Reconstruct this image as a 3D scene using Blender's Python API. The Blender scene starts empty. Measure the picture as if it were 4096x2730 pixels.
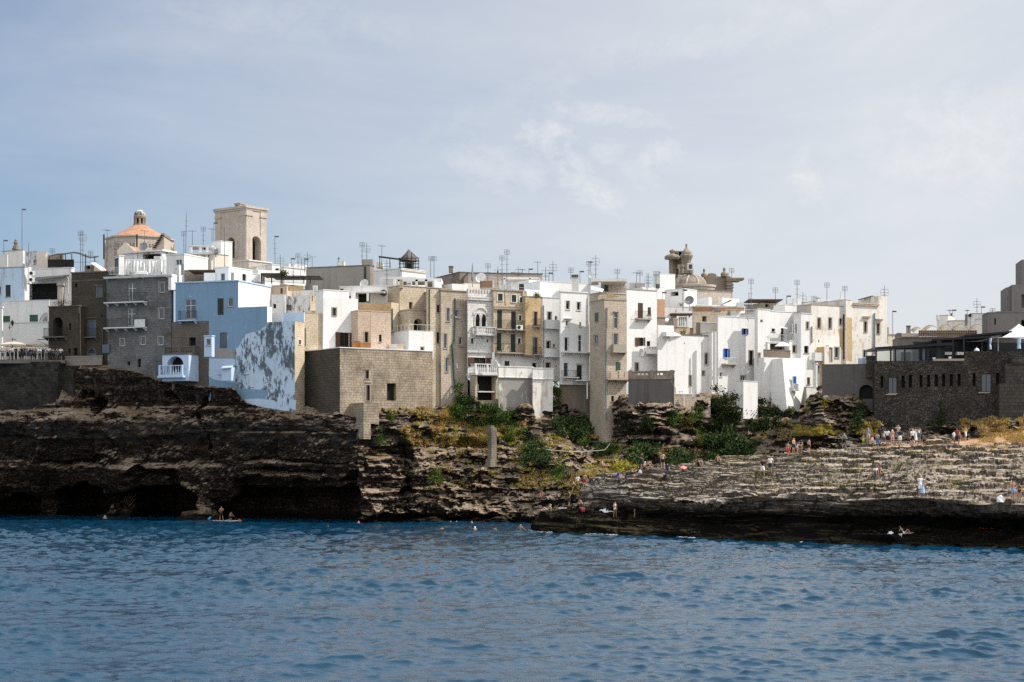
import bpy, bmesh, math, random
import numpy as np
from mathutils import Vector, Matrix
from mathutils.bvhtree import BVHTree
random.seed(7); rng = np.random.default_rng(7)
SC = bpy.context.scene; COL = SC.collection
FPX, CAMH, HOR = 6800.0, 8.0, 1818.0          # focal length and horizon row of the 4096 px photograph; eye 8 m above the sea
R = math.radians; PI = math.pi
CK = 1524/700.0
CROPS = dict(A=(0,780), B=(600,780), C=(1100,960), D=(1700,960), E=(2300,960), F=(2900,960), H=(3396,1000), Z=(0,0),
             K1=(0,1400), K2=(700,1400), K3=(1400,1500), K4=(2000,1500), K5=(2600,1500), K6=(3296,1500))
CUR = ['Z']
def crop(c): CUR[0] = c
def sx(cx): return cx if CUR[0]=='Z' else CROPS[CUR[0]][0]+cx/CK
def sy(cy): return cy if CUR[0]=='Z' else CROPS[CUR[0]][1]+cy/CK
def W(px, py, Y): return Vector(((px-2048)/FPX*Y, Y, CAMH+(HOR-py)/FPX*Y))
def at(cx, cy, Y): return W(sx(cx), sy(cy), Y)

# ---------------------------------------------------------------- objects
ORG = {}
def _org(p):
    return ORG[p.name] if p is not None else Vector((0,0,0))
def tag(o, label=None, cat=None, group=None, kind=None):
    if label: o['label'] = label
    if cat: o['category'] = cat
    if group: o['group'] = group
    if kind: o['kind'] = kind
    return o
def thing(name, label, cat, loc, group=None):
    o = bpy.data.objects.new(name, None); COL.objects.link(o)
    o.location = loc; o.empty_display_size = .2; ORG[o.name] = Vector(loc)
    return tag(o, label, cat, group)
class MB:
    def __init__(s): s.v=[]; s.f=[]; s.m=[]; s.mi=0
    def quad(s, *p):
        b=len(s.v); s.v.extend([tuple(q) for q in p]); s.f.append(tuple(range(b,b+len(p)))); s.m.append(s.mi)
    def raw(s, vs, fs):
        b=len(s.v); s.v.extend([tuple(q) for q in vs])
        for f in fs: s.f.append(tuple(b+i for i in f)); s.m.append(s.mi)
    def frame(s, o, ax, ay, az, lx, ly, lz):
        """box from corner o along three axis vectors"""
        o=Vector(o); a=Vector(ax)*lx; b=Vector(ay)*ly; c=Vector(az)*lz
        P=[o,o+a,o+a+b,o+b,o+c,o+a+c,o+a+b+c,o+b+c]
        F=[(0,3,2,1),(4,5,6,7),(0,1,5,4),(1,2,6,5),(2,3,7,6),(3,0,4,7)]
        if a.cross(b).dot(c)<0: F=[f[::-1] for f in F]
        s.raw(P,F)
    def box(s, x0,y0,z0,x1,y1,z1): s.frame((x0,y0,z0),(1,0,0),(0,1,0),(0,0,1),x1-x0,y1-y0,z1-z0)
    def tube(s, a, b, r, r2=None, n=6):
        a=Vector(a); b=Vector(b); d=(b-a)
        if d.length<1e-6: return
        d.normalize(); u=d.orthogonal().normalized(); w=d.cross(u); r2=r if r2 is None else r2
        vs=[]
        for q,rr in ((a,r),(b,r2)):
            for k in range(n):
                t=2*PI*k/n; vs.append(q+u*(rr*math.cos(t))+w*(rr*math.sin(t)))
        fs=[(k,(k+1)%n,n+(k+1)%n,n+k) for k in range(n)]+[tuple(range(n))[::-1],tuple(range(n,2*n))]
        s.raw(vs,fs)
    def path(s, pts, r, n=6):
        for a,b in zip(pts[:-1],pts[1:]): s.tube(a,b,r,None,n)
    def lathe(s, c, prof, n=16, a0=0.0, sq=1.0):
        """prof: list of (radius, z)"""
        c=Vector(c); vs=[]
        for (r,z) in prof:
            for k in range(n):
                t=a0+2*PI*k/n; vs.append((c.x+r*math.cos(t), c.y+r*sq*math.sin(t), c.z+z))
        fs=[]
        for i in range(len(prof)-1):
            for k in range(n):
                fs.append((i*n+k, i*n+(k+1)%n, (i+1)*n+(k+1)%n, (i+1)*n+k))
        fs.append(tuple(range(n))[::-1]); m=(len(prof)-1)*n; fs.append(tuple(range(m,m+n)))
        s.raw(vs,fs)
    def build(s, name, mat, parent=None, smooth=False):
        o=_org(parent); me=bpy.data.meshes.new(name)
        V=np.array(s.v,dtype=np.float64).reshape(-1,3)
        me.from_pydata((V-np.array(o)).tolist(),[],s.f)
        mats = mat if isinstance(mat,(list,tuple)) else [mat]
        for q in mats: me.materials.append(q)
        if len(mats)>1: me.polygons.foreach_set('material_index', s.m)
        uv_metres(me)
        if smooth: me.polygons.foreach_set('use_smooth',[True]*len(me.polygons))
        ob=bpy.data.objects.new(name,me); COL.objects.link(ob)
        if parent is not None: ob.parent=parent
        ORG[ob.name]=o.copy()
        return ob
def uv_metres(me):
    nl=len(me.loops)
    if nl==0: return
    co=np.empty(len(me.vertices)*3); me.vertices.foreach_get('co',co); co=co.reshape(-1,3)
    li=np.empty(nl,dtype=np.int64); me.loops.foreach_get('vertex_index',li)
    nf=len(me.polygons); nr=np.empty(nf*3); me.polygons.foreach_get('normal',nr); nr=nr.reshape(-1,3)
    lt=np.empty(nf,dtype=np.int64); me.polygons.foreach_get('loop_total',lt)
    n=np.repeat(nr,lt,axis=0); p=co[li]
    h=np.hypot(n[:,0],n[:,1]); h[h<1e-9]=1
    t=np.stack([-n[:,1]/h,n[:,0]/h],1)
    flat=np.abs(n[:,2])>.75
    u=np.where(flat,p[:,0],p[:,0]*t[:,0]+p[:,1]*t[:,1]); v=np.where(flat,p[:,1],p[:,2])
    uv=me.uv_layers.new(name='uv'); uv.data.foreach_set('uv',np.stack([u,v],1).ravel())
def grid_mesh(name, P, mat, kind='structure', smooth=True, flip=False):
    """P (nv,nu,3) -> one sheet"""
    nv,nu,_=P.shape
    me=bpy.data.meshes.new(name)
    idx=np.arange(nv*nu).reshape(nv,nu)
    a,b,c,d=idx[:-1,:-1],idx[:-1,1:],idx[1:,1:],idx[1:,:-1]
    F=np.stack([a,b,c,d],-1).reshape(-1,4)
    if flip: F=F[:,::-1]
    me.vertices.add(nv*nu); me.vertices.foreach_set('co',P.reshape(-1).astype(np.float32))
    me.loops.add(F.size); me.loops.foreach_set('vertex_index',F.ravel().astype(np.int32))
    me.polygons.add(len(F)); me.polygons.foreach_set('loop_start',np.arange(0,F.size,4,dtype=np.int32))
    me.polygons.foreach_set('use_smooth',[smooth]*len(F))
    me.update(calc_edges=True); me.materials.append(mat)
    ob=bpy.data.objects.new(name,me); COL.objects.link(ob); ORG[ob.name]=Vector((0,0,0))
    if kind: ob['kind']=kind
    return ob, F

# ---------------------------------------------------------------- noise in numpy
def _h(i,j,k,s):
    with np.errstate(over='ignore'):
        n=(i*374761393+j*668265263+k*1274126177+s*974634541).astype(np.uint64)&np.uint64(0xffffffff)
        n=((n^(n>>np.uint64(13)))*np.uint64(1274126177))&np.uint64(0xffffffff)
        n=(n^(n>>np.uint64(16)))
    return n.astype(np.float64)/4294967295.0*2-1
def vnoise(x,y,z,s=0):
    x=np.asarray(x,float); y=np.asarray(y,float)+0*x; z=np.asarray(z,float)+0*x
    i,j,k=np.floor(x).astype(np.int64),np.floor(y).astype(np.int64),np.floor(z).astype(np.int64)
    u,v,w=x-i,y-j,z-k
    u=u*u*(3-2*u); v=v*v*(3-2*v); w=w*w*(3-2*w)
    def L(dj,dk): a=_h(i,j+dj,k+dk,s); return a+(_h(i+1,j+dj,k+dk,s)-a)*u
    a=L(0,0); a=a+(L(1,0)-a)*v; b=L(0,1); b=b+(L(1,1)-b)*v
    return a+(b-a)*w
def fbm(x,y,z,o=4,s=0):
    r=0; a=1.0; t=0
    for q in range(o):
        r=r+a*vnoise(x,y,z,s+q*17); t+=a; a*=.5; x=np.asarray(x)*2.03+3.1; y=np.asarray(y)*2.03+1.7; z=np.asarray(z)*2.03+5.3
    return r/t*1.6
def worley(x,y,s=0):
    """nearest jittered cell: (hash of the cell, distance to the border between cells)"""
    i=np.floor(x).astype(np.int64); j=np.floor(y).astype(np.int64); z=i*0; d1=np.full(x.shape,9.); d2=np.full(x.shape,9.); hh=np.zeros(x.shape)
    for a in (-1,0,1):
        for b in (-1,0,1):
            u=i+a; v=j+b; px=u+.5+.45*_h(u,v,z,s); py=v+.5+.45*_h(u,v,z+1,s); d=np.hypot(x-px,y-py); n=d<d1
            d2=np.where(n,d1,np.minimum(d2,d)); hh=np.where(n,_h(u,v,z+2,s),hh); d1=np.where(n,d,d1)
    return hh,d2-d1
def sstep(a,b,x):
    t=np.clip((x-a)/(b-a),0,1); return t*t*(3-2*t)
def resample(rows, n):
    """rows (k, ..., 3): monotone arc-length resample along axis 0 to n"""
    rows=np.asarray(rows,float); k=len(rows)
    d=np.sqrt(((rows[1:]-rows[:-1])**2).sum(-1)); d=d.reshape(k-1,-1).mean(1)
    s=np.concatenate([[0],np.cumsum(d)]); t=np.linspace(0,s[-1],n)
    i=np.clip(np.searchsorted(s,t,side='right')-1,0,k-2); w=(t-s[i])/(s[i+1]-s[i])
    w=w.reshape((-1,)+(1,)*(rows.ndim-1))
    return rows[i]*(1-w)+rows[i+1]*w

# ---------------------------------------------------------------- materials
class NT:
    def __init__(s, mat):
        mat.use_nodes=True; s.t=mat.node_tree; s.t.nodes.clear()
    def n(s, ty, ins=None, **kw):
        nd=s.t.nodes.new(ty)
        for k,v in kw.items(): setattr(nd,k,v)
        for k,v in (ins or {}).items():
            q=nd.inputs[k]
            if isinstance(v,bpy.types.NodeSocket): s.t.links.new(v,q)
            else: q.default_value=v
        return nd
    def noise(s, vec, scale, detail=4, rough=.55, out='Fac', dist=0.0):
        return s.n('ShaderNodeTexNoise',{'Vector':vec,'Scale':scale,'Detail':detail,'Roughness':rough,'Distortion':dist}).outputs[out]
    def ramp(s, fac, *st, interp='LINEAR'):
        nd=s.n('ShaderNodeValToRGB',{'Fac':fac}); e=nd.color_ramp.elements; nd.color_ramp.interpolation=interp
        while len(e)<len(st): e.new(.5)
        for q,(p,c) in zip(e,st):
            q.position=p; q.color=(c,c,c,1) if isinstance(c,(int,float)) else (*c[:3],1)
        return nd.outputs['Color']
    def mix(s, fac, a, b, mode='MIX'):
        nd=s.n('ShaderNodeMix',data_type='RGBA',blend_type=mode)
        for i,v in ((0,fac),(6,a),(7,b)):
            q=nd.inputs[i]
            if isinstance(v,bpy.types.NodeSocket): s.t.links.new(v,q)
            else: q.default_value = v if i==0 else (*v[:3],1) if not isinstance(v,(int,float)) else (v,v,v,1)
        return nd.outputs[2]
    def math(s, op, a, b=0.0, c=0.0):
        nd=s.n('ShaderNodeMath',operation=op)
        for i,v in enumerate((a,b,c)):
            if isinstance(v,bpy.types.NodeSocket): s.t.links.new(v,nd.inputs[i])
            else: nd.inputs[i].default_value=v
        return nd.outputs[0]
    def mapping(s, vec, scale=(1,1,1), loc=(0,0,0)):
        return s.n('ShaderNodeMapping',{'Vector':vec,'Scale':scale,'Location':loc}).outputs[0]
    def coord(s, w='Object'): return s.n('ShaderNodeTexCoord').outputs[w]
    def geo(s, w='Position'): return s.n('ShaderNodeNewGeometry').outputs[w]
    def bump(s, h, strength=.5, dist=.05):
        return s.n('ShaderNodeBump',{'Height':h,'Strength':strength,'Distance':dist}).outputs[0]
    def out(s, col, rough=.9, normal=None, metallic=0.0, spec=.3, **extra):
        b=s.n('ShaderNodeBsdfPrincipled')
        def put(k,v):
            q=b.inputs[k]
            if isinstance(v,bpy.types.NodeSocket): s.t.links.new(v,q)
            elif k=='Base Color' or k=='Emission Color': q.default_value=(*v[:3],1)
            else: q.default_value=v
        put('Base Color',col); put('Roughness',rough); put('Metallic',metallic); put('Specular IOR Level',spec)
        if normal is not None: put('Normal',normal)
        for k,v in extra.items(): put(k,v)
        o=s.n('ShaderNodeOutputMaterial',{'Surface':b.outputs[0]}); return b
def M(name): return bpy.data.materials.new(name)
_mc={}
def plain(name, col, rough=.7, metallic=0.0, var=.15, scale=3.0, **kw):
    if name in _mc: return _mc[name]
    m=M(name); t=NT(m); p=t.geo()
    f=t.noise(p,scale,3)
    c=t.mix(t.ramp(f,(.3,0),(.7,1)), [q*(1-var) for q in col], [min(1,q*(1+var)) for q in col])
    t.out(c,rough,None,metallic,**kw); _mc[name]=m; return m
def plaster(name, col, dirt=(.33,.30,.26), amt=.5, peel=None, pcol=(.26,.25,.24), pscale=.5, bumpy=.4, streak=.5, grime=(.30,.28,.25), zb=None):
    """painted render: blotches, dark runs from above, worn patches showing what is under the paint"""
    if name in _mc: return _mc[name]
    m=M(name); t=NT(m); p=t.geo()
    a=t.noise(p,.35,5,.6); b=t.noise(p,2.2,5,.65)
    c=t.mix(t.ramp(a,(.35,0),(.7,.5)), col, [q*.86 for q in col])
    st=t.noise(t.mapping(p,(1.6,1.6,.12)),1.0,5,.62)
    c=t.mix(t.math('MULTIPLY',t.ramp(st,(.52,0),(.74,1)),streak), c, grime)
    c=t.mix(t.math('MULTIPLY',t.ramp(b,(.60,0),(.72,1)),amt), c, dirt)
    if peel is not None:
        k=t.noise(t.mapping(p,(1,1,.6)),pscale,8,.68); fine=t.noise(t.mapping(p,(1.2,1.2,.42)),2.2,6,.75)
        f=t.math('ADD',t.math('MULTIPLY',k,.5),t.math('MULTIPLY',fine,.5))
        f=t.ramp(f,(peel-.022,0),(peel+.022,1))
        pc=t.mix(t.noise(p,1.5,4), [q*.75 for q in pcol],[q*1.25 for q in pcol])
        c=t.mix(f,c,pc)
    h=t.math('ADD',t.math('MULTIPLY',t.noise(p,1.3,4),.6),t.math('MULTIPLY',t.noise(p,9,4),.25))
    t.out(c,.92,t.bump(h,bumpy,.08),spec=.15); _mc[name]=m; return m
def stone(name, c1, c2, mortar, bw=.55, bh=.27, amt=.5, dark=(.08,.07,.06), pale=None, bumpy=.8, msize=.018, whit=None, var=.45, wcol=(.72,.70,.66)):
    """squared blocks in courses with uneven joints, stains and odd-coloured blocks"""
    if name in _mc: return _mc[name]
    m=M(name); t=NT(m); uv=t.coord('UV'); p=t.geo()
    wob=t.noise(p,1.1,3,out='Color')
    u=t.n('ShaderNodeVectorMath',{0:uv,1:t.n('ShaderNodeVectorMath',{0:wob,1:(.22,.16,.2)},operation='MULTIPLY').outputs[0]},operation='ADD').outputs[0]
    br=t.n('ShaderNodeTexBrick',{'Vector':u,'Color1':(*c1,1),'Color2':(*c2,1),'Mortar':(*mortar,1),'Scale':1.0,'Mortar Size':msize,'Mortar Smooth':.6,'Bias':0.0,'Brick Width':bw,'Row Height':bh})
    br.offset=.5; br.squash=.75; br.squash_frequency=3
    c=br.outputs['Color']
    b2=t.n('ShaderNodeTexBrick',{'Vector':u,'Color1':(0,0,0,1),'Color2':(1,1,1,1),'Mortar':(.5,.5,.5,1),'Scale':1.0,'Mortar Size':0.0,'Bias':-.35,'Brick Width':bw,'Row Height':bh}); b2.offset=.5; b2.squash=.75; b2.squash_frequency=3
    c=t.mix(t.math('MULTIPLY',b2.outputs['Color'],var), c, [q*.42 for q in c1])
    a=t.noise(p,.45,6,.65); f=t.noise(p,4.5,5,.7)
    c=t.mix(t.math('MULTIPLY',t.ramp(a,(.45,0),(.68,1)),amt), c, dark)
    if pale: c=t.mix(t.math('MULTIPLY',t.ramp(t.noise(p,.6,6,.7),(.5,0),(.62,1)),.85), c, pale)
    if whit is not None:
        k=t.math('ADD',t.math('MULTIPLY',t.noise(p,.4,6,.6),.7),t.math('MULTIPLY',t.noise(p,3.,5,.7),.3))
        c=t.mix(t.ramp(k,(whit-.03,0),(whit+.03,1)), c, wcol)
    c=t.mix(t.math('MULTIPLY',t.ramp(f,(.35,1),(.6,0)),.55), c, [q*.45 for q in c1])
    h=t.math('ADD',t.math('MULTIPLY',br.outputs['Fac'],-1.0),t.math('MULTIPLY',t.noise(p,5,5,.7),.9))
    t.out(c,.95,t.bump(h,bumpy*.5,.05),spec=.1); _mc[name]=m; return m
def rubble(name, cols, gap=(.02,.018,.016), scale=2.2, bumpy=.9):
    if name in _mc: return _mc[name]
    m=M(name); t=NT(m); p=t.geo()
    w=t.n('ShaderNodeVectorMath',{0:p,1:t.n('ShaderNodeVectorMath',{0:t.noise(p,1.5,3,out='Color'),1:(.35,.35,.35)},operation='MULTIPLY').outputs[0]},operation='ADD').outputs[0]
    mp=t.mapping(w,(1,1,1.7))
    v=t.n('ShaderNodeTexVoronoi',{'Vector':mp,'Scale':scale}); e=t.n('ShaderNodeTexVoronoi',{'Vector':mp,'Scale':scale},feature='DISTANCE_TO_EDGE')
    r=t.n('ShaderNodeSeparateColor',{0:v.outputs['Color']}).outputs[0]
    c=t.ramp(r,(0,cols[0]),(.5,cols[1]),(1,cols[2]))
    c=t.mix(t.ramp(t.noise(p,.4,5),(.4,0),(.7,.6)),c,[q*.5 for q in cols[0]])
    c=t.mix(t.ramp(e.outputs['Distance'],(0.02,1),(.08,0)),c,gap)
    h=t.math('ADD',t.ramp(e.outputs['Distance'],(0,0),(.15,1)),t.math('MULTIPLY',t.noise(p,6,5,.7),.7))
    t.out(c,.95,t.bump(h,bumpy,.12),spec=.1); _mc[name]=m; return m
def rock(name, dark, mid, pale, rust, ztide=None, up=None, upamt=.8, hsc=1.0, moss=None, bed=None, dirt=None, upmin=.35):
    if name in _mc: return _mc[name]
    m=M(name); t=NT(m); p=t.geo()
    pw=t.n('ShaderNodeVectorMath',{0:p,1:t.n('ShaderNodeVectorMath',{0:t.noise(p,.5,3,out='Color'),1:(.8,.8,.5)},operation='MULTIPLY').outputs[0]},operation='ADD').outputs[0]
    strat=t.noise(t.mapping(pw,(.18,.18,2.2)),1.0,7,.68)
    blot=t.noise(p,.55,7,.66); fine=t.noise(t.mapping(p,(1,1,1.6)),3.2,7,.72)
    c=t.ramp(t.math('ADD',t.math('MULTIPLY',strat,.32),t.math('MULTIPLY',fine,.68)),(.36,dark),(.5,mid),(.64,pale))
    c=t.mix(t.ramp(t.noise(p,.33,6,.6,dist=.6),(.52,0),(.68,.75)),c,rust)
    vs=t.noise(t.mapping(p,(1.3,1.3,.1)),1.0,6,.65)
    c=t.mix(t.ramp(vs,(.5,0),(.7,.75)),c,[q*.35 for q in dark])
    c=t.mix(t.ramp(blot,(.55,0),(.7,.55)),c,pale)
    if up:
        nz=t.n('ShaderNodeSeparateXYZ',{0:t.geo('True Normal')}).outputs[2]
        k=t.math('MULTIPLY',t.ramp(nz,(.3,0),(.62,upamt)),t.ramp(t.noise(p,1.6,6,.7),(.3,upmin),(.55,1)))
        c=t.mix(k,c,t.mix(t.ramp(t.noise(p,.35,5),(.4,0),(.62,1)),up[0],up[1]))  # tops paler and steep faces darker: overhead light painted into the colour
    xyz=t.n('ShaderNodeSeparateXYZ',{0:p}); z=xyz.outputs[2]
    if bed:
        zb=t.math('ADD',z,t.math('MULTIPLY',t.math('SUBTRACT',t.noise(p,.25,5,.7),.5),3.0))
        f=t.math('MULTIPLY',t.n('ShaderNodeMapRange',{0:zb,1:bed[0]-.3,2:bed[0]+.2,3:0.0,4:1.0}).outputs[0],t.n('ShaderNodeMapRange',{0:zb,1:bed[1]-.2,2:bed[1]+.5,3:1.0,4:0.0}).outputs[0])
        c=t.mix(t.math('MULTIPLY',f,t.ramp(t.noise(t.mapping(p,(1,1,.5)),.7,6,.7),(.42,0),(.6,.75))),c,bed[2])
    if dirt:
        f=t.math('MULTIPLY',t.n('ShaderNodeMapRange',{0:xyz.outputs[0],1:33.0,2:45.0,3:0.0,4:1.0}).outputs[0],t.n('ShaderNodeMapRange',{0:xyz.outputs[1],1:166.0,2:173.0,3:0.0,4:1.0}).outputs[0])
        nz2=t.n('ShaderNodeSeparateXYZ',{0:t.geo('True Normal')}).outputs[2]
        c=t.mix(t.math('MULTIPLY',t.math('MULTIPLY',f,t.ramp(nz2,(.6,0),(.85,1))),t.ramp(t.noise(p,.4,5,.6),(.3,.6),(.55,1))),c,dirt)
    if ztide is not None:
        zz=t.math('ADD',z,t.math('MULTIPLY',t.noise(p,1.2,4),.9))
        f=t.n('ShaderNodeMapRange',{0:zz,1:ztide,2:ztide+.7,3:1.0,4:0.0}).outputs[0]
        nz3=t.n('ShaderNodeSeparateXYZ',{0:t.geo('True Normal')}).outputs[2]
        c=t.mix(f,c,t.mix(t.math('MULTIPLY',t.ramp(nz3,(.45,0),(.85,1)),t.ramp(t.noise(p,1.5,6,.7),(.3,.2),(.62,1))),(.0075,.006,.005),moss or (.03,.026,.012)))  # splash-zone black and olive; black on steep faces also paints in their shade
    crack=t.n('ShaderNodeTexVoronoi',{'Vector':t.mapping(pw,(.16,.16,1.1)),'Scale':1.5*hsc},feature='DISTANCE_TO_EDGE').outputs['Distance']
    c=t.mix(t.ramp(crack,(0,.5),(.035,0)),c,[q*.3 for q in dark])
    h=t.math('ADD',t.math('MULTIPLY',fine,1.2),t.math('ADD',t.math('MULTIPLY',strat,.8),t.math('MULTIPLY',t.ramp(crack,(0,0),(.08,1)),.35)))
    t.out(c,.95,t.bump(h,.9,.22),spec=.1); _mc[name]=m; return m
def leafy(name, a, b, c3, rough=.8):
    if name in _mc: return _mc[name]
    m=M(name); t=NT(m); p=t.geo()
    isl=t.n('ShaderNodeNewGeometry').outputs['Random Per Island']
    f=t.math('ADD',t.math('MULTIPLY',isl,.55),t.math('MULTIPLY',t.noise(p,.9,3),.5))
    c=t.ramp(f,(.2,a),(.5,b),(.85,c3))
    bs=t.out(c,rough,spec=.08); bs.inputs['Subsurface Weight'].default_value=0.0
    _mc[name]=m; return m
# ---------------------------------------------------------------- camera, light, sky
cam=bpy.data.cameras.new('camera'); cam.sensor_width=36.0; cam.lens=FPX/4096*36.0
cam.shift_y=(HOR-1365.0)/4096.0; cam.clip_start=.5; cam.clip_end=6000
co=bpy.data.objects.new('camera',cam); COL.objects.link(co); co.location=(0,0,CAMH); co.rotation_euler=(R(90),0,0); SC.camera=co
SUN_EL=R(47); SUN_AZ=R(-3)                     # the sun stands to the right of the view
sl=bpy.data.lights.new('sun','SUN'); sl.energy=3.9; sl.angle=R(.5); sl.color=(1,.945,.87)
so=bpy.data.objects.new('sun',sl); COL.objects.link(so)
sd=Vector((math.cos(SUN_EL)*math.cos(SUN_AZ), math.cos(SUN_EL)*math.sin(SUN_AZ), math.sin(SUN_EL)))
so.rotation_euler=(-sd).to_track_quat('-Z','Y').to_euler(); so.location=(60,40,80)
w=bpy.data.worlds.new('World'); SC.world=w; w.use_nodes=True; nt=w.node_tree; nt.nodes.clear()
t=NT.__new__(NT); t.t=nt
sky=t.n('ShaderNodeTexSky'); sky.sky_type='NISHITA'; sky.sun_disc=False; sky.sun_elevation=SUN_EL; sky.sun_rotation=R(90)-SUN_AZ
sky.altitude=0; sky.air_density=1.0; sky.dust_density=.6; sky.ozone_density=2.2
g=t.coord('Generated'); sp=t.n('ShaderNodeSeparateXYZ',{0:g}); X,Y_,Z_=sp.outputs[0],sp.outputs[1],sp.outputs[2]
sat=t.n('ShaderNodeHueSaturation',{'Hue':.5,'Saturation':1.0,'Value':.66,'Color':sky.outputs[0]}).outputs[0]
# thin veil, thicker to the right, and a few small cumulus
veil=t.noise(t.mapping(g,(2.2,2.2,7.0)),1.6,6,.6,dist=.4)
right=t.n('ShaderNodeMapRange',{0:t.math('ADD',X,t.math('MULTIPLY',Z_,.35)),1:-.27,2:.27,3:0.0,4:1.0}).outputs[0]
vf=t.math('MULTIPLY',t.n('ShaderNodeMapRange',{0:Z_,1:.36,2:.75,3:1.0,4:.45}).outputs[0],t.math('ADD',t.math('MULTIPLY',right,.74),t.math('MULTIPLY',t.ramp(veil,(.35,0),(.75,1)),.30)))
sat=t.mix(1.0,sat,(.90,.955,1.05),'MULTIPLY')
c=t.mix(vf,sat,(5.05,5.17,5.33))
A_=t.math('DIVIDE',X,t.math('MAXIMUM',Y_,.05)); B_c=t.math('DIVIDE',Z_,t.math('MAXIMUM',Y_,.05))
ragged=t.math('ADD',t.math('MULTIPLY',t.noise(t.mapping(g,(1,1,1.25)),34.0,8,.68,dist=.9),.62),t.math('MULTIPLY',t.noise(t.mapping(g,(1,1,1.5)),95.0,6,.7,dist=.6),.38))
acc=None
for (px,py,rx,ry,rot,op) in ((2195,555,95,60,20,.55),(2285,680,120,60,50,.62),(2385,765,110,50,35,.6),(1960,660,170,75,15,.28),(2130,700,60,60,0,.3),(2440,612,80,40,10,.42),(2640,622,75,42,-10,.48),(2580,715,110,40,35,.34),(3235,715,55,85,-20,.48),(3890,560,240,170,0,.36),(3800,480,90,60,0,.40),(2420,458,190,32,8,.36),(3000,110,640,70,-14,.22),(2300,300,520,60,-22,.14),(3650,640,200,80,20,.26),(1200,80,420,60,5,.16)):
    a0,b0=(px-2048)/FPX,(HOR-py)/FPX; q=R(-rot); u_=t.math('SUBTRACT',A_,a0); v_=t.math('SUBTRACT',B_c,b0)
    e1=t.math('DIVIDE',t.math('ADD',t.math('MULTIPLY',u_,math.cos(q)),t.math('MULTIPLY',v_,math.sin(q))),rx/FPX); e2=t.math('DIVIDE',t.math('SUBTRACT',t.math('MULTIPLY',v_,math.cos(q)),t.math('MULTIPLY',u_,math.sin(q))),ry/FPX)
    d_=t.math('ADD',t.math('MULTIPLY',e1,e1),t.math('MULTIPLY',e2,e2))
    m_=t.n('ShaderNodeMapRange',{0:t.math('ADD',t.math('MULTIPLY',d_,.34),t.math('MULTIPLY',t.math('SUBTRACT',ragged,.5),-4.6)),1:.62,2:-.55,3:0.0,4:op}).outputs[0]
    acc=m_ if acc is None else t.math('MAXIMUM',acc,m_)
c=t.mix(acc,c,(6.0,5.95,5.8))
hi=t.n('ShaderNodeMapRange',{0:Z_,1:.28,2:.52,3:0.0,4:.5}).outputs[0]
c=t.mix(hi,c,(5.1,7.2,8.8))  # added: brighter sky out of view overhead, for paler reflections on the sea
# added fill: invented bright bank of sky behind the viewer, lifts shaded faces
bank=t.math('MULTIPLY',t.n('ShaderNodeMapRange',{0:Y_,1:.02,2:-.45,3:0.0,4:.74}).outputs[0],t.ramp(t.noise(g,2.2,5,.6),(.25,.55),(.6,1)))
c=t.mix(bank,c,(9.6,9.5,9.4))
bg=t.n('ShaderNodeBackground',{'Color':c,'Strength':.112})
t.n('ShaderNodeOutputWorld',{'Surface':bg.outputs[0]})
vs=SC.view_settings; vs.view_transform='Standard'; vs.look='None'; vs.exposure=.50; vs.gamma=1.0; vs.use_curve_mapping=False
SC.cycles.sample_clamp_direct=4.0; SC.cycles.sample_clamp_indirect=3.0; SC.cycles.max_bounces=5; SC.cycles.diffuse_bounces=3; SC.cycles.glossy_bounces=3; SC.cycles.transparent_max_bounces=6
SC.cycles.use_denoising=False

# ---------------------------------------------------------------- the sea
mw=M('sea_water'); t=NT(mw); p=t.geo()
b1=t.noise(t.mapping(p,(1.0,1.4,1)),4.2,4,.6); b2=t.noise(t.mapping(p,(1.0,1.4,1)),12.0,3,.6)
deep=t.mix(t.noise(t.mapping(p,(.04,.1,1)),1.0,4),(.0014,.022,.047),(.0040,.039,.078))
t.out(deep,.06,t.bump(t.math('ADD',b1,t.math('MULTIPLY',b2,.25)),.45,.05),spec=.5,IOR=1.48)
def waves(X,Yg):
    dx=np.zeros_like(X); dy=np.zeros_like(X); z=np.zeros_like(X)
    gust=np.clip(1.0+.45*fbm(X*.025,Yg*.05,0,3,5)+.35*fbm(X*.12,Yg*.2,0,2,6),.5,1.6)
    rs=np.random.default_rng(3)
    for q in range(60):
        lam=.38*(3.0/.38)**((q+.5)/60); k=2*PI/lam
        th=R(-94)+rs.normal(0,.50); cx,cy=math.cos(th),math.sin(th)
        A=gust*.0060*lam**.86*(.4+1.2*rs.random()); w=k*(cx*X+cy*Yg)+rs.random()*2*PI
        z+=A*np.sin(w); c=np.cos(w)*A; dx+=c*cx; dy+=c*cy
    for lam,a,th in ((3.6,.012,-84),(5.1,.016,-100),(7.3,.020,-80),(11.0,.03,-112)):
        k=2*PI/lam; th=R(th); z+=a*np.sin(k*(math.cos(th)*X+math.sin(th)*Yg)+lam)
    sg=z.std(); q=np.clip(z/sg-.2,0,2.2); z=z+.19*sg*q*q
    return np.stack([X+dx,Yg+dy,z],-1)
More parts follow.
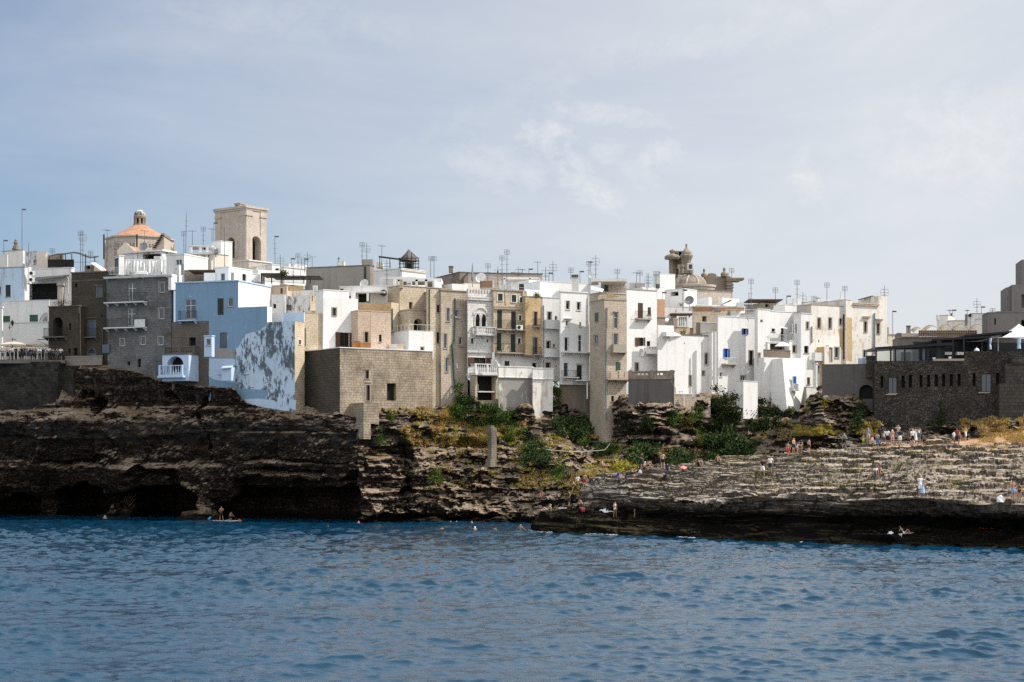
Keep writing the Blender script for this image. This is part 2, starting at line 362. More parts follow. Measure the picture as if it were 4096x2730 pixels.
def sea():
    ys=[42.0]
    while ys[-1]<88: ys.append(ys[-1]+.085)
    X,Yg=np.meshgrid(np.arange(-44,44.01,.085),np.array(ys)); grid_mesh('sea',waves(X,Yg),mw); y1=ys[-1]
    ys=[y1-.2]
    while ys[-1]<232: ys.append(ys[-1]+.0017*ys[-1])
    X,Yg=np.meshgrid(np.arange(-92,92.01,.16),np.array(ys)); P=waves(X,Yg); P[0,:,2]-=.06; grid_mesh('sea',P,mw)
    mb=MB()
    for (x0,x1) in ((-2600,-43.8),(43.8,2600)): mb.quad((x0,42.3,-.13),(x1,42.3,-.13),(x1,y1,-.13),(x0,y1,-.13))
    tag(mb.build('sea',mw),kind='structure')
    # the same water further out on every side, to the horizon
    mb=MB(); q=2600
    for (x0,y0,x1,y1) in ((-q,-400,q,42.3),(-q,231.5,q,5000),(-q,88,-91.8,231.5),(91.8,88,q,231.5)):
        mb.quad((x0,y0,-.12),(x1,y0,-.12),(x1,y1,-.12),(x0,y1,-.12))
    tag(mb.build('sea',mw),kind='structure')
sea()

# ---------------------------------------------------------------- cliffs
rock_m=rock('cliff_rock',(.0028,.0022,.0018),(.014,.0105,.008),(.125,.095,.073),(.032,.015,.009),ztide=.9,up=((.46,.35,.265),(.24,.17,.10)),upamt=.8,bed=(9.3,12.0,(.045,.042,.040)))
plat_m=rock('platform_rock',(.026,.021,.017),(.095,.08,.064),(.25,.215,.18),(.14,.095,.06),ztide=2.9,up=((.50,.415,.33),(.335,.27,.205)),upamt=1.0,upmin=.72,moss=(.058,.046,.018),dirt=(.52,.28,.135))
def net(cols, nu, nv, smoothx=True):
    """cols: list of columns, each a list of (px,py,Y) bottom to top; -> (nv,nu,3)"""
    A=np.array([[tuple(W(*q)) for q in c] for c in cols])          # (ncol,nrow,3)
    A=np.swapaxes(A,0,1)                                           # rows,cols
    A=np.stack([resample(r[:, :], nu) if False else r for r in A])
    B=np.swapaxes(A,0,1); B=resample(B,nu)                         # along u -> (nu,rows,3)
    B=np.swapaxes(B,0,1); return resample(B,nv)
def normals(P):
    du=np.gradient(P,axis=1); dv=np.gradient(P,axis=0); n=np.cross(du,dv)
    return n/np.maximum(np.linalg.norm(n,axis=-1,keepdims=True),1e-9)
def smooth(P, it):
    for _ in range(it):
        Q=P.copy(); Q[1:-1]=(P[:-2]+P[2:]+2*P[1:-1])/4; P=Q.copy(); Q[:,1:-1]=(P[:,:-2]+P[:,2:]+2*P[:,1:-1])/4; P=Q
    return P
def strata(P, s=0, a1=.55, a2=.22, big=.9, mid=.35, k=1.0):
    x,y,z=P[...,0],P[...,1],P[...,2]
    zw=z+.55*vnoise(x*.06,y*.06,z*.1,s+1)+.14*vnoise(x*.5,y*.5,z*.5,s+2)
    d=big*fbm(x*.11,y*.11,z*.16,4,s+3)+mid*fbm(x*.55,y*.55,z*.9,4,s+4)
    for h,a,fq,sd in ((3.4,.5*a1/.55,.10,13),(1.25,a1*k,.22,11),(.42,a2*k,.45,12)):
        q=zw/h; i=np.floor(q); f=q-i; w=sstep(.82,1.0,f)
        lo=vnoise(x*fq,y*fq,i*7.31,s+sd); hi=vnoise(x*fq,y*fq,(i+1)*7.31,s+sd)
        d=d+a*(lo+(hi-lo)*w)
        # blocks between vertical joints
        u=(x*.9+y*.35+.25*vnoise(x*.4,y*.4,z*.4,s+5))/(1.7*h+.5)+_h(i.astype(np.int64),0*i.astype(np.int64),0*i.astype(np.int64),s+31)*3
        j=np.floor(u); g=np.abs(u-j-.5)*2
        d=d+a*.55*_h(j.astype(np.int64),i.astype(np.int64),0*i.astype(np.int64),s+33)*(1-sstep(.86,1,g))-a*.35*sstep(.9,1,g)
    return d
def caves(P, D, L):
    """hollows worn into the face: (px,py,rx,ry,depth) in picture units of the face"""
    x=P[...,0]/P[...,1]*FPX+2048; y=HOR-(P[...,2]-CAMH)/P[...,1]*FPX
    wob=46*fbm(P[...,0]*.3,P[...,1]*.3,P[...,2]*.4,3,77)
    for (px,py,rx,ry,dep) in L:
        q=((np.abs(x+wob-px)/rx)**3+(np.abs(y+wob*.6-py)/ry)**3)**(1/3)
        D=D-dep*(1-sstep(.78,1.05,q))
    return D
C=[ # column: water, above water, lower, middle, ledge, above ledge, foot of the houses, plateau
 [(-260,2110,222),(-260,2040,223),(-260,1960,219),(-260,1850,218),(-260,1690,214.6),(-260,1650,214.8),(-260,1450,217),(-260,1446,245)],
 [(0,2095,219),(0,2040,220.5),(0,1960,216.5),(0,1850,215.8),(0,1690,212.2),(0,1650,213.1),(0,1450,216),(0,1446,245)],
 [(230,2090,217),(230,2040,220),(230,1960,217),(230,1850,214),(230,1690,210.2),(230,1650,211.5),(230,1452,214.6),(230,1448,245)],
 [(300,2090,217),(300,2040,220),(300,1960,216),(300,1850,213),(300,1690,209.6),(300,1650,212.2),(300,1462,213.5),(300,1446,245)],
 [(430,2090,216),(430,2040,218),(430,1960,214),(430,1850,212),(430,1690,210.5),(430,1650,211.5),(430,1470,211.4),(430,1446,245)],
 [(540,2090,215),(540,2040,217),(540,1960,212),(540,1850,211),(540,1690,209.5),(540,1650,210.5),(540,1480,210.2),(540,1460,243)],
 [(640,2090,213),(640,2040,215),(640,1960,211),(640,1850,210),(640,1690,208.5),(640,1650,209.5),(640,1520,208.9),(640,1505,240)],
 [(800,2092,208),(800,2040,209),(800,1960,209),(800,1850,208.3),(800,1690,206.5),(800,1650,207),(800,1545,206.6),(800,1530,240)],
 [(930,2092,210),(930,2040,213),(930,1960,208),(930,1850,206),(930,1690,205),(930,1650,205.0),(930,1548,204.2),(930,1530,240)],
 [(985,2092,209.5),(985,2040,212.5),(985,1960,207.5),(985,1850,205.4),(985,1690,204.2),(985,1650,204.7),(985,1612,204.3),(985,1590,238)],
 [(1060,2092,209),(1060,2040,212),(1060,1960,207),(1060,1850,205),(1060,1690,203.2),(1060,1650,203.6),(1060,1630,203.6),(1060,1600,235)],
 [(1200,2092,207),(1200,2040,209),(1200,1960,204),(1200,1850,203),(1200,1690,201.6),(1200,1650,202),(1200,1640,203),(1200,1610,230)],
 [(1370,2092,203),(1370,2040,204),(1370,1960,200.6),(1370,1850,199.6),(1370,1710,198.8),(1370,1690,199),(1370,1650,199.4),(1370,1610,225)],
 [(1440,2094,198.6),(1440,2050,198.4),(1440,1960,198.2),(1440,1850,198),(1440,1760,198),(1440,1730,198.3),(1440,1660,199.6),(1440,1600,220)],
 [(1520,2096,199),(1520,2060,199),(1520,1960,199.6),(1520,1850,199.5),(1520,1740,200),(1520,1700,200.4),(1520,1655,201),(1520,1600,220)],
 [(1620,2098,200),(1620,2060,200.4),(1610,1960,202),(1610,1850,202),(1640,1740,201.5),(1640,1690,202),(1650,1645,203.6),(1650,1590,220)],
 [(1740,2098,200),(1740,2060,200),(1740,2010,202),(1740,1880,203.5),(1740,1770,205),(1740,1690,206.5),(1740,1610,208.5),(1740,1560,224)],
 [(1860,2098,199.5),(1860,2060,199.6),(1860,2000,201.5),(1860,1870,204),(1860,1760,206),(1860,1690,207.6),(1860,1585,209.5),(1860,1550,226)],
 [(1980,2098,198.5),(1980,2060,199),(1980,2000,201),(1980,1870,203.6),(1980,1780,205),(1980,1720,206.4),(1980,1630,207.4),(1980,1570,226)],
 [(2130,2098,196),(2130,2060,197),(2130,1980,199),(2130,1880,202),(2130,1790,205),(2130,1720,207),(2130,1640,208.0),(2130,1560,226)],
 [(2215,2098,194),(2215,2055,195),(2215,1970,197.5),(2215,1880,201),(2215,1790,205),(2215,1730,208),(2215,1640,209),(2215,1560,226)],
 [(2300,2098,192),(2300,2050,193),(2300,1960,196),(2300,1880,200),(2300,1800,205),(2300,1735,209),(2300,1640,211.6),(2300,1560,226)],
 [(2350,2090,191),(2350,2040,192),(2350,1955,195.5),(2350,1875,199.5),(2350,1800,204.5),(2350,1750,207.6),(2350,1690,211.5),(2350,1560,226)],
 [(2417,2090,191),(2417,2040,192),(2417,1950,195),(2417,1870,199),(2417,1805,204.5),(2417,1775,207.8),(2417,1715,210),(2417,1560,226)],
 [(2505,2080,192),(2505,2030,193),(2505,1950,196),(2505,1870,200),(2505,1800,204.6),(2505,1740,205.4),(2505,1640,206.4),(2505,1590,226)],
 [(2600,2080,193),(2600,2030,194),(2600,1950,196),(2600,1870,200),(2600,1800,203.6),(2600,1720,203.8),(2600,1625,205.0),(2600,1590,226)],
 [(2690,2080,194),(2690,2030,195),(2690,1950,197),(2690,1870,200),(2690,1800,203),(2690,1720,203.4),(2690,1640,204.8),(2690,1600,226)],
 [(2770,2080,197),(2770,2030,198),(2770,1960,200),(2770,1880,203),(2770,1800,206),(2770,1710,206.6),(2770,1640,207.8),(2770,1590,228)],
 [(2850,2080,199),(2850,2030,200),(2850,1960,202),(2850,1880,205),(2850,1810,209),(2850,1710,210),(2850,1600,211),(2850,1560,230)],
 [(2970,2080,200),(2970,2030,201),(2970,1960,203),(2970,1880,205),(2970,1800,208),(2970,1720,208.2),(2970,1635,208.8),(2970,1590,230)],
 [(3050,2080,199),(3050,2030,200),(3050,1960,201),(3050,1850,202),(3050,1770,206),(3050,1710,210),(3050,1640,213),(3050,1590,230)],
 [(3140,2080,196),(3140,2030,197),(3140,1960,198),(3140,1840,199),(3140,1750,202),(3140,1690,206),(3140,1638,211),(3140,1600,232)],
 [(3210,2080,195),(3210,2030,196),(3210,1960,197),(3210,1830,198),(3210,1750,200.5),(3210,1690,205),(3210,1632,212),(3210,1600,232)],
 [(3280,2080,194),(3280,2030,195),(3280,1960,196),(3280,1820,197),(3280,1745,198.6),(3280,1690,200),(3280,1572,202.2),(3280,1540,230)],
 [(3420,2080,192),(3420,2030,193),(3420,1960,194),(3420,1800,196),(3420,1740,197.5),(3420,1690,198.6),(3420,1606,201.3),(3420,1560,226)],
 [(3560,2080,190),(3560,2030,191),(3560,1960,192),(3560,1790,195),(3560,1740,196.5),(3560,1710,198),(3560,1665,199.6),(3560,1630,224)],
 [(3760,2080,189),(3760,2030,190),(3760,1960,191),(3760,1780,194),(3760,1745,195.5),(3760,1725,197),(3760,1690,198.6),(3760,1650,220)],
 [(3950,2080,186),(3950,2030,187),(3950,1960,188),(3950,1790,191),(3950,1740,193),(3950,1720,194.5),(3950,1680,196.6),(3950,1640,218)],
 [(4400,2080,182),(4400,2030,183),(4400,1960,184),(4400,1780,187),(4400,1720,189),(4400,1680,191),(4400,1640,194),(4400,1590,215)],
]
def cliff():
    P=net(C,1150,250); P=smooth(P,3); N=normals(P)
    N[...,2]*=.35; N/=np.linalg.norm(N,axis=-1,keepdims=True)
    if N[100,300,1]>0: N=-N
    px=P[...,0]/P[...,1]*FPX+2048; py=HOR-(P[...,2]-CAMH)/P[...,1]*FPX
    left=1-sstep(1380,1480,px); D=strata(P,0,k=1-.86*left)
    crag=sstep(1440,1560,px); x_,y_,z_=P[...,0],P[...,1],P[...,2]; D=D+crag*(.75*fbm(x_*.28,y_*.28,z_*.30,5,201)+.42*fbm(x_*.95,y_*.95,z_*.22,4,202)-.75*sstep(.25,.6,fbm(x_*.5,y_*.5,z_*.75,3,203)))+.17*fbm(x_*1.5,y_*1.5,z_*1.9,5,204)
    calm=sstep(1500,1640,py)*.55+.45                              # the masonry-like band under the houses is flatter
    D=D*np.where(left>0,(calm*left+(1-left)),1.0)
    D=caves(P,D,[(60,2030,110,48,5),(330,2025,110,85,7.0),(650,2030,150,78,7),(620,1930,120,55,2.6),(1170,2045,290,80,4.5),(1050,1960,120,40,1.5),
                 (1150,1895,160,14,1.8),(1130,1850,160,9,.8),(300,1840,150,16,1.2),(380,1620,26,36,2.2),(330,1575,38,16,1.2),(812,1690,10,150,1.3),(690,1600,22,28,1.5),
                 (1300,1950,120,30,1.0),(1390,1990,40,110,1.6),(1905,1775,85,28,2.2),(1620,1880,36,120,1.8),(1570,1770,46,60,1.0),(1640,2020,22,70,1.5),(1720,2070,300,14,1.4),(1900,1930,170,26,.7),
                 (1680,1700,30,12,-.8),(2600,1775,120,18,1.0),(2560,1725,80,14,.8),(3200,1770,150,30,.8)])
    top=sstep(0,14,np.arange(P.shape[0])[::-1])[:,None]            # keep the plateau edge where the houses stand
    P=P+N*(D*top)[...,None]
    return P
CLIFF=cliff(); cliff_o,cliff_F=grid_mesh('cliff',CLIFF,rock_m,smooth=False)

# ---------------------------------------------------------------- the bathing platform in front
Pl=[ # waterline, shelf edge, shelf back, wall top, then the terraces back to the far edge
 [(2125,2150,178),(2130,2110,178),(2200,2060,180),(2330,2030,181),(2330,1968,182),(2345,1945,184),(2400,1925,186),(2420,1935,190)],
 [(2150,2158,173),(2160,2075,174.5),(2300,2052,179),(2350,2040,180),(2350,1966,180.5),(2370,1940,181),(2430,1916,182),(2450,1930,190)],
 [(2340,2160,170),(2330,2090,171),(2340,2052,176),(2350,2040,177.5),(2360,1975,178),(2380,1948,178.5),(2450,1906,180),(2470,1925,189)],
 [(2480,2166,167),(2470,2100,168),(2460,2070,172),(2460,2050,173.4),(2470,1975,173.4),(2480,1945,174.5),(2520,1895,177),(2530,1915,187)],
 [(2600,2172,164.6),(2600,2110,165.4),(2600,2090,168),(2600,2075,169),(2600,1990,168.2),(2600,1955,170),(2620,1884,176),(2620,1905,187)],
 [(2800,2182,160.8),(2800,2128,161.5),(2800,2110,164),(2800,2098,164.8),(2800,1990,163.6),(2800,1950,166),(2800,1869,175.5),(2800,1890,188)],
 [(3000,2190,157.4),(3000,2138,158.2),(3000,2118,160.6),(3000,2104,161.4),(3000,1988,160),(3000,1946,163),(3000,1840,176),(3000,1862,190)],
 [(3280,2200,152.6),(3280,2148,153.4),(3280,2124,156),(3280,2108,156.8),(3280,2000,155.4),(3280,1950,159),(3280,1816,178),(3280,1838,192)],
 [(3400,2206,150.4),(3400,2154,151.2),(3400,2128,154),(3400,2110,155),(3400,2004,152.6),(3400,1950,156.6),(3400,1793,182),(3400,1822,195)],
 [(3680,2216,146.4),(3680,2165,147.2),(3680,2120,151),(3680,2102,152),(3680,1992,148.4),(3680,1930,153.6),(3680,1770,188),(3680,1800,199)],
 [(3860,2222,144),(3860,2172,144.8),(3860,2118,149),(3860,2098,150),(3860,2010,145.8),(3860,1930,152),(3860,1758,189),(3860,1770,201)],
 [(4096,2232,141),(4096,2180,141.8),(4096,2118,147),(4096,2098,148),(4096,2018,144),(4096,1930,151),(4096,1730,186),(4096,1700,203)],
 [(4500,2246,136),(4500,2195,136.8),(4500,2118,142.5),(4500,2098,143.5),(4500,2025,139.4),(4500,1930,147),(4500,1722,182),(4500,1690,202)],
]
def platform():
    P=net(Pl,960,680); P=smooth(P,3); N=normals(P)
    if N[100,400,1]>0: N=-N
    up=sstep(.55,.9,np.abs(N[...,2])); H=N.copy(); H[...,2]*=.3; H/=np.linalg.norm(H,axis=-1,keepdims=True)
    D=strata(P,50,.34,.16,.4,.22)
    P=P+H*(D*(1-up))[...,None]
    x,y,z=P[...,0],P[...,1],P[...,2]
    # worn limestone beds: the surface falls in small steps with ragged fronts
    wv=1.25*fbm(x*.07,y*.11,0,4,61)+.42*fbm(x*.42,y*.75,0,5,62)
    zt=z+wv*up*.9
    def ter(q,h,e): i=np.floor(q/h); f=q/h-i; return h*(i+sstep(1-e,1,f))
    t1=ter(zt+.10*fbm(x*1.6,y*2.4,0,3,67),.56,.05); t2=ter(zt+.16*fbm(x*.5,y*1.0,0,3,66),.27,.08)
    pick=sstep(-.2,.2,fbm(x*.16,y*.16,0,2,63))
    T=t1*(.35+.4*pick)+t2*(.65-.4*pick)
    far=sstep(3600,3800,x/y*FPX+2048)*sstep(172,178,y)             # sandy flat at the upper right
    h1,e1=worley(x*.20+.25*vnoise(x*.4,y*.4,0*x,71),y*.55+.35*vnoise(x*.5,y*.5,0*x,72),73); h2,e2=worley(x*.55+.3*vnoise(x*.8,y*.8,0*x,74),y*1.3+.2*vnoise(x*.9,y*.9,0*x,78),75)
    T=T+.30*h1+.06*h2-.22*(1-sstep(.0,.07,e1))-.05*(1-sstep(0,.10,e2))+.08*vnoise(x*.8,y*.8,0*x,76)
    k=up*(1-far*.80)
    z2=z*(1-k)+(T+.22)*k+up*.05*fbm(x*.8,y*1.3,0,4,64)-up*.28*sstep(.55,.8,fbm(x*.35,y*1.3,0,3,68))
    P=P.copy(); P[...,2]=z2
    return P
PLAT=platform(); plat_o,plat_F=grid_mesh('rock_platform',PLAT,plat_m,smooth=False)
BV_C=BVHTree.FromPolygons(CLIFF.reshape(-1,3).tolist(),cliff_F.tolist())
BV_P=BVHTree.FromPolygons(PLAT.reshape(-1,3).tolist(),plat_F.tolist())
def hit(px,py,which='both'):
    d=Vector(((px-2048)/FPX,1,(HOR-py)/FPX)).normalized(); o=Vector((0,0,CAMH)); best=None
    for b in ([BV_P] if which=='P' else [BV_C] if which=='C' else [BV_P,BV_C]):
        r=b.ray_cast(o,d)
        if r[0] is not None and (best is None or r[3]<best[1]): best=(r[0],r[3])
    return best[0] if best else None
def drop(x,y,which='both',z0=60):
    z=None
    for b in ([BV_P] if which=='P' else [BV_C] if which=='C' else [BV_P,BV_C]):
        r=b.ray_cast(Vector((x,y,z0)),Vector((0,0,-1)))
        if r[0] is not None and (z is None or r[0].z>z): z=r[0].z
    return z
# ---------------------------------------------------------------- palette
WH=plaster('white_render',(.74,.725,.70),(.46,.42,.36),.42,streak=.40)
WHC=plaster('clean_white_render',(.74,.725,.70),(.50,.46,.40),.40,streak=.36,bumpy=.3,grime=(.42,.39,.34))
WHS=plaster('stained_white_render',(.74,.715,.67),(.36,.31,.25),.75,streak=.75,peel=.60,pcol=(.36,.30,.235),grime=(.34,.30,.25))
WHP=plaster('flaking_white_render',(.72,.72,.72),(.33,.31,.29),.5,peel=.515,pcol=(.25,.235,.22),pscale=.55)
WHK=plaster('whitewash_over_stone',(.74,.70,.64),(.42,.33,.25),.8,peel=.545,pcol=(.54,.45,.35),pscale=.42,streak=.45)
BLU=plaster('blue_render',(.20,.31,.425),(.33,.44,.54),.6,streak=.5,grime=(.13,.21,.29),peel=.60,pcol=(.40,.51,.62))
BLW=plaster('blue_wash_flaking',(.50,.60,.71),(.2,.3,.4),.4,peel=.508,pcol=(.105,.125,.14),pscale=.5,streak=.4,grime=(.2,.27,.33))
PBL=plaster('pale_blue_wash',(.46,.57,.70),(.3,.36,.42),.3,streak=.3,grime=(.3,.38,.46))
CRM=plaster('cream_render',(.66,.60,.50),(.4,.34,.26),.4,streak=.4)
PNK=plaster('pinkish_render',(.50,.42,.36),(.33,.26,.2),.5,streak=.5)
GRY=plaster('grey_cement',(.33,.305,.275),(.18,.16,.14),.6,streak=.6,grime=(.16,.14,.12))
GRL=plaster('grey_cement_patchy',(.30,.28,.255),(.16,.15,.13),.6,peel=.56,pcol=(.55,.53,.50),pscale=.4)
STG=stone('grey_limestone',(.15,.148,.145),(.26,.258,.255),(.12,.118,.112),.6,.30,.6,(.055,.052,.05),msize=.02,whit=.615,wcol=(.36,.37,.38))
STB=stone('brown_limestone',(.07,.056,.042),(.12,.10,.08),(.05,.041,.032),.5,.27,.4,(.035,.03,.026))
STT=stone('tan_limestone',(.58,.47,.335),(.72,.61,.465),(.44,.355,.255),.55,.27,.5,(.27,.20,.13))
STO=stone('honey_tufa',(.60,.42,.225),(.68,.50,.29),(.58,.47,.32),.50,.26,.25,(.36,.24,.13),bumpy=.35,msize=.012)
STP=stone('pink_limestone',(.60,.46,.35),(.72,.58,.46),(.46,.36,.27),.42,.22,.4,(.28,.20,.15))
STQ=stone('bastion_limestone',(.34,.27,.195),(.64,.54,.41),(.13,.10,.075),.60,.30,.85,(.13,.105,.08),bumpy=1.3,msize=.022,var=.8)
STW=stone('whitened_ashlar',(.70,.68,.64),(.82,.80,.77),(.50,.47,.42),.62,.31,.3,(.42,.36,.30),bumpy=1.0,msize=.02)
STC=stone('church_limestone',(.53,.46,.395),(.60,.525,.455),(.46,.395,.335),.7,.36,.35,(.33,.255,.19),bumpy=.3,msize=.012)
STD=stone('weathered_church_stone',(.31,.255,.20),(.44,.375,.30),(.2,.165,.13),.6,.33,.6,(.10,.08,.06),bumpy=.4)
STR=stone('rough_tower_stone',(.52,.43,.335),(.66,.57,.455),(.34,.28,.215),.44,.23,.45,(.24,.175,.125))
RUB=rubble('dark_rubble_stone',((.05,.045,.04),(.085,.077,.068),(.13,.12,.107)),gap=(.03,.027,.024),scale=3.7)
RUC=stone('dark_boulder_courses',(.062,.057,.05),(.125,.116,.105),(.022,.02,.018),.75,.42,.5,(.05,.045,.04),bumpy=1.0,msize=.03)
DARK=plain('unlit_interior',(.012,.011,.010),.9)
GLS=M('window_glass'); _t=NT(GLS); _t.out((.012,.015,.018),.08,spec=.6)
GLB=M('bluish_window_glass'); _t=NT(GLB); _t.out((.03,.05,.075),.1,spec=.7)
FRW=plain('white_painted_wood',(.70,.70,.68),.5)
FRB=plain('brown_wood',(.075,.042,.026),.6)
FRK=plain('dark_shutter_paint',(.022,.026,.024),.5)
SHG=plain('green_shutter_paint',(.03,.085,.062),.5)
SHB=plain('grey_blue_shutter_paint',(.085,.115,.15),.55)
SHU=plain('bright_blue_shutter_paint',(.012,.10,.42),.45)
ORW=plain('orange_varnished_wood',(.40,.17,.055),.5)
IRN=plain('black_iron',(.02,.02,.022),.5,.3)
IRW=plain('white_iron',(.68,.68,.67),.5)
ZNC=plain('zinc_pipe',(.24,.245,.25),.5,.4)
GPI=plain('green_pipe',(.045,.085,.078),.5)
ALU=plain('aerial_aluminium',(.10,.10,.102),.6,.2)
SLW=plaster('white_slab',(.68,.67,.65),(.4,.38,.35),.4,streak=.3)
SLS=plaster('stone_slab',(.36,.315,.26),(.2,.17,.14),.5,streak=.5)
SLD=plaster('dark_stone_slab',(.14,.125,.11),(.07,.06,.05),.5,streak=.4)
CAN=plain('white_canvas',(.80,.79,.76),.8,var=.05)
TIL=M('terracotta_tiles'); _t=NT(TIL); _p=_t.geo(); _f=_t.noise(_p,1.2,5,.7)
_w=_t.n('ShaderNodeTexWave',{'Vector':_t.coord('UV'),'Scale':2.2,'Distortion':1.0}).outputs['Fac']
_t.out(_t.mix(_t.ramp(_f,(.4,0),(.62,1)),(.40,.185,.105),(.50,.29,.19)),.9,_t.bump(_w,.5,.08))

# kind: (surround, frame, pane, shutter, shutters open, recess)
KW=dict(dk=(None,FRB,DARK,None,0,.28), dw=(FRW,FRK,GLS,None,0,.22), ds=(SLS,FRB,GLS,None,0,.25), gw=(None,FRW,GLB,None,0,.16), gs=(SLS,FRW,GLB,None,0,.18), ww=(SLW,FRW,GLS,None,0,.2),
        dg=(None,FRK,GLB,None,0,.2), sk=(None,FRK,DARK,FRK,0,.14), skw=(SLW,FRK,DARK,FRK,0,.14), sg=(None,SHG,DARK,SHG,0,.08), sgs=(SLS,SHG,DARK,SHG,0,.08), sb=(SLD,SHB,DARK,SHB,0,.12), sbr=(None,FRB,DARK,FRB,0,.10), sbo=(None,FRB,DARK,FRB,1,.2), su=(SLW,SHU,DARK,SHU,1,.2), suc=(None,SHU,DARK,SHU,0,.1),
        vo=(None,None,DARK,None,0,1.2), vd=(None,None,DARK,None,0,.5), bl=(None,None,SLW,None,0,.12), bs=(None,None,SLS,None,0,.12))
class Vol: pass
def ray(px,py): return Vector(((px-2048)/FPX,1,(HOR-py)/FPX))
def on_plane(P,n,px,py):
    d=ray(px,py); o=Vector((0,0,CAMH)); return o+d*(n.dot(P-o)/n.dot(d))
def face_of(v,f):
    return (v.F, v.t, v.nR, v.lR) if f=='R' else (v.F, v.m, v.nL, v.lL)
def uz(v,f,cx,cy):
    A,t,n,l=face_of(v,f); p=on_plane(A,n,sx(cx),sy(cy)); return (p-A).dot(t), p.z
def FP(v,f,u,z,off=0.0):
    A,t,n,l=face_of(v,f); return Vector((A.x,A.y,0))+t*u+n*off+Vector((0,0,z))
def wall_face(mb, v, f, l, z0, z1, ops, top=None):
    us=sorted({0.0,l,*[min(max(q,0),l) for o in ops for q in o[:2]]}); zs=sorted({z0,z1,*[min(max(q,z0),z1) for o in ops for q in o[2:4]]})
    fl = f!='R'
    def Q(*p): mb.quad(*(p[::-1] if fl else p))
    for a,b in zip(us[:-1],us[1:]):
        for c,d in zip(zs[:-1],zs[1:]):
            if b-a<1e-5 or d-c<1e-5: continue
            mu,mz=(a+b)/2,(c+d)/2
            if any(o[0]<mu<o[1] and o[2]<mz<o[3] for o in ops): continue
            Q(FP(v,f,a,c),FP(v,f,b,c),FP(v,f,b,d),FP(v,f,a,d))
    for (a,b,c,d,dep,arch) in ops:
        r=(b-a)/2; sp=d-r if arch else d
        Q(FP(v,f,a,c,-dep),FP(v,f,b,c,-dep),FP(v,f,b,c),FP(v,f,a,c))
        Q(FP(v,f,a,c),FP(v,f,a,sp),FP(v,f,a,sp,-dep),FP(v,f,a,c,-dep))
        Q(FP(v,f,b,c,-dep),FP(v,f,b,sp,-dep),FP(v,f,b,sp),FP(v,f,b,c))
        if not arch: Q(FP(v,f,a,d),FP(v,f,b,d),FP(v,f,b,d,-dep),FP(v,f,a,d,-dep))
        else:
            n=10; arc=[((a+b)/2-r*math.cos(PI*k/n), sp+r*math.sin(PI*k/n)) for k in range(n+1)]
            for (u0,w0),(u1,w1) in zip(arc[:-1],arc[1:]):
                Q(FP(v,f,u0,w0),FP(v,f,u1,w1),FP(v,f,u1,d),FP(v,f,u0,d))
                Q(FP(v,f,u0,w0),FP(v,f,u1,w1),FP(v,f,u1,w1,-dep),FP(v,f,u0,w0,-dep))
def fbox(mb,v,f,u0,u1,z0,z1,o0,o1):
    A,t,n,l=face_of(v,f); mb.frame(FP(v,f,u0,z0,o0),t,n,Vector((0,0,1)),u1-u0,o1-o0,z1-z0)
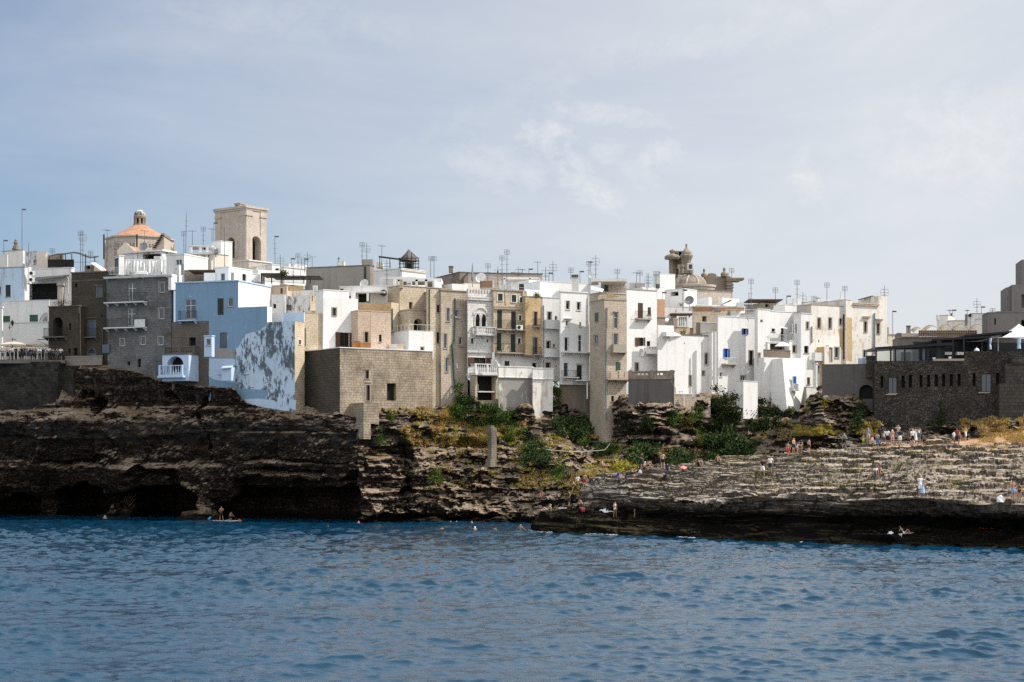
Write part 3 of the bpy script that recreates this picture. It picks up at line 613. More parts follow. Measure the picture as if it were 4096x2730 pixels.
def opening(T, v, f, a,b,c,d, kind, arch, dep):
    sur,fr,pn,sh,opn,_d=KW[kind]; tall=(d-c)>1.9
    k='door' if tall else 'window'; sp=d-(b-a)/2 if arch else d
    mb=MB(); n=0
    if sur is not None:
        w=.11
        fbox(mb,v,f,a-w,a,c,sp,-.02,.035); fbox(mb,v,f,b,b+w,c,sp,-.02,.035)
        if arch:
            r=(b-a)/2
            for q in range(10):
                A0,A1=PI*q/10,PI*(q+1)/10; m0=(a+b)/2
                P=[(m0-r*math.cos(A0),sp+r*math.sin(A0)),(m0-r*math.cos(A1),sp+r*math.sin(A1)),(m0-(r+w)*math.cos(A1),sp+(r+w)*math.sin(A1)),(m0-(r+w)*math.cos(A0),sp+(r+w)*math.sin(A0))]
                mb.raw([FP(v,f,u,z,o) for o in (-.02,.035) for u,z in P],[(0,1,2,3),(7,6,5,4),(0,4,5,1),(1,5,6,2),(2,6,7,3),(3,7,4,0)])
        else: fbox(mb,v,f,a-w,b+w,d,d+w,-.02,.04)
        n+=1
    if kind not in('vo','vd','bl','bs') and not tall:
        fbox(mb,v,f,a-.09,b+.09,c-.07,c-.003,-.05,.09); n+=1
    if n: root=mb.build(k,sur or SLS,T)
    else: root=None
    m2=MB()
    if fr is not None:
        w=.055; o0,o1=-dep+.012,-dep+.065
        fbox(m2,v,f,a,a+w,c,sp,o0,o1); fbox(m2,v,f,b-w,b,c,sp,o0,o1)
        fbox(m2,v,f,a+w,b-w,c,c+w,o0,o1); fbox(m2,v,f,a+w,b-w,sp-w,sp,o0,o1)
        if b-a>.75: fbox(m2,v,f,(a+b)/2-.03,(a+b)/2+.03,c+w,sp-w,o0,o1+.003)
        if tall and fr is FRW: fbox(m2,v,f,a+w,b-w,c+(d-c)*.68,c+(d-c)*.68+.05,o0,o1-.004)
        fo=m2.build('frame' if root else k,fr,T if root is None else root)
        if root is None: root=fo
    m3=MB(); mm=.0
    m3.quad(*([FP(v,f,a,c,-dep),FP(v,f,b,c,-dep),FP(v,f,b,d,-dep),FP(v,f,a,d,-dep)][::(1 if f=='R' else -1)]))
    po=m3.build('pane' if root else ('opening'), pn, root or T)
    if sh is not None:
        if opn:
            wd=(b-a)/2
            for s0,s1 in ((a-wd,a-.01),(b+.01,b+wd)):
                m4=MB(); fbox(m4,v,f,s0,s1,c,d,.04,.085)
                for q in range(7): fbox(m4,v,f,s0+.05,s1-.05,c+(d-c)*(q+.3)/7,c+(d-c)*(q+.75)/7,.085,.10)
                m4.build('shutter',sh,root)
        else:
            mid=(a+b)/2
            for s0,s1 in ((a+.02,mid-.008),(mid+.008,b-.02)):
                m4=MB(); fbox(m4,v,f,s0,s1,c+.02,sp-.02,-dep+.07,-dep+.11)
                q=max(3,int((d-c)/.22))
                for i in range(q): fbox(m4,v,f,s0+.05,s1-.05,c+(d-c)*(i+.25)/q,c+(d-c)*(i+.7)/q,-dep+.11,-dep+.122)
                m4.build('shutter',sh,root)
    return root
def vol(T, F, al, R_, bot, L=None, d=8.0, Y=None, mat=None, matR=None, cop=None, wins=(), on=None, name='wall', zbot=None, ztop=None):
    v=Vol(); a=R(al); v.t=Vector((math.cos(a),math.sin(a),0)); v.m=Vector((-math.sin(a),math.cos(a),0))
    v.nR=Vector((math.sin(a),-math.cos(a),0)); v.nL=-v.t
    if on is not None:
        A,t_,n_,l_=face_of(*on); Pt=on_plane(A,n_,sx(F[0]),sy(F[1])); Y=Pt.y
    v.F=at(F[0],F[1],Y); v.top=v.F.z if ztop is None else ztop; v.z0=at(F[0],bot,Y).z if zbot is None else zbot
    if R_ is not None: v.lR=(on_plane(v.F,v.nR,sx(R_),sy(F[1]))-v.F).dot(v.t)
    else: v.lR=d
    v.lL=(on_plane(v.F,v.nL,sx(L),sy(F[1]))-v.F).dot(v.m) if L is not None else d
    if v.lR<=0 or v.lL<=0: print('BAD VOL',T.name,CUR,F,v.lR,v.lL)
    ops={'R':[],'L':[]}; lst=[]
    for (f,x0,y0,x1,y1,k) in wins:
        arch=k.endswith('^'); k=k.rstrip('^')
        xc,yc=(x0+x1)/2,(y0+y1)/2
        u0,_=uz(v,f,x0,yc); u1,_=uz(v,f,x1,yc); _,za=uz(v,f,xc,y1); _,zb=uz(v,f,xc,y0)
        if u0>u1: u0,u1=u1,u0
        l=v.lR if f=='R' else v.lL
        u0=max(.06,u0); u1=min(l-.06,u1); za=max(v.z0+.05,za); zb=min(v.top-.05,zb)
        if u1-u0<.12 or zb-za<.12: print('BAD WIN',T.name,(f,x0,y0),u0,u1,za,zb,l); continue
        dp=min(KW[k][5],.8*(v.lL if f=='R' else v.lR)); ops[f].append((u0,u1,za,zb,dp,arch)); lst.append((f,u0,u1,za,zb,k,arch,dp))
    mb=MB(); mb.mi=1; wall_face(mb,v,'R',v.lR,v.z0,v.top,ops['R']); mb.mi=0; wall_face(mb,v,'L',v.lL,v.z0,v.top,ops['L'])
    z0,z1=v.z0,v.top; b=Vector((v.F.x,v.F.y,0)); e=b+v.t*v.lR; g=b+v.m*v.lL; h=e+v.m*v.lL; up=lambda p,z:(p.x,p.y,z)
    mb.quad(up(e,z0),up(h,z0),up(h,z1),up(e,z1)); mb.quad(up(h,z0),up(g,z0),up(g,z1),up(h,z1)); mb.quad(up(b,z1),up(e,z1),up(h,z1),up(g,z1))
    v.wall=mb.build(name,[mat,matR or mat],T)
    if cop:
        hh,pr,cm=cop; mb=MB(); mb.frame(b-v.t*pr-v.m*pr+Vector((0,0,z1+.002)),v.t,v.m,Vector((0,0,1)),v.lR+2*pr,v.lL+2*pr,hh)
        mb.build('roof',cm,T)
    for (f,u0,u1,za,zb,k,arch,dp) in lst: opening(T,v,f,u0,u1,za,zb,k,arch,dp)
    v.T=T; return v
def house(name,label,cat,F,bot,Y,group=None):
    return thing(name,label,cat,at(F[0],bot,Y),group)
def rail(mb, a, b, h, sp=.13, r=.012, bars=True, top=.022):
    a=Vector(a); b=Vector(b); up=Vector((0,0,h)); L=(b-a).length
    mb.tube(a+up,b+up,top,None,4); mb.tube(a+Vector((0,0,.06)),b+Vector((0,0,.06)),r*1.2,None,4)
    n=max(2,int(L/sp)) if bars else max(1,int(L/1.2))
    for i in range(n+1): p=a.lerp(b,i/n); mb.tube(p,p+up,r if bars else r*1.6,None,4)
def balus(mb, a, b, h, sp=.24):
    a=Vector(a); b=Vector(b); L=(b-a).length; d=(b-a).normalized(); w=Vector((-d.y,d.x,0))
    mb.frame(a-w*.09+Vector((0,0,h-.1)),d,w,Vector((0,0,1)),L,.18,.1); mb.frame(a-w*.08,d,w,Vector((0,0,1)),L,.16,.08)
    n=max(2,int(L/sp))
    for i in range(n):
        p=a.lerp(b,(i+.5)/n); H=h-.18
        mb.lathe(p+Vector((0,0,.08)),[(.05,0),(.035,H*.15),(.075,H*.4),(.03,H*.75),(.05,H)],8)
    k=max(1,round(L/1.9))
    for i in range(k+1):
        p=a.lerp(b,i/k); mb.frame(p-d*.11-w*.11,d,w,Vector((0,0,1)),.22,.22,h+.03)
def balcony(v,f,x0,x1,yf,yr,dep=.8,style='iron',slab=SLS,rmat=None,th=.14,brackets=True):
    xc=(x0+x1)/2; u0,_=uz(v,f,x0,yf); u1,_=uz(v,f,x1,yf); _,z=uz(v,f,xc,yf); _,zr=uz(v,f,xc,yr) if yr is not None else (0,z)
    if u0>u1: u0,u1=u1,u0
    l=v.lR if f=='R' else v.lL; u0=max(-.3,u0); u1=min(l+.3,u1)
    h=max(.75,min(1.1,zr-z)) if yr is not None else 0
    mb=MB(); fbox(mb,v,f,u0,u1,z-th,z,-.01,dep)
    if brackets:
        n=max(2,int((u1-u0)/1.3)+1)
        for i in range(n):
            u=u0+.15+(u1-u0-.3)*i/(n-1); fbox(mb,v,f,u-.07,u+.07,z-th-.16,z-th-.003,-.01,dep*.7); fbox(mb,v,f,u-.065,u+.065,z-th-.32,z-th-.163,-.01,dep*.35)
    o=mb.build('balcony',slab,v.T)
    if yr is not None:
        mb=MB(); P=[FP(v,f,u0+.06,z+.002,.0),FP(v,f,u0+.06,z+.002,dep-.07),FP(v,f,u1-.06,z+.002,dep-.07),FP(v,f,u1-.06,z+.002,.0)]
        for a,b in zip(P[:-1],P[1:]):
            if style=='iron': rail(mb,a,b,h)
            elif style=='bal': balus(mb,a,b,h)
            elif style=='glass':
                d=(b-a).normalized(); w=Vector((-d.y,d.x,0)); mb.frame(a-w*.01,d,w,Vector((0,0,1)),(b-a).length,.02,h)
            else:
                d=(b-a).normalized(); w=Vector((-d.y,d.x,0)); mb.frame(a-w*.06,d,w,Vector((0,0,1)),(b-a).length,.12,h)
        mb.build('railing' if style!='bal' else 'balustrade', rmat or (IRN if style=='iron' else slab), o)
    return o
def pipe(v,f,pts,r=.06,mat=GPI):
    mb=MB(); P=[]
    for (x,y) in pts: u,z=uz(v,f,x,y); P.append(FP(v,f,u,z,r+.03))
    mb.path(P,r,6); mb.build('drainpipe',mat,v.T)
def band(v,f,x0,x1,y0,y1,o=.12,mat=SLS,name='moulding'):
    xc=(x0+x1)/2; u0,_=uz(v,f,x0,(y0+y1)/2); u1,_=uz(v,f,x1,(y0+y1)/2); _,za=uz(v,f,xc,y1); _,zb=uz(v,f,xc,y0)
    if u0>u1: u0,u1=u1,u0
    mb=MB(); fbox(mb,v,f,u0,u1,za,zb,-.01,o); fbox(mb,v,f,u0-.03,u1+.03,zb-(zb-za)*.3,zb+.02,o+.002,o+.05); return mb.build(name,mat,v.T)
def patch(v,f,pts,mat,name='bare_patch',o=.012):
    """a raised skin of other render on the wall, with its own outline"""
    mb=MB(); Q=[FP(v,f,*uz(v,f,x,y),o) for x,y in pts]; Q0=[FP(v,f,*uz(v,f,x,y),-.02) for x,y in pts]
    n=len(pts); mb.raw(Q+Q0,[tuple(range(n))]+[(i,(i+1)%n,n+(i+1)%n,n+i) for i in range(n)]); return mb.build(name,mat,v.T)
def wbox(T,name,mat,x0,y0,x1,y1,Y,dep=1.0,al=0.0):
    """free-standing upright block seen between two columns and rows"""
    p=at(x0,y1,Y); q=at(x1,y1,Y); z1=at(x0,y0,Y).z; a=R(al); t_=Vector((math.cos(a),math.sin(a),0)); m_=Vector((-math.sin(a),math.cos(a),0))
    L=(q.x-p.x)/max(.2,math.cos(a)); mb=MB(); mb.frame(p,t_,m_,Vector((0,0,1)),L,dep,z1-p.z); return mb.build(name,mat,T)
# ================================================================ the town, left to right
def tall_cop(m=SLW,h=.14,p=.08): return (h,p,m)
# ---- left end, crop A
crop('A')
T=house('white_house','white house at the far left edge with a blue-grey stained wall and dark shuttered window','house',(215,640),1150,226)
v=vol(T,(215,632),72,255,1150,L=-70,Y=226,mat=plaster('bluish_stained_render',(.52,.64,.76),(.25,.27,.28),.8,streak=.75,peel=.62,pcol=(.30,.33,.35)),matR=WH,cop=(.12,.05,SLS),wins=[('L',48,785,92,888,'sk'),('L',-12,800,6,860,'sk')])
T=house('white_house','long white house with a shaded loggia under a sloping awning, left of brown houses','house',(620,640),900,229)
v=vol(T,(622,640),74,650,965,L=232,Y=229,mat=WH,cop=(.12,.05,SLW),wins=[('L',258,770,500,916,'vo')])
mb=MB(); rail(mb,FP(v,'L',.2+uz(v,'L',500,916)[0],uz(v,'L',500,916)[1]),FP(v,'L',uz(v,'L',225,916)[0],uz(v,'L',225,916)[1]),1.0); mb.build('railing',IRN,T)
u0,z0=uz(v,'L',602,722); u1,z1=uz(v,'L',320,770); mb=MB()
mb.raw([FP(v,'L',u0,z0+.35,.02),FP(v,'L',u1,z0+.15,.02),FP(v,'L',u1,z1,2.0),FP(v,'L',u0,z0-.1,2.0)]+[FP(v,'L',u0,z0+.39,.02),FP(v,'L',u1,z0+.19,.02),FP(v,'L',u1,z1+.04,2.0),FP(v,'L',u0,z0-.06,2.0)],[(0,1,2,3),(7,6,5,4),(0,4,5,1),(1,5,6,2),(2,6,7,3),(3,7,4,0)])
mb.build('awning',plain('dark_awning_cloth',(.07,.062,.056),.9),T)
pipe(v,'L',[(568,685),(598,730),(600,865)],.07,SLW)
wbox(T,'pier',WH,216,628,255,770,226.6,1.0)
T=house('white_house','low white house with two green shuttered windows and a fan-shaped iron grille','house',(428,925),1270,222)
v=vol(T,(428,920),76,432,1460,L=20,Y=221.5,mat=WH,cop=(.1,.04,SLW),wins=[('L',258,1045,330,1118,'sg'),('L',22,1055,88,1106,'sg')])
mb=MB(); u,z=uz(v,'L',412,1118)
for k in range(9):
    q=PI/2*k/8; mb.tube(FP(v,'L',u,z,.06),FP(v,'L',u+1.05*math.sin(q)*1.05,z+1.35*math.cos(q),.06),.018,None,4)
for rr in (.55,1.0): mb.path([FP(v,'L',u+1.1*rr*math.sin(PI/2*k/8),z+1.35*rr*math.cos(PI/2*k/8),.06) for k in range(9)],.016,4)
mb.build('iron_grille',IRN,T)
v2=vol(T,(420,1112),76,425,1462,L=75,Y=219.5,mat=WHC,cop=(.12,.1,SLW))
T=house('white_house','white corner house cut by the left picture edge beside the terrace umbrellas','house',(20,975),1450,219)
v=vol(T,(18,985),76,26,1460,L=-80,Y=219,mat=WH,cop=(.2,.1,SLW))
T=house('stone_house','small brown stone house with a deep arched doorway behind an iron balcony','house',(685,970),1450,213)
v=vol(T,(685,970),70,None,1500,L=425,Y=213.2,mat=STB,cop=(.12,.1,SLD),wins=[('L',462,1068,545,1236,'vo^'),('L',600,1118,619,1176,'vd'),('L',595,1340,615,1385,'vd'),('L',640,1335,675,1400,'vd')])
balcony(v,'L',348,592,1238,1165,.9,'iron',SLD)
wbox(T,'chimney',STC,500,790,545,960,214.5,.9); wbox(T,'chimney_cap',SLS,494,768,552,790,214.3,1.2)
T=house('stone_house','tall dark brown stone house with grey-blue shutters and a small iron balcony','house',(940,660),1480,214)
v=vol(T,(942,672),70,None,1560,L=622,Y=213.6,mat=STB,cop=(.16,.08,SLD),wins=[('L',845,800,888,892,'sb'),('L',772,1098,832,1236,'sb'),('L',768,1338,832,1402,'sb^'),('L',652,772,672,806,'vd'),('L',880,1045,892,1062,'vd')])
balcony(v,'L',720,855,1238,1165,.55,'iron',SLD); pipe(v,'L',[(684,975),(684,1400)],.07); pipe(v,'L',[(935,720),(937,1165),(900,1180),(900,1470)],.08)
band(v,'L',625,940,742,752,.05,SLD); band(v,'L',830,905,785,795,.1,SLD); band(v,'L',765,845,1068,1076,.12,SLD)
T=thing('stone_parapet','pale block parapet along the ledge below the brown stone houses','wall',at(885,1480,211.8))
v=vol(T,(886,1406),70,892,1482,L=566,Y=211.9,d=1.0,mat=stone('pale_parapet_blocks',(.26,.235,.195),(.33,.30,.255),(.14,.125,.105),.5,.26,.3,(.15,.135,.11)),cop=(.08,.05,SLS))
T=house('stone_house','grey limestone apartment house with two long iron balconies and glass doors','house',(1490,715),1540,210)
v=vol(T,(1492,716),70,1512,1680,L=938,Y=209.6,mat=STG,wins=[('L',1118,768,1182,918,'gw'),('L',1388,765,1432,850,'gs'),('L',1114,990,1178,1142,'gw'),('L',1384,990,1427,1080,'gs'),('L',1047,1255,1083,1315,'gs'),('L',1223,1236,1266,1306,'gs'),('L',1378,1240,1422,1308,'gs'),('L',1198,1428,1227,1506,'dk'),('L',1110,1452,1133,1486,'vd'),('L',1360,1448,1398,1566,'sb')])
band(v,'L',920,1512,708,722,.45,SLW,'cornice')
balcony(v,'L',940,1286,936,852,.95,'iron',SLW); balcony(v,'L',936,1286,1156,1080,.95,'iron',SLW)
u,z=uz(v,'L',1254,1125); mb=MB(); fbox(mb,v,'L',u-.75,u+.75,z-.5,z+.5,.96,1.0); mb.build('sign_board',plain('off_white_board',(.62,.64,.60),.6),T)
u,z=uz(v,'L',933,1340); mb=MB(); fbox(mb,v,'L',u-.5,u+.5,z-.55,z+.5,.02,.3); mb.build('meter_box',SHB,T)
for y in (936,1156): pass
TT=thing('masonry_wall','dark old masonry retaining wall dropping from the crowded terrace to the cliff','wall',at(250,1900,211.5))
_mm=stone('dark_old_masonry',(.020,.018,.016),(.085,.078,.07),(.012,.011,.010),.6,.31,.8,(.02,.018,.015)); vol(TT,(505,1452),77,None,1890,L=-300,Y=211.9,d=3,mat=_mm); vol(TT,(640,1500),77,None,1880,L=506,Y=212.6,d=3,mat=_mm)
# roof terrace of the grey house
mb=MB(); a=at(945,700,209.4); b=at(1235,700,209.4)
TT=thing('roof_terrace_railing','thin white railing round the roof terrace of the grey limestone house','railing',at(1240,700,209.7))
mb=MB(); rail(mb,at(950,700,213.0),at(1500,700,209.8),1.0,.2,.016); mb.build('railing',IRW,TT)
TT=thing('white_curtain','white curtains tied along a pergola on the grey house roof terrace','curtain',at(1250,690,213))
def curtain(T,x0,x1,yt,yb,Y,n=60,mat=CAN,amp=.16):
    a=at(x0,yt,Y); b=at(x1,yt,Y); zb=at(x0,yb,Y).z; vs=[]; fs=[]; m=6
    for j in range(m+1):
        for i in range(n+1):
            p=a.lerp(b,i/n); s=j/m; k=1-.30*math.sin(PI*s)*(.5+.5*math.sin(i*.37+.4))
            vs.append((p.x,p.y+amp*math.sin(i*.9)*(.4+s)+.2*math.sin(i*.21),p.z+(zb-p.z)*s*(.92+.08*math.sin(i*.5))))
    for j in range(m):
        for i in range(n):
            if i%15==14: continue
            q=j*(n+1)+i; fs.append((q,q+1,q+n+2,q+n+1))
    mb=MB(); mb.raw(vs,fs); return mb.build('cloth',mat,T,True)
curtain(TT,1098,1440,575,688,212.6,90)
mb=MB(); 
for x in (1092,1190,1290,1400,1442): mb.tube(at(x,695,212.5),at(x,565,212.5),.05,None,5)
mb.tube(at(1088,570,212.5),at(1445,570,212.5),.05,None,5); mb.tube(at(1088,568,215),at(1445,568,215),.05,None,5); mb.build('pergola_frame',IRW,TT)
TT=thing('white_kiosk','narrow white stair head with a pale blue door beside the curtained roof terrace','stair head',at(1060,695,213))
v=vol(TT,(1036,532),30,1082,700,L=998,Y=213.5,mat=WHC,cop=(.1,.06,SLW),wins=[('L',1003,560,1030,690,'sb')])
TT=thing('garden_sofa','white outdoor sofa on the curtained roof terrace','sofa',at(1230,690,211.2))
wbox(TT,'seat',CAN,1180,672,1280,692,211,.8); wbox(TT,'backrest',CAN,1185,662,1275,672,211.7,.15)

# ---- back rows on the far left
T=house('white_house','small white house with a pot on its roof edge at the far left skyline','house',(200,480),650,240)
v=vol(T,(198,482),60,215,700,L=20,Y=240,mat=WHS,cop=(.1,.05,SLS))
T=house('white_house','blank white block at the left edge of the skyline','house',(60,520),650,238)
v=vol(T,(62,524),60,70,700,L=-60,Y=236,mat=WHS)
TT=thing('stone_urn','dark stone urn on a pedestal above the far left white roof','urn',at(138,478,241)); mb=MB(); 
mb.lathe(at(138,478,241),[(.55,0),(.55,.2),(.42,.25),(.42,.5),(.2,.6),(.28,.8),(.33,1.0),(.2,1.2),(.22,1.35),(.1,1.5),(0.02,1.6)],10); mb.build('body',STD,TT)
T=house('stone_house','grey patched old house with a dark doorway at the left skyline','house',(322,485),650,239)
v=vol(T,(322,487),50,415,720,L=228,Y=237.5,mat=WHP,matR=GRL,wins=[('L',292,570,310,615,'vd')])
T=house('stone_house','low rough stone house front behind the rush pergola','house',(540,515),650,242)
v=vol(T,(545,520),70,556,720,L=325,Y=240,mat=STD)
T=house('white_house','low whitewashed terrace wall with brown stained top at the far left','house',(410,630),700,232)
v=vol(T,(412,640),78,418,760,L=-20,Y=231.5,mat=STD)
TT=thing('rush_pergola','dark rush roof pergola on thin posts between the roofs left of the domed church','pergola',at(640,630,234))
mb=MB(); top=[]; n=14
for i in range(n+1):
    s=i/n; x=415+(850-415)*s; y=545-38*math.sin(PI*min(1,s*1.15))-6*math.sin(s*14)
    top.append((at(x,y,232.5),at(x+10,y-8,237)))
for (a,b),(c,d) in zip(top[:-1],top[1:]):
    z=Vector((0,0,.09)); mb.raw([a,c,d,b,a-z,c-z,d-z,b-z],[(0,1,2,3),(7,6,5,4),(0,4,5,1),(1,5,6,2),(2,6,7,3),(3,7,4,0)])
mb.build('roof',plain('dry_rush_mat',(.055,.046,.038),.95,var=.4),TT)
mb=MB()
for x,y in ((430,548),(530,525),(570,520),(625,515),(745,515),(825,535)):
    for Yq in (232.8,236.8): mb=MB(); mb.tube(at(x,632,Yq),at(x,y,Yq),.07,None,6); mb.build('post',IRN,TT)
mb=MB(); mb.tube(at(430,590,232.8),at(850,585,232.8),.03,None,4); mb.build('beam',IRN,TT)
mb=MB(); mb.frame(at(415,630,233.2),(1,0,0),(0,1,0),(0,0,1),3.6,.05,1.05); mb.build('rush_screen',plain('dark_rush_screen',(.03,.027,.024),.95),TT)
T=house('stair_head','small stone hut with a pale sloping panel roof, right end of the rush pergola','hut',(790,610),660,233)
v=vol(T,(792,612),60,905,700,L=735,Y=226,mat=STD,wins=[('L',745,615,786,650,'vd')])
a=at(790,592,225.8); b=at(830,590,226.5); c=at(925,652,226.2); d=at(880,655,225.5); mb=MB(); z=Vector((0,0,.12)); mb.raw([a,b,c,d,a-z,b-z,c-z,d-z],[(0,1,2,3),(7,6,5,4),(0,4,5,1),(1,5,6,2),(2,6,7,3),(3,7,4,0)]); mb.build('roof',SLW,T)

# ---- the domed church
TT=thing('domed_church','octagonal tan stone church with a terracotta roof and a small domed lantern','church',at(1145,560,256))
c=W(0,0,256); cx=at(1130,600,256); n8=R(22.5)
rx=(at(1430,400,256).x-at(852,400,256).x)/2*1.02; base=at(1145,640,256).z; top=at(1145,328,252).z
ctr=Vector((at(1142,400,256).x,262,0)); mb=MB(); mb.lathe(ctr,[(rx,base),(rx,top-.5),(rx*1.015,top-.5),(rx*1.015,top-.35),(rx,top-.35),(rx,top)],8,R(8)); mb.build('drum',STC,TT)
mb=MB(); mb.lathe(ctr,[(rx*1.0,top),(rx*1.05,top+.1),(rx*1.05,top+.3),(rx*.95,top+.3)],8,R(8)); mb.build('cornice',STC,TT)
rl=(at(1192,200,256).x-at(1090,200,256).x)/2; lt=at(1145,238,258).z
mb=MB(); pr=[(rx*.93,top+.3)]
for k in range(1,9): s=k/8; pr.append((rx*.93*(1-s)+rl*1.15*s, top+.3+(lt-top-.3)*(s**1.12)))
mb.lathe(ctr,pr,24,R(8)); mb.build('roof',TIL,TT)
z3=at(1145,150,258).z; z4=at(1145,98,258).z
mb=MB(); mb.lathe(ctr,[(rl*1.12,lt-.1),(rl*1.12,lt+.12),(rl*.8,lt+.12),(rl*.8,z3-.5),(rl*1.0,z3-.45),(rl*1.1,z3-.2),(rl*1.05,z3)],16)
for k in range(8):
    q=R(45*k+10); p=ctr+Vector((rl*.88*math.cos(q),rl*.88*math.sin(q),0)); mb.lathe(p,[(.2,lt+.12),(.16,lt+.4),(.15,z3-.5),(.2,z3-.45)],8)
lan=mb.build('lantern',STD,TT)
for k in range(8):
    q=R(45*k+32.5); mb=MB(); p=ctr+Vector((rl*.80*math.cos(q),rl*.80*math.sin(q),lt+.35)); d=Vector((-math.sin(q),math.cos(q),0)); mb.frame(p-d*.2,d,Vector((math.cos(q),math.sin(q),0)),(0,0,1),.4,.03,(z3-lt)*.62); mb.build('opening',DARK,lan)
m_dome=M('patterned_dome_tiles'); t=NT(m_dome); p=t.geo(); ch=t.n('ShaderNodeTexVoronoi',{'Vector':p,'Scale':3.2}); cc=t.n('ShaderNodeSeparateColor',{0:ch.outputs['Color']}).outputs[0]
t.out(t.ramp(cc,(0,(.09,.12,.10)),(.45,(.36,.36,.30)),(.75,(.55,.53,.45)),interp='CONSTANT'),.4)
mb=MB(); mb.lathe(ctr,[(rl*1.02*math.cos(PI/2*k/7),z3+(z4-z3)*math.sin(PI/2*k/7)) for k in range(7)]+[(.03,z4)],20); mb.build('dome',m_dome,TT,True)
# hanging arches under the eaves
mb=MB()
for k in range(8):
    a0=R(8+45*k); a1=R(8+45*(k+1)); p=ctr+Vector((rx*math.cos(a0),rx*math.sin(a0),0)); q=ctr+Vector((rx*math.cos(a1),rx*math.sin(a1),0)); d=(q-p); L=d.length; d.normalize(); nn=Vector((d.y,-d.x,0))
    for i in range(16): mb.frame(p+d*(L*(i+.3)/16)+Vector((0,0,top-1.3+.3*(i%2))),d,nn,(0,0,1),.22,.14,.8-.3*(i%2))
    for e in (p,): mb.frame(e-d*.35-nn*.05+Vector((0,0,base)),d,nn,(0,0,1),.7,.2,top-.5-base)
mb.build('arched_frieze',STC,TT)
for x,y0,y1 in ((905,345,560),(1192,345,455)): mb=MB(); mb.tube(at(x,y1,248.2),at(x,y0,248.2),.13,None,6); mb.build('drainpipe',IRN,TT)
T=thing('stone_buttress','sloping stepped buttress of tan stone against the right side of the domed church','buttress',at(1380,480,250))
mb=MB(); z=Vector((0,4.5,0)); P=[at(1330,478,249),at(1412,345,249),at(1428,350,249),at(1428,480,249)]; mb.raw(P+[p+z for p in P],[(0,1,2,3)[::-1],(4,5,6,7),(0,1,5,4),(1,2,6,5),(2,3,7,6),(3,0,4,7)]); mb.build('body',STC,T)
mb=MB()
for k in range(9):
    s=k/9; a=at(1326+84*s,478-132*s,248.9); mb.frame(a,(1,0,0),(0,1,0),(0,0,1),.55,4.6,.42)
mb.build('step',STD,T)
T=house('gabled_wall','small pale gable with a strip of terracotta roof in front of the domed church','house',(1090,470),520,246)
mb=MB(); P=[at(1020,520,244),at(1020,480,244),at(1090,412,244),at(1105,420,244),at(1190,505,244),at(1190,520,244)]; z=Vector((0,.6,0)); k=len(P); mb.raw(P+[p+z for p in P],[tuple(range(k))[::-1],tuple(range(k,2*k))]+[(i,(i+1)%k,k+(i+1)%k,k+i) for i in range(k)]); mb.build('wall',CRM,T)
mb=MB(); a,b=at(1125,445,244.4),at(1180,500,244.4); c,d=at(1235,505,247),at(1200,462,247); z=Vector((0,0,.15)); mb.raw([a,b,c,d,a-z,b-z,c-z,d-z],[(0,1,2,3),(7,6,5,4),(0,4,5,1),(1,5,6,2),(2,6,7,3),(3,7,4,0)]); mb.build('roof',TIL,T)
T=house('white_house','flat white roofs with a dark covered veranda right below the domed church','house',(1510,490),600,232)
v=vol(T,(1412,492),62,1520,700,L=1082,Y=231,mat=WHP,cop=(.25,.25,SLW),wins=[('L',1245,515,1400,560,'vo')])
wbox(T,'air_vent',SLW,1340,535,1400,560,229.8,.5)

# ---- crop B: bell tower and the roofs round it
crop('B')
TT=thing('bell_tower','square pale stone bell tower with tall arched openings, seen on its corner','tower',at(835,620,256))
v=vol(TT,(835,112),52,1012,700,L=570,Y=256,mat=STC,wins=[('L',676,372,743,552,'vo^'),('R',876,362,961,592,'vo^')])
for (dz0,dz1,pr) in ((0,.35,.28),(-.28,0,.14)):
    mb=MB(); b=v.F+Vector((0,0,dz0)); b.z=v.top+dz0; mb.frame(Vector((v.F.x,v.F.y,v.top+dz0+.002))-v.t*pr-v.m*pr,v.t,v.m,(0,0,1),v.lR+2*pr,v.lL+2*pr,dz1-dz0-.004); mb.build('cornice',STC,TT)
mb=MB()
for f,l in (('R',v.lR),('L',v.lL)):
    zc=uz(v,f,v.F.x*0+835,165)[1]
    for (u0,u1) in ((.02,1.25),(l-1.25,l-.02)):
        fbox(mb,v,f,u0,u1,v.z0,zc-.25,-.02,.10); fbox(mb,v,f,u0-.1,u1+.1,zc-.25,zc,-.02,.22); fbox(mb,v,f,u0,u1,zc,v.top-.3,-.02,.10)
mb.build('pilaster',STC,TT)
def archivolt(T,v,f,x0,x1,ytop,ybot,w=.5,o=.14,mat=STC,name='arch_surround'):
    a=uz(v,f,x0,(ytop+ybot)/2)[0]; b=uz(v,f,x1,(ytop+ybot)/2)[0]; a,b=min(a,b),max(a,b); zt=uz(v,f,(x0+x1)/2,ytop)[1]; zb=uz(v,f,(x0+x1)/2,ybot)[1]; r=(b-a)/2; sp=zt-r; m0=(a+b)/2
    mb=MB(); fbox(mb,v,f,a-w,a,zb,sp,-.02,o); fbox(mb,v,f,b,b+w,zb,sp,-.02,o)
    for q in range(12):
        A0,A1=PI*q/12,PI*(q+1)/12; P=[(m0-r*math.cos(A0),sp+r*math.sin(A0)),(m0-r*math.cos(A1),sp+r*math.sin(A1)),(m0-(r+w)*math.cos(A1),sp+(r+w)*math.sin(A1)),(m0-(r+w)*math.cos(A0),sp+(r+w)*math.sin(A0))]
        mb.raw([FP(v,f,u,z,k) for k in (-.02,o) for u,z in P],[(0,1,2,3),(7,6,5,4),(0,4,5,1),(1,5,6,2),(2,6,7,3),(3,7,4,0)])
    return mb.build(name,mat,T)
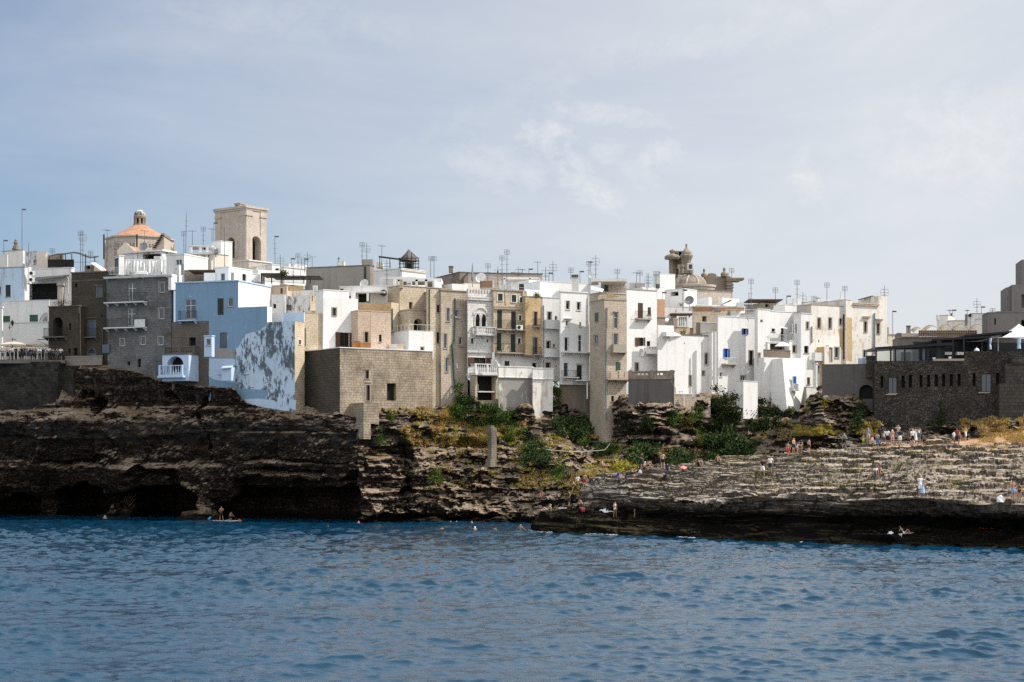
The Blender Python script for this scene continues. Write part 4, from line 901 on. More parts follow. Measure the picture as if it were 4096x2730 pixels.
archivolt(TT,v,'L',676,743,372,552,.42); archivolt(TT,v,'R',876,961,362,592,.42)
T=thing('roof_hut','small stone hut on the roof of the bell tower','hut',at(780,108,259)); v=vol(T,(785,78),52,818,112,L=738,Y=259,mat=STC,cop=(.15,.12,SLS),wins=[('L',742,90,765,106,'vd')])
T=house('stone_house','pale stone ground block below the bell tower with a thin white cornice','house',(860,570),680,248)
v=vol(T,(862,575),52,1055,720,L=690,Y=250,mat=CRM,matR=STC,cop=(.18,.12,SLW))
T=house('white_house','white house with a canopied roof terrace left in front of the bell tower','house',(620,405),640,238)
v=vol(T,(618,404),45,716,720,L=535,Y=240,mat=WHC,cop=(.1,.05,SLW))
v=vol(T,(534,512),45,686,720,L=500,Y=236,mat=CRM,matR=CRM,cop=(.1,.1,SLW))
mb=MB(); a=at(330,440,237); mb.frame(a-Vector((0,0,.16)),(1,0,0),(0,1,0),(0,0,1),at(540,440,237).x-a.x,4.,.16); mb.frame(at(360,500,236)-Vector((0,0,.3)),(1,0,0),(0,1,0),(0,0,1),at(555,500,236).x-at(360,500,236).x,4.5,.3); mb.build('canopy',SLW,T)
mb=MB()
for x in (345,425,485,548): mb=MB(); mb.frame(at(x,640,236.2),(1,0,0),(0,1,0),(0,0,1),.3,.3,at(x,455,236.2).z-at(x,640,236.2).z); mb.build('post',WHC,T)
wbox(T,'water_tank',ZNC,560,472,592,510,235.8,.8); wbox(T,'dark_window',DARK,468,450,498,478,238.6,.1)
T=house('white_house','white house with a bright blank side wall left of the blue house roof','house',(298,520),770,216)
v=vol(T,(298,522),66,506,790,L=142,Y=219,mat=WH,matR=WHC,cop=(.16,.06,SLW),wins=[('L',226,565,278,640,'gw')])
v=vol(T,(254,612),66,290,800,L=232,Y=213.5,mat=WHC,cop=(.05,.03,SLW)); wbox(T,'drainpipe',ZNC,270,600,292,700,213,.2)
v=vol(T,(186,690),66,232,830,L=160,Y=209.3,mat=WHC,matR=WHC)
T=house('roof_shelter','shaded roof shelter with brick back wall and thin brown roof above the blue house','shelter',(330,655),760,217)
wbox(T,'back_wall',STD,300,655,570,770,219,.3)
mb=MB(); a=at(330,662,214); mb.frame(a,(1,.0,0),(0,1,0),(0,0,1),at(570,650,214).x-a.x,4.5,.14); mb.build('roof',FRB,T)
wbox(T,'parapet',WHC,470,680,570,760,213.4,.2)
T=house('white_house','white roof house with two glazed doors and a dark doorway right above the blue house','house',(685,628),770,213)
v=vol(T,(686,632),60,892,800,L=568,Y=212.5,mat=WHC,cop=(.12,.06,SLW),wins=[('L',613,683,652,752,'gw'),('R',708,682,727,752,'gs'),('R',802,690,838,752,'dw')])
T=house('white_house','stepped white roof wall with outside stairs, right of the glazed white roof house','house',(925,680),800,214)
v=vol(T,(886,690),40,1000,800,Y=217.5,mat=WH,cop=(.1,.05,SLW))
v=vol(T,(940,650),40,1060,800,Y=225,mat=WHC); v=vol(T,(1062,610),40,1130,800,Y=236,mat=WHC,cop=(.1,.05,SLW),wins=[('R',1092,640,1130,660,'vd')])
for k in range(7): wbox(T,'stair',WHC,884+9*k,745-9*k,960,756-9*k,216.6-.05*k,.6)
T=house('white_house','row of low white roof rooms right of the bell tower foot','house',(1160,640),760,240)
v=vol(T,(1170,632),45,1360,780,L=1090,Y=238,mat=WH,cop=(.12,.1,SLW))
v=vol(T,(1210,600),45,1370,780,L=1160,Y=246,mat=WHC)
T=thing('roof_pergola','dark roof pergola with thin slats and potted plants between white roofs','pergola',at(1100,770,216))
mb=MB(); a=at(965,682,216); b=at(1480,716,214)
mb.frame(at(965,690,217),(1,0,0),(0,1,0),(0,0,1),at(1150,690,217).x-at(965,690,217).x,5,.12); mb.frame(at(1060,715,215),(1,0,0),(0,1,0),(0,0,1),at(1480,715,215).x-at(1060,715,215).x,4,.12); mb.build('roof',IRN,T)
mb=MB()
for x,y in ((970,690),(1060,690),(1150,715),(1340,720),(1395,720)): mb=MB(); mb.tube(at(x,775,215.2),at(x,y,215.2),.07,None,5); mb.build('post',IRN,T)
mb=MB(); rail(mb,at(965,755,214.9),at(1340,775,214.6),1.0,.16,.02); mb.build('railing',IRN,T)
T=house('stone_house','low pink stone roof room with a dark arched doorway under the slatted pergola','house',(1190,790),880,212)
v=vol(T,(1190,792),75,1345,900,L=1058,Y=213,mat=STP,cop=(.08,.05,SLS),wins=[('L',1135,812,1155,862,'vo^')])
wbox(T,'lattice',STO,1200,795,1335,835,211.5,.1)
T=house('white_house','white house with big flaking patches of grey stone behind the blue house','house',(1390,880),1050,211)
v=vol(T,(1395,878),75,1450,1080,L=1175,Y=211.5,mat=WHP,matR=STT,wins=[('L',1196,965,1226,1000,'sb')])
v=vol(T,(1440,830),75,1530,1080,L=1176,Y=214,mat=WHS,matR=WH)
for x in (1418,1440): wbox(T,'chimney_pot',WHC,x,790,x+16,880,212,.35)
v=vol(T,(1174,868),75,1180,1050,L=1058,Y=209,mat=WHS,wins=[('L',1073,952,1098,990,'vd')])
T=thing('white_parapet','low white terrace walls stepping down behind the blue house','wall',at(1155,1100,207))
v=vol(T,(1156,1030),70,1160,1110,L=1022,Y=207.5,d=.5,mat=WHC); v=vol(T,(1342,1024),70,1346,1110,L=1158,Y=206.4,d=1,mat=PBL,matR=WHC)
v=vol(T,(1400,1008),30,1540,1110,L=1080,Y=210.5,d=.5,mat=WHC)

# ---- the blue house
T=house('blue_house','big blue painted house with a white side wall and flaking lower front above the cliff','house',(1260,1100),1500,203)
crop('B')
low=vol(T,(1261,1102),70,1346,1960,L=1021,Y=203,mat=BLW,matR=STT,wins=[('R',1296,1263,1316,1305,'dw')])
mid=vol(T,(1021,972),70,1062,1900,L=769,on=(low,'L'),mat=BLU,matR=WHC,wins=[('L',933,1255,958,1315,'dk'),('L',825,1508,857,1562,'dk'),('L',878,1640,902,1675,'dk')])
upp=vol(T,(769,752),70,1060,1098,L=222,on=(low,'L'),mat=BLU,matR=WHC,cop=(.16,.10,PBL),wins=[('L',308,912,398,1082,'gw'),('L',588,902,641,1046,'sk'),('L',677,898,722,972,'gw')])
lft=vol(T,(769,1098.2),70,900,1840,L=513,on=(low,'L'),mat=BLU,wins=[('L',615,1206,665,1326,'sb'),('L',600,1506,622,1566,'dk')])
stn=vol(T,(513,1098.2),70,900,1700,L=190,on=(low,'L'),mat=stone('brown_patch_masonry',(.15,.128,.11),(.20,.175,.15),(.08,.07,.06),.55,.28,.5,(.07,.06,.052)),wins=[('L',338,1242,398,1318,'vd')])
balcony(upp,'L',262,412,1092,1015,.6,'iron',PBL)
patch(upp,'R',[(785,835),(1035,862),(1032,968),(785,962)],plaster('cream_side_panel',(.80,.77,.68),(.6,.56,.46),.2,streak=.2),'panel',.02)
patch(lft,'L',[(517,1425),(750,1428),(740,1640),(560,1610),(512,1580)],PBL,'whitewashed_band'); patch(lft,'L',[(567,1335),(735,1345),(740,1425),(567,1425)],GRY,'cement_patch',.02)
patch(lft,'L',[(738,1345),(768,1330),(768,1690),(745,1640)],BLW,'worn_patch',.016)
patch(mid,'L',[(768,1330),(830,1215),(960,1180),(1020,1130),(1020,1700),(768,1690)],BLW,'worn_patch',.014)
balcony(stn,'L',116,420,1386,1325,1.0,'bal',SLD)
T2=T
ori=vol(T,(537,1232),70,562,1410,L=472,Y=203.4,mat=PBL,cop=(.12,.06,PBL),wins=[('L',488,1254,528,1312,'gw')],name='oriel')
crop('K2'); lean=vol(T,(490,150),70,525,270,L=406,Y=203.3,mat=PBL,wins=[('L',428,148,444,164,'vd')],name='lean_to'); 
a,b,c,d=[at(x,y,Y) for x,y,Y in ((400,160,203.4),(492,152,203.1),(525,120,205.5),(430,125,206))]; mb=MB(); z=Vector((0,0,.1)); mb.raw([a,b,c,d,a-z,b-z,c-z,d-z],[(0,1,2,3),(7,6,5,4),(0,4,5,1),(1,5,6,2),(2,6,7,3),(3,7,4,0)]); mb.build('roof',PBL,T)
patch(low,'L',[(1000,430),(1055,440),(1050,530),(985,500)],PBL,'whitewashed_band'); patch(mid,'L',[(606,432),(720,425),(860,440),(925,480),(900,520),(740,498),(612,480)],PBL,'whitewashed_band',.03)
crop('B')
T=house('arched_loggia','pale blue arched loggia with a white balustrade jutting out above the cliff','loggia',(335,1390),1570,205)
v=vol(T,(336,1390),70,None,1620,L=108,Y=205.3,mat=PBL,cop=(.1,.08,SLD),wins=[('L',148,1405,292,1545,'vo^')])
mb=MB(); u0=uz(v,'L',300,1565)[0]; u1=uz(v,'L',106,1565)[0]; z=uz(v,'L',200,1576)[1]; balus(mb,FP(v,'L',u0,z,.55),FP(v,'L',u1,z,.55),1.25,.34); mb.build('balustrade',PBL,T)
mb=MB(); fbox(mb,v,'L',u0-.2,u1+.2,z-.25,z-.003,-.05,.75); mb.build('balcony',PBL,T)
T=house('stone_house','warm tan stone gable wall between the blue house and the white house','house',(1345,1030),1350,206)
v=vol(T,(1346,1032),28,1518,1360,Y=206.6,mat=STT,cop=(.06,.03,STO)); crop('B'); pipe(v,'R',[(1350,1160),(1350,1320)],.07)
# ---- crop C: bastion and the houses behind it
crop('C')
T=house('stone_bastion','massive squared stone bastion with a sharp corner and a big square opening','bastion',(565,940),1500,200)
v=vol(T,(565,942),34,1372,1720,L=232,Y=200.3,mat=stone('shaded_bastion_stone',(.085,.073,.058),(.16,.14,.112),(.045,.038,.031),.60,.30,.5,(.06,.052,.044),bumpy=1.0,msize=.025),matR=STQ,cop=(.12,.06,SLW),wins=[('R',785,1140,818,1210,'ds'),('R',793,1264,827,1402,'ds'),('R',975,1250,1054,1400,'vd')])  # left face: darker copy of the stone, its shade mixed into the colour
band(v,'R',790,838,1236,1246,.08,STT,'lintel'); band(v,'R',778,820,1128,1137,.06,STQ,'lintel')
T=thing('stone_buttress','square block buttress of pale masonry at the foot of the stone bastion','buttress',at(770,1425,198.8))
v=vol(T,(771,1424),34,905,1600,L=578,Y=198.4,mat=STQ,cop=(.06,.02,SLS)); crop('K3'); v.T=T; vol(T,(118,420),34,180,560,L=30,Y=198.2,mat=STQ); crop('C')
T=house('white_house','plain tall white house with one small window and a dark wooden door behind the bastion','house',(420,440),960,207)
v=vol(T,(420,500),30,722,990,L=352,Y=207.4,mat=WHC,wins=[('R',499,594,534,660,'ds'),('R',566,808,646,938,'sbo'),('R',651,822,704,938,'vd')])
vol(T,(422,438),30,645,512,L=355,Y=208.2,mat=WHC,cop=(.10,.05,SLW),name='attic')
TT=thing('wooden_planter','pair of orange wooden crates on the bastion terrace by the dark door','crate',at(750,945,203.2))
wbox(TT,'crate',ORW,675,886,738,946,203.4,1.2); wbox(TT,'crate',ORW,740,896,832,950,203.0,1.2); wbox(TT,'lid',ORW,672,882,741,886,203.3,1.4)
T=house('white_house','long low white house with a roofed veranda and a round window','house',(1085,400),560,214)
v=vol(T,(1085,402),80,1092,620,L=560,Y=213,mat=WH,cop=(.1,.06,SLW),wins=[('L',725,462,828,545,'vo'),('L',562,425,596,446,'vd'),('L',645,490,662,520,'dw')])
balcony(v,'L',680,975,462,None,1.6,'iron',SLW,brackets=False); pst=MB()
for x in (835,): 
    u,z=uz(v,'L',x,545); fbox(pst,v,'L',u-.14,u+.14,z,uz(v,'L',x,465)[1],1.3,1.58)
pst.build('post',WHC,T)
u,z=uz(v,'L',945,465); mb=MB(); c_=FP(v,'L',u,z,.03); mb.lathe(Vector((0,0,0)),[(.42,-.03),(.42,.03)],20); mb.v=[tuple(c_+v.m*p[0]+Vector((0,0,p[1]))+v.nL*p[2]) for p in mb.v]; mb.build('window',GLS,T)
wbox(T,'pier',WHC,662,445,695,530,211,.8); wbox(T,'chimney',WHC,1030,340,1052,400,214,.5)
T=thing('tan_parapet','tan stone parapet wall below the white veranda','wall',at(1000,600,209))
v=vol(T,(1012,545),55,1100,800,L=722,Y=209.4,d=1.5,mat=STO,matR=STT); pipe(v,'R',[(1016,600),(1016,785)],.08)
T=house('stone_house','narrow rose stone house of two stepped blocks with slit windows beside the bastion','house',(858,625),970,206)
v=vol(T,(835,625),30,1010,990,L=830,Y=205.8,mat=STP,cop=(.1,.04,STP),wins=[('R',905,826,929,889,'dk')])
v=vol(T,(722,618),30,858,990,Y=207.6,mat=STP,cop=(.1,.04,STP),wins=[('R',782,803,812,892,'ds')])
T=house('white_house','low white terrace house with a roof railing beside the bastion','house',(1165,790),1000,206)
v=vol(T,(1165,792),32,1380,1030,L=1004,Y=206.6,mat=WHC,wins=[('R',1269,936,1296,990,'ds')])
mb=MB(); rail(mb,FP(v,'L',v.lL,v.top),FP(v,'L',.1,v.top),.8,.9,.02); rail(mb,FP(v,'R',.1,v.top),FP(v,'R',v.lR,v.top),.8,.9,.02); mb.build('railing',IRW,T)
v=vol(T,(1062,905),32,1120,1030,L=970,Y=205.2,mat=WHC,matR=STP,name='lean_to')
# ---- tall tan house and its arched recess
T=house('stone_house','tall tan stone house with an arched loggia recess and green drainpipes','house',(1340,420),1400,209)
v=vol(T,(1325,418),32,1524+14,1640,L=1318,Y=208.4,mat=STT,cop=(.1,.08,SLS),wins=[('R',1409,568,1434,634,'ds'),('R',1404,806,1432,900,'ds')])
pipe(v,'R',[(1343,430),(1343,800)],.07)
v2=vol(T,(1085,402),32,1326,1000,Y=210.6,mat=STT,cop=(.1,.08,SLS),wins=[('R',1168,543,1198,602,'vd')])
wbox(T,'chimney',STT,1085,345,1113,420,210.2,.8)
v3=vol(T,(1163,612),32,1326,1000,Y=208.6,d=2.2,mat=STT,cop=(.12,.08,SLS),wins=[('R',1205,686,1291,812,'vo^')])
archivolt(T,v3,'R',1205,1291,686,800,.25,.08,STT)
v4=vol(T,(1016,600),40,1090,1000,Y=212,mat=STP,wins=[('R',1033,748,1068,790,'vd')])
crop('D')
v=vol(T,(140,440),32,372,1500,Y=209.0,mat=STR,cop=(.12,.12,SLS),wins=[('R',189,595,215,711,'gs'),('R',165,818,191,946,'gs'),('R',178,1028,203,1152,'gs'),('R',260,612,288,678,'gs'),('R',297,850,323,912,'gs'),('R',273,1065,295,1118,'bl')])
pipe(v,'R',[(258,512),(258,680),(250,890),(232,910),(244,1120),(256,1290)],.10); band(v,'R',255,300,674,682,.25,SLW,'sill'); band(v,'R',292,326,922,932,.2,SLS,'sill')
# ---- grey roof strip and skyline behind
crop('C')
T=house('stone_house','long grey weathered stone building on the skyline with a dark drainpipe','house',(830,230),420,236)
v=vol(T,(830,226),70,862,600,L=262,Y=238,mat=GRY,matR=STD,cop=(.14,.06,SLD)); pipe(v,'L',[(787,235),(787,370)],.12,IRN)
wbox(T,'roof_room',GRY,757,170,850,225,240,3); wbox(T,'roof_room',WHS,540,185,600,225,241,2); wbox(T,'roof_room',CRM,880,195,938,240,240,2)
T=house('white_house','big blank white block on the skyline right of the grey stone building','house',(1100,252),420,228)
v=vol(T,(1100,252),50,1312,600,L=858,Y=230,mat=WH,cop=(.1,.05,SLW)); vol(T,(1105,275),50,1310,500,L=1095,Y=229.2,mat=WHC,cop=(.2,.05,SLS))
T=thing('white_pergola','square white pergola frame and cabin on a roof terrace with plants','pergola',at(1230,420,214))
mb=MB()
a=at(915,345,222); mb.frame(a,(1,0,0),(0,1,0),(0,0,1),at(1230,345,222).x-a.x,.25,.35); a=at(1065,362,216); mb.frame(a,(1,0,0),(0,1,0),(0,0,1),at(1450,362,216).x-a.x,5,.4)
for x,Y in ((915,222),(1070,216),(1222,216),(1305,216)): mb.frame(at(x,430,Y),(1,0,0),(0,1,0),(0,0,1),.32,.32,at(x,345,Y).z-at(x,430,Y).z)
mb.build('frame',WHC,T); wbox(T,'back_wall',WHC,925,350,1080,430,223,.2); 
v=vol(T,(1390,362),40,1452,470,L=1372,Y=215.4,mat=WHC,name='cabin')
TT=thing('white_bench','white slatted cupboard on the roof terrace with the white pergola','cupboard',at(1168,410,213)); wbox(TT,'cabinet',WHC,1147,362,1190,412,213,.6); wbox(TT,'vent',DARK,1155,375,1163,388,212.95,.05); wbox(TT,'vent',DARK,1172,375,1180,388,212.95,.05)
# ---- crop D
crop('D')
T=house('stone_house','dark mossy old stone building with a chimney on the middle skyline','house',(375,285),400,240)
v=vol(T,(300,286),25,378,600,L=5,Y=246,mat=STD,cop=(.15,.05,SLD)); wbox(T,'chimney',STD,207,230,243,282,247,1.1); wbox(T,'chimney_cap',SLD,204,228,246,236,246.9,1.3)
T=house('pink_house','long plain pinkish building along the middle skyline','house',(700,300),400,244)
v=vol(T,(378,293),8,1020,600,Y=240,mat=PNK,cop=(.16,.06,SLD)); wbox(T,'chimney',STD,748,283,778,303,241,.9); wbox(T,'chimney',IRN,628,270,640,300,241,.4)
T=house('white_house','white roof parapet with battered steps above the Gothic window house','house',(400,400),480,216)
v=vol(T,(345,378),30,480,560,Y=222,mat=CRM); v=vol(T,(236,382),30,372,560,L=140,Y=217,mat=WHC)
T=thing('reed_screen','brown reed screen on a roof terrace above the Gothic window house','screen',at(540,415,216)); wbox(T,'mat',plain('dry_reed',(.27,.17,.11),.95,var=.35,scale=8),482,358,592,416,216,.08); wbox(T,'post',IRN,480,356,485,420,215.9,.1)
# ---- Gothic house
T=house('gothic_house','white ashlar house with a twin pointed Gothic window and a stone balustrade balcony','house',(372,455),1180,210)
v=vol(T,(372,462),30,596,1205,L=366,Y=209.8,mat=STW,wins=[('R',402,860,422,905,'vd'),('R',536,868,549,896,'vd'),('R',426,1026,530,1104,'sbo'),('R',437,690,476,762,'vo'),('R',490,692,530,764,'vo')])
mb=MB(); k=9
for i in range(k):
    u=v.lR*(i+.1)/k; fbox(mb,v,'R',u,u+v.lR/k*.55,v.top+.002,v.top+.5,-.4,.02)
mb.build('battlement',STW,T); band(v,'R',372,596,502,528,.22,STW); band(v,'R',374,592,975,988,.18,STW)
# twin pointed arch: carved panel with two lancets
def lancets(T,v):
    o=.10; mb=MB()
    for (x0,x1) in ((437,476),(490,530)):
        a=uz(v,'R',x0,720)[0]; b=uz(v,'R',x1,720)[0]; sp=uz(v,'R',455,700)[1]; zt=uz(v,'R',455,646)[1]; m0=(a+b)/2; n=8; d=MB()
        L=[(a+(m0-a)*(1-math.cos(PI/2*i/n)), sp+(zt-sp)*math.sin(PI/2*i/n)) for i in range(n+1)]
        Rr=[(2*m0-u,z) for u,z in L]
        for S,sg in ((L,-1),(Rr,1)):
            for (u0,z0),(u1,z1) in zip(S[:-1],S[1:]):
                w=.17*sg; P=[(u0,z0),(u1,z1),(u1+w*.7,z1+.14),(u0+w,z0+.03)]
                mb.raw([FP(v,'R',u,z,k) for k in (-.02,o) for u,z in P],[(0,1,2,3),(7,6,5,4),(0,4,5,1),(1,5,6,2),(2,6,7,3),(3,7,4,0)])
        pts=L+Rr[::-1]; d.quad(*[FP(v,'R',u,z,.012) for u,z in pts]); d.build('opening',DARK,T)
        for e in (a-.15,b): fbox(mb,v,'R',e,e+.15,uz(v,'R',455,760)[1],sp,-.02,o)
    u0=uz(v,'R',430,700)[0]; u1=uz(v,'R',538,700)[0]; zs=uz(v,'R',480,655)[1]; n=14; mm=(u0+u1)/2; r=(u1-u0)/2
    for i in range(n):
        A0,A1=PI*i/n,PI*(i+1)/n; P=[(mm-r*math.cos(A0),zs+r*.95*math.sin(A0)),(mm-r*math.cos(A1),zs+r*.95*math.sin(A1)),(mm-(r+.16)*math.cos(A1),zs+(r*.95+.16)*math.sin(A1)),(mm-(r+.16)*math.cos(A0),zs+(r*.95+.16)*math.sin(A0))]
        mb.raw([FP(v,'R',u,z,k) for k in (-.02,o+.03) for u,z in P],[(0,1,2,3),(7,6,5,4),(0,4,5,1),(1,5,6,2),(2,6,7,3),(3,7,4,0)])
    mb.build('window_tracery',STW,T)
lancets(T,v)
balcony(v,'R',408,588,826,762,.95,'bal',STW)
# terrace under the Gothic house with its own balustrade, open undercroft below
u_=house('stone_terrace','balustraded stone terrace on two tall piers under the Gothic window house','terrace',(450,1180),1400,208)
w1=vol(u_,(436,1178),28,640,1500,L=392,Y=209.0,d=3,mat=STR,matR=STT,wins=[('R',456,1186,616,1398,'vo')])
mb=MB(); fbox(mb,w1,'R',-.1,w1.lR+.1,w1.top+.002,w1.top+.25,-2.5,.35); mb.build('terrace_slab',SLW,u_)
mb=MB(); z=w1.top+.26; balus(mb,FP(w1,'L',1.6,z,.1),FP(w1,'R',.0,z,.15),1.15,.26); balus(mb,FP(w1,'R',.0,z,.15),FP(w1,'R',w1.lR,z,.15),1.15,.26); mb.build('balustrade',SLW,u_)
mb=MB(); fbox(mb,w1,'R',.5,w1.lR-.5,uz(w1,'R',530,1328)[1],uz(w1,'R',530,1318)[1],-1.1,-.05); mb.build('shelf',SLW,u_)
mb=MB(); u0,z0=uz(w1,'R',462,1308); u1,z1=uz(w1,'R',495,1258); 
for q in ((u0,u0+.06,z0,z1),(u1-.06,u1,z0,z1),(u0+.06,u1-.06,z0,z0+.06),(u0+.06,u1-.06,z1-.06,z1)): fbox(mb,w1,'R',*q,-1.0,-.9)
mb.build('window_frame',SLW,u_)
c_=at(575,1040,208.6); mb=MB()
P=[at(575,1108,208.8),at(575,1040,208.8)]+[at(575+65*math.sin(R(q)),1105-68*math.cos(R(q)),208.8-.6*math.sin(R(q))) for q in range(0,91,15)]+[at(640,1110,208.2)]; k=len(P); z=Vector((.05,.25,0)); mb.raw(P+[p+z for p in P],[tuple(range(k)),tuple(range(k,2*k))[::-1]]+[(i,(i+1)%k,k+(i+1)%k,k+i) for i in range(k)]); mb.build('curved_wing_wall',WHS,u_)
# ---- tan house with shutters
T=house('stone_house','tan stone house with dark shutters and two long wrought iron balconies','house',(595,430),1140,211)
v=vol(T,(597,440),26,878,1002,Y=211.0,mat=STT,cop=(.1,.1,SLS),wins=[('R',634,469,676,532,'skw'),('R',754,481,794,543,'skw'),('R',826,500,847,549,'dw'),('R',629,613,671,770,'sk'),('R',750,624,792,778,'sk'),('R',818,658,839,706,'dw'),('R',625,812,664,967,'sk'),('R',747,822,788,976,'sk'),('R',808,858,832,905,'dw')])
band(v,'R',597,828,580,606,.22,STT); band(v,'R',848,866,440,800,.08,STT,'pilaster')
balcony(v,'R',606,865,783,702,.8,'iron',SLS); balcony(v,'R',606,865,984,908,.8,'iron',SLS)
TT=thing('air_conditioner','white air conditioner unit on the upper iron balcony of the tan house','air conditioner',at(826,775,209.6))
def acunit(T,cx,cy,Y,w=.8,h=.58,al=20,mat=FRW):
    p=at(cx,cy,Y); a=R(al); t_=Vector((math.cos(a),math.sin(a),0)); m_=Vector((-math.sin(a),math.cos(a),0)); mb=MB(); mb.frame(p-t_*w/2,t_,m_,(0,0,1),w,.32,h); mb.build('casing',mat,T)
    mb=MB(); mb.lathe((0,0,0),[(.22,-.012),(.22,.012)],14); c=p-t_*w*.12+Vector((0,0,h/2))-m_*.013; mb.v=[tuple(c+t_*q[0]+Vector((0,0,q[1]))-m_*q[2]) for q in mb.v]; mb.build('fan',IRN,T)
acunit(TT,826,783,211.1)
low2=vol(T,(600,1000),26,1022,1180,Y=211.4,mat=WHS,matR=plaster('patched_ground_floor_render',(.78,.76,.72),(.36,.31,.26),.4,peel=.60,pcol=(.36,.33,.29),pscale=.6),wins=[('R',693,1056,736,1128,'sk'),('R',934,1073,970,1141,'dk')],name='ground_floor')
wbox(T,'flue',WHS,585,980,606,1040,210.4,.4)
T=thing('roof_garden','roof garden with flowers, white posts and a folded parasol above the tan house','roof garden',at(740,430,212))
mb=MB()
for x,y in ((592,415),(652,425),(706,430),(754,432),(814,437),(866,440)): mb.tube(at(x,y,211.6),at(x,y-62,211.6),.06,None,5)
for k in (4,24,60): mb.tube(at(592,418-k,211.6),at(866,443-k,211.6),.03,None,4)
mb.build('railing',IRW,T); wbox(T,'dark_screen',plain('dark_wicker',(.06,.055,.05),.9),815,385,864,440,212,.06); wbox(T,'white_panel',CAN,760,400,815,432,213,.1)
T=thing('parasol','folded grey parasol on the roof above the Gothic window house','parasol',at(413,390,213)); mb=MB(); p=at(413,412,213); mb.lathe(p,[(.05,0),(.05,.8),(.16,.85),(.19,1.2),(.1,2.2),(.03,3.0)],8); mb.build('canopy',ZNC,T)
# ---- honey tufa house
T=house('stone_house','narrow honey coloured block house with small iron balconies, right of the tan house','house',(872,490),1015,212.6)
v=vol(T,(875,494),26,1023,1006,Y=212.0,mat=STO,cop=(.08,.06,SLS),wins=[('R',948,627,977,750,'ds'),('R',940,852,979,996,'ds')])
balcony(v,'R',935,996,752,690,.6,'iron',SLS); balcony(v,'R',930,1004,998,938,.6,'iron',SLS)
# ---- white houses
T=house('white_house','narrow white house with balcony doors between the honey house and the wide white house','house',(1022,500),1160,213)
v=vol(T,(1023,502),26,1182,1230,Y=213.0,mat=WHC,cop=(.1,.06,SLW),wins=[('R',1070,630,1100,762,'ds'),('R',1130,664,1153,704,'gw'),('R',1059,884,1089,1010,'ds'),('R',1114,907,1136,942,'gw'),('R',1052,1072,1089,1131,'ds'),('R',1138,1095,1147,1112,'vd')])
balcony(v,'R',1030,1152,768,700,.7,'glass',SLW); balcony(v,'R',1020,1150,1015,950,.7,'glass',SLW); pipe(v,'R',[(1030,570),(1030,1140)],.07,ZNC)
T=house('white_house','wide white house with slab balconies and four window rows left of the stone tower','house',(1178,450),1240,211.6)
v=vol(T,(1180,452),30,1432,1260,L=1172,Y=211.6,mat=WHC,cop=(.14,.10,SLW),wins=[('R',1227,531,1261,607,'ww'),('R',1323,541,1355,614,'ww'),('R',1226,704,1249,752,'ww'),('R',1345,716,1362,760,'gw'),('R',1215,850,1248,970,'ww'),('R',1335,830,1365,977,'gw'),('R',1209,1070,1249,1194,'gw'),('R',1320,1092,1365,1220,'skw')])
band(v,'R',1210,1274,686,694,.2,SLW,'hood'); band(v,'R',1308,1372,1072,1082,.22,SLW,'hood')
balcony(v,'R',1184,1440,980,None,.9,'iron',SLW); balcony(v,'R',1186,1312,1196,1140,.9,'iron',SLW); balcony(v,'R',1280,1428,1224,None,.95,'iron',SLW); pipe(v,'R',[(1418,500),(1418,980)],.08,SLW)
T=house('white_house','white upper storey with a chimney set back above the wide white house','house',(1180,370),470,219)
v=vol(T,(1000,362),28,1440,700,Y=217,mat=WHC,cop=(.08,.04,SLW)); v=vol(T,(905,350),28,1000,700,Y=220,mat=WHC)
wbox(T,'chimney',WHC,1280,308,1338,450,216.5,1.0); 
for y in (303,311,319): wbox(T,'chimney_cap',SLD,1278,y,1335,y+5,216.3,1.2)
v=vol(T,(870,432),28,1190,700,Y=214.6,mat=WHC,name='parapet'); vol(T,(885,455),28,1020,560,Y=213.4,mat=WHC,name='parapet')
T=thing('white_frame_pergola','thin white pergola beam and stair on the roof left of the wide white house','pergola',at(800,380,226))
mb=MB(); a=at(680,345,228); mb.frame(a,(1,0,0),(0,1,0),(0,0,1),at(990,345,228).x-a.x,.2,.3)
for x in (684,905,985): mb.frame(at(x,440,228),(1,0,0),(0,1,0),(0,0,1),.25,.25,at(x,335,228).z-at(x,440,228).z)
mb.build('frame',WHC,T)
# ---- bases below the balconies
T=thing('terrace_wall','flaking grey and white retaining wall with a white parapet below the tan and honey houses','wall',at(640,1300,208))
v=vol(T,(640,1195),26,936,1560,L=636,Y=208.2,d=6,mat=GRL,matR=GRL); v2=vol(T,(938,1210),20,1113,1560,L=930,Y=208.6,d=6,mat=GRL,matR=WHK)
for q,(x0,x1,y0,y1) in ((v,(640,936,1135,1195)),(v2,(938,1113,1148,1210))):
    u0=.0; mb=MB(); fbox(mb,q,'R',-.02,q.lR+.05,q.top+.002,q.top+1.25,-.25,.08); fbox(mb,q,'R',-.06,q.lR+.1,q.top+1.252,q.top+1.36,-.3,.14); fbox(mb,q,'R',-.06,q.lR+.1,q.top-.06,q.top+.001,-.02,.16); mb.build('parapet',WHS,T)
T=thing('retaining_wall','shaded brown plaster wall under the balconies, left of the stone tower','wall',at(1175,1300,211))
v=vol(T,(1176,1236),24,1436,1640,L=1170,Y=212.2,mat=plaster('brown_rough_render',(.20,.16,.125),(.09,.075,.06),.7,peel=.58,pcol=(.12,.10,.085)))
mb=MB(); mb.tube(at(1413,1385,211.5),at(1413,1240,211.5),.09,None,6); mb.build('drainpipe',SLW,T)
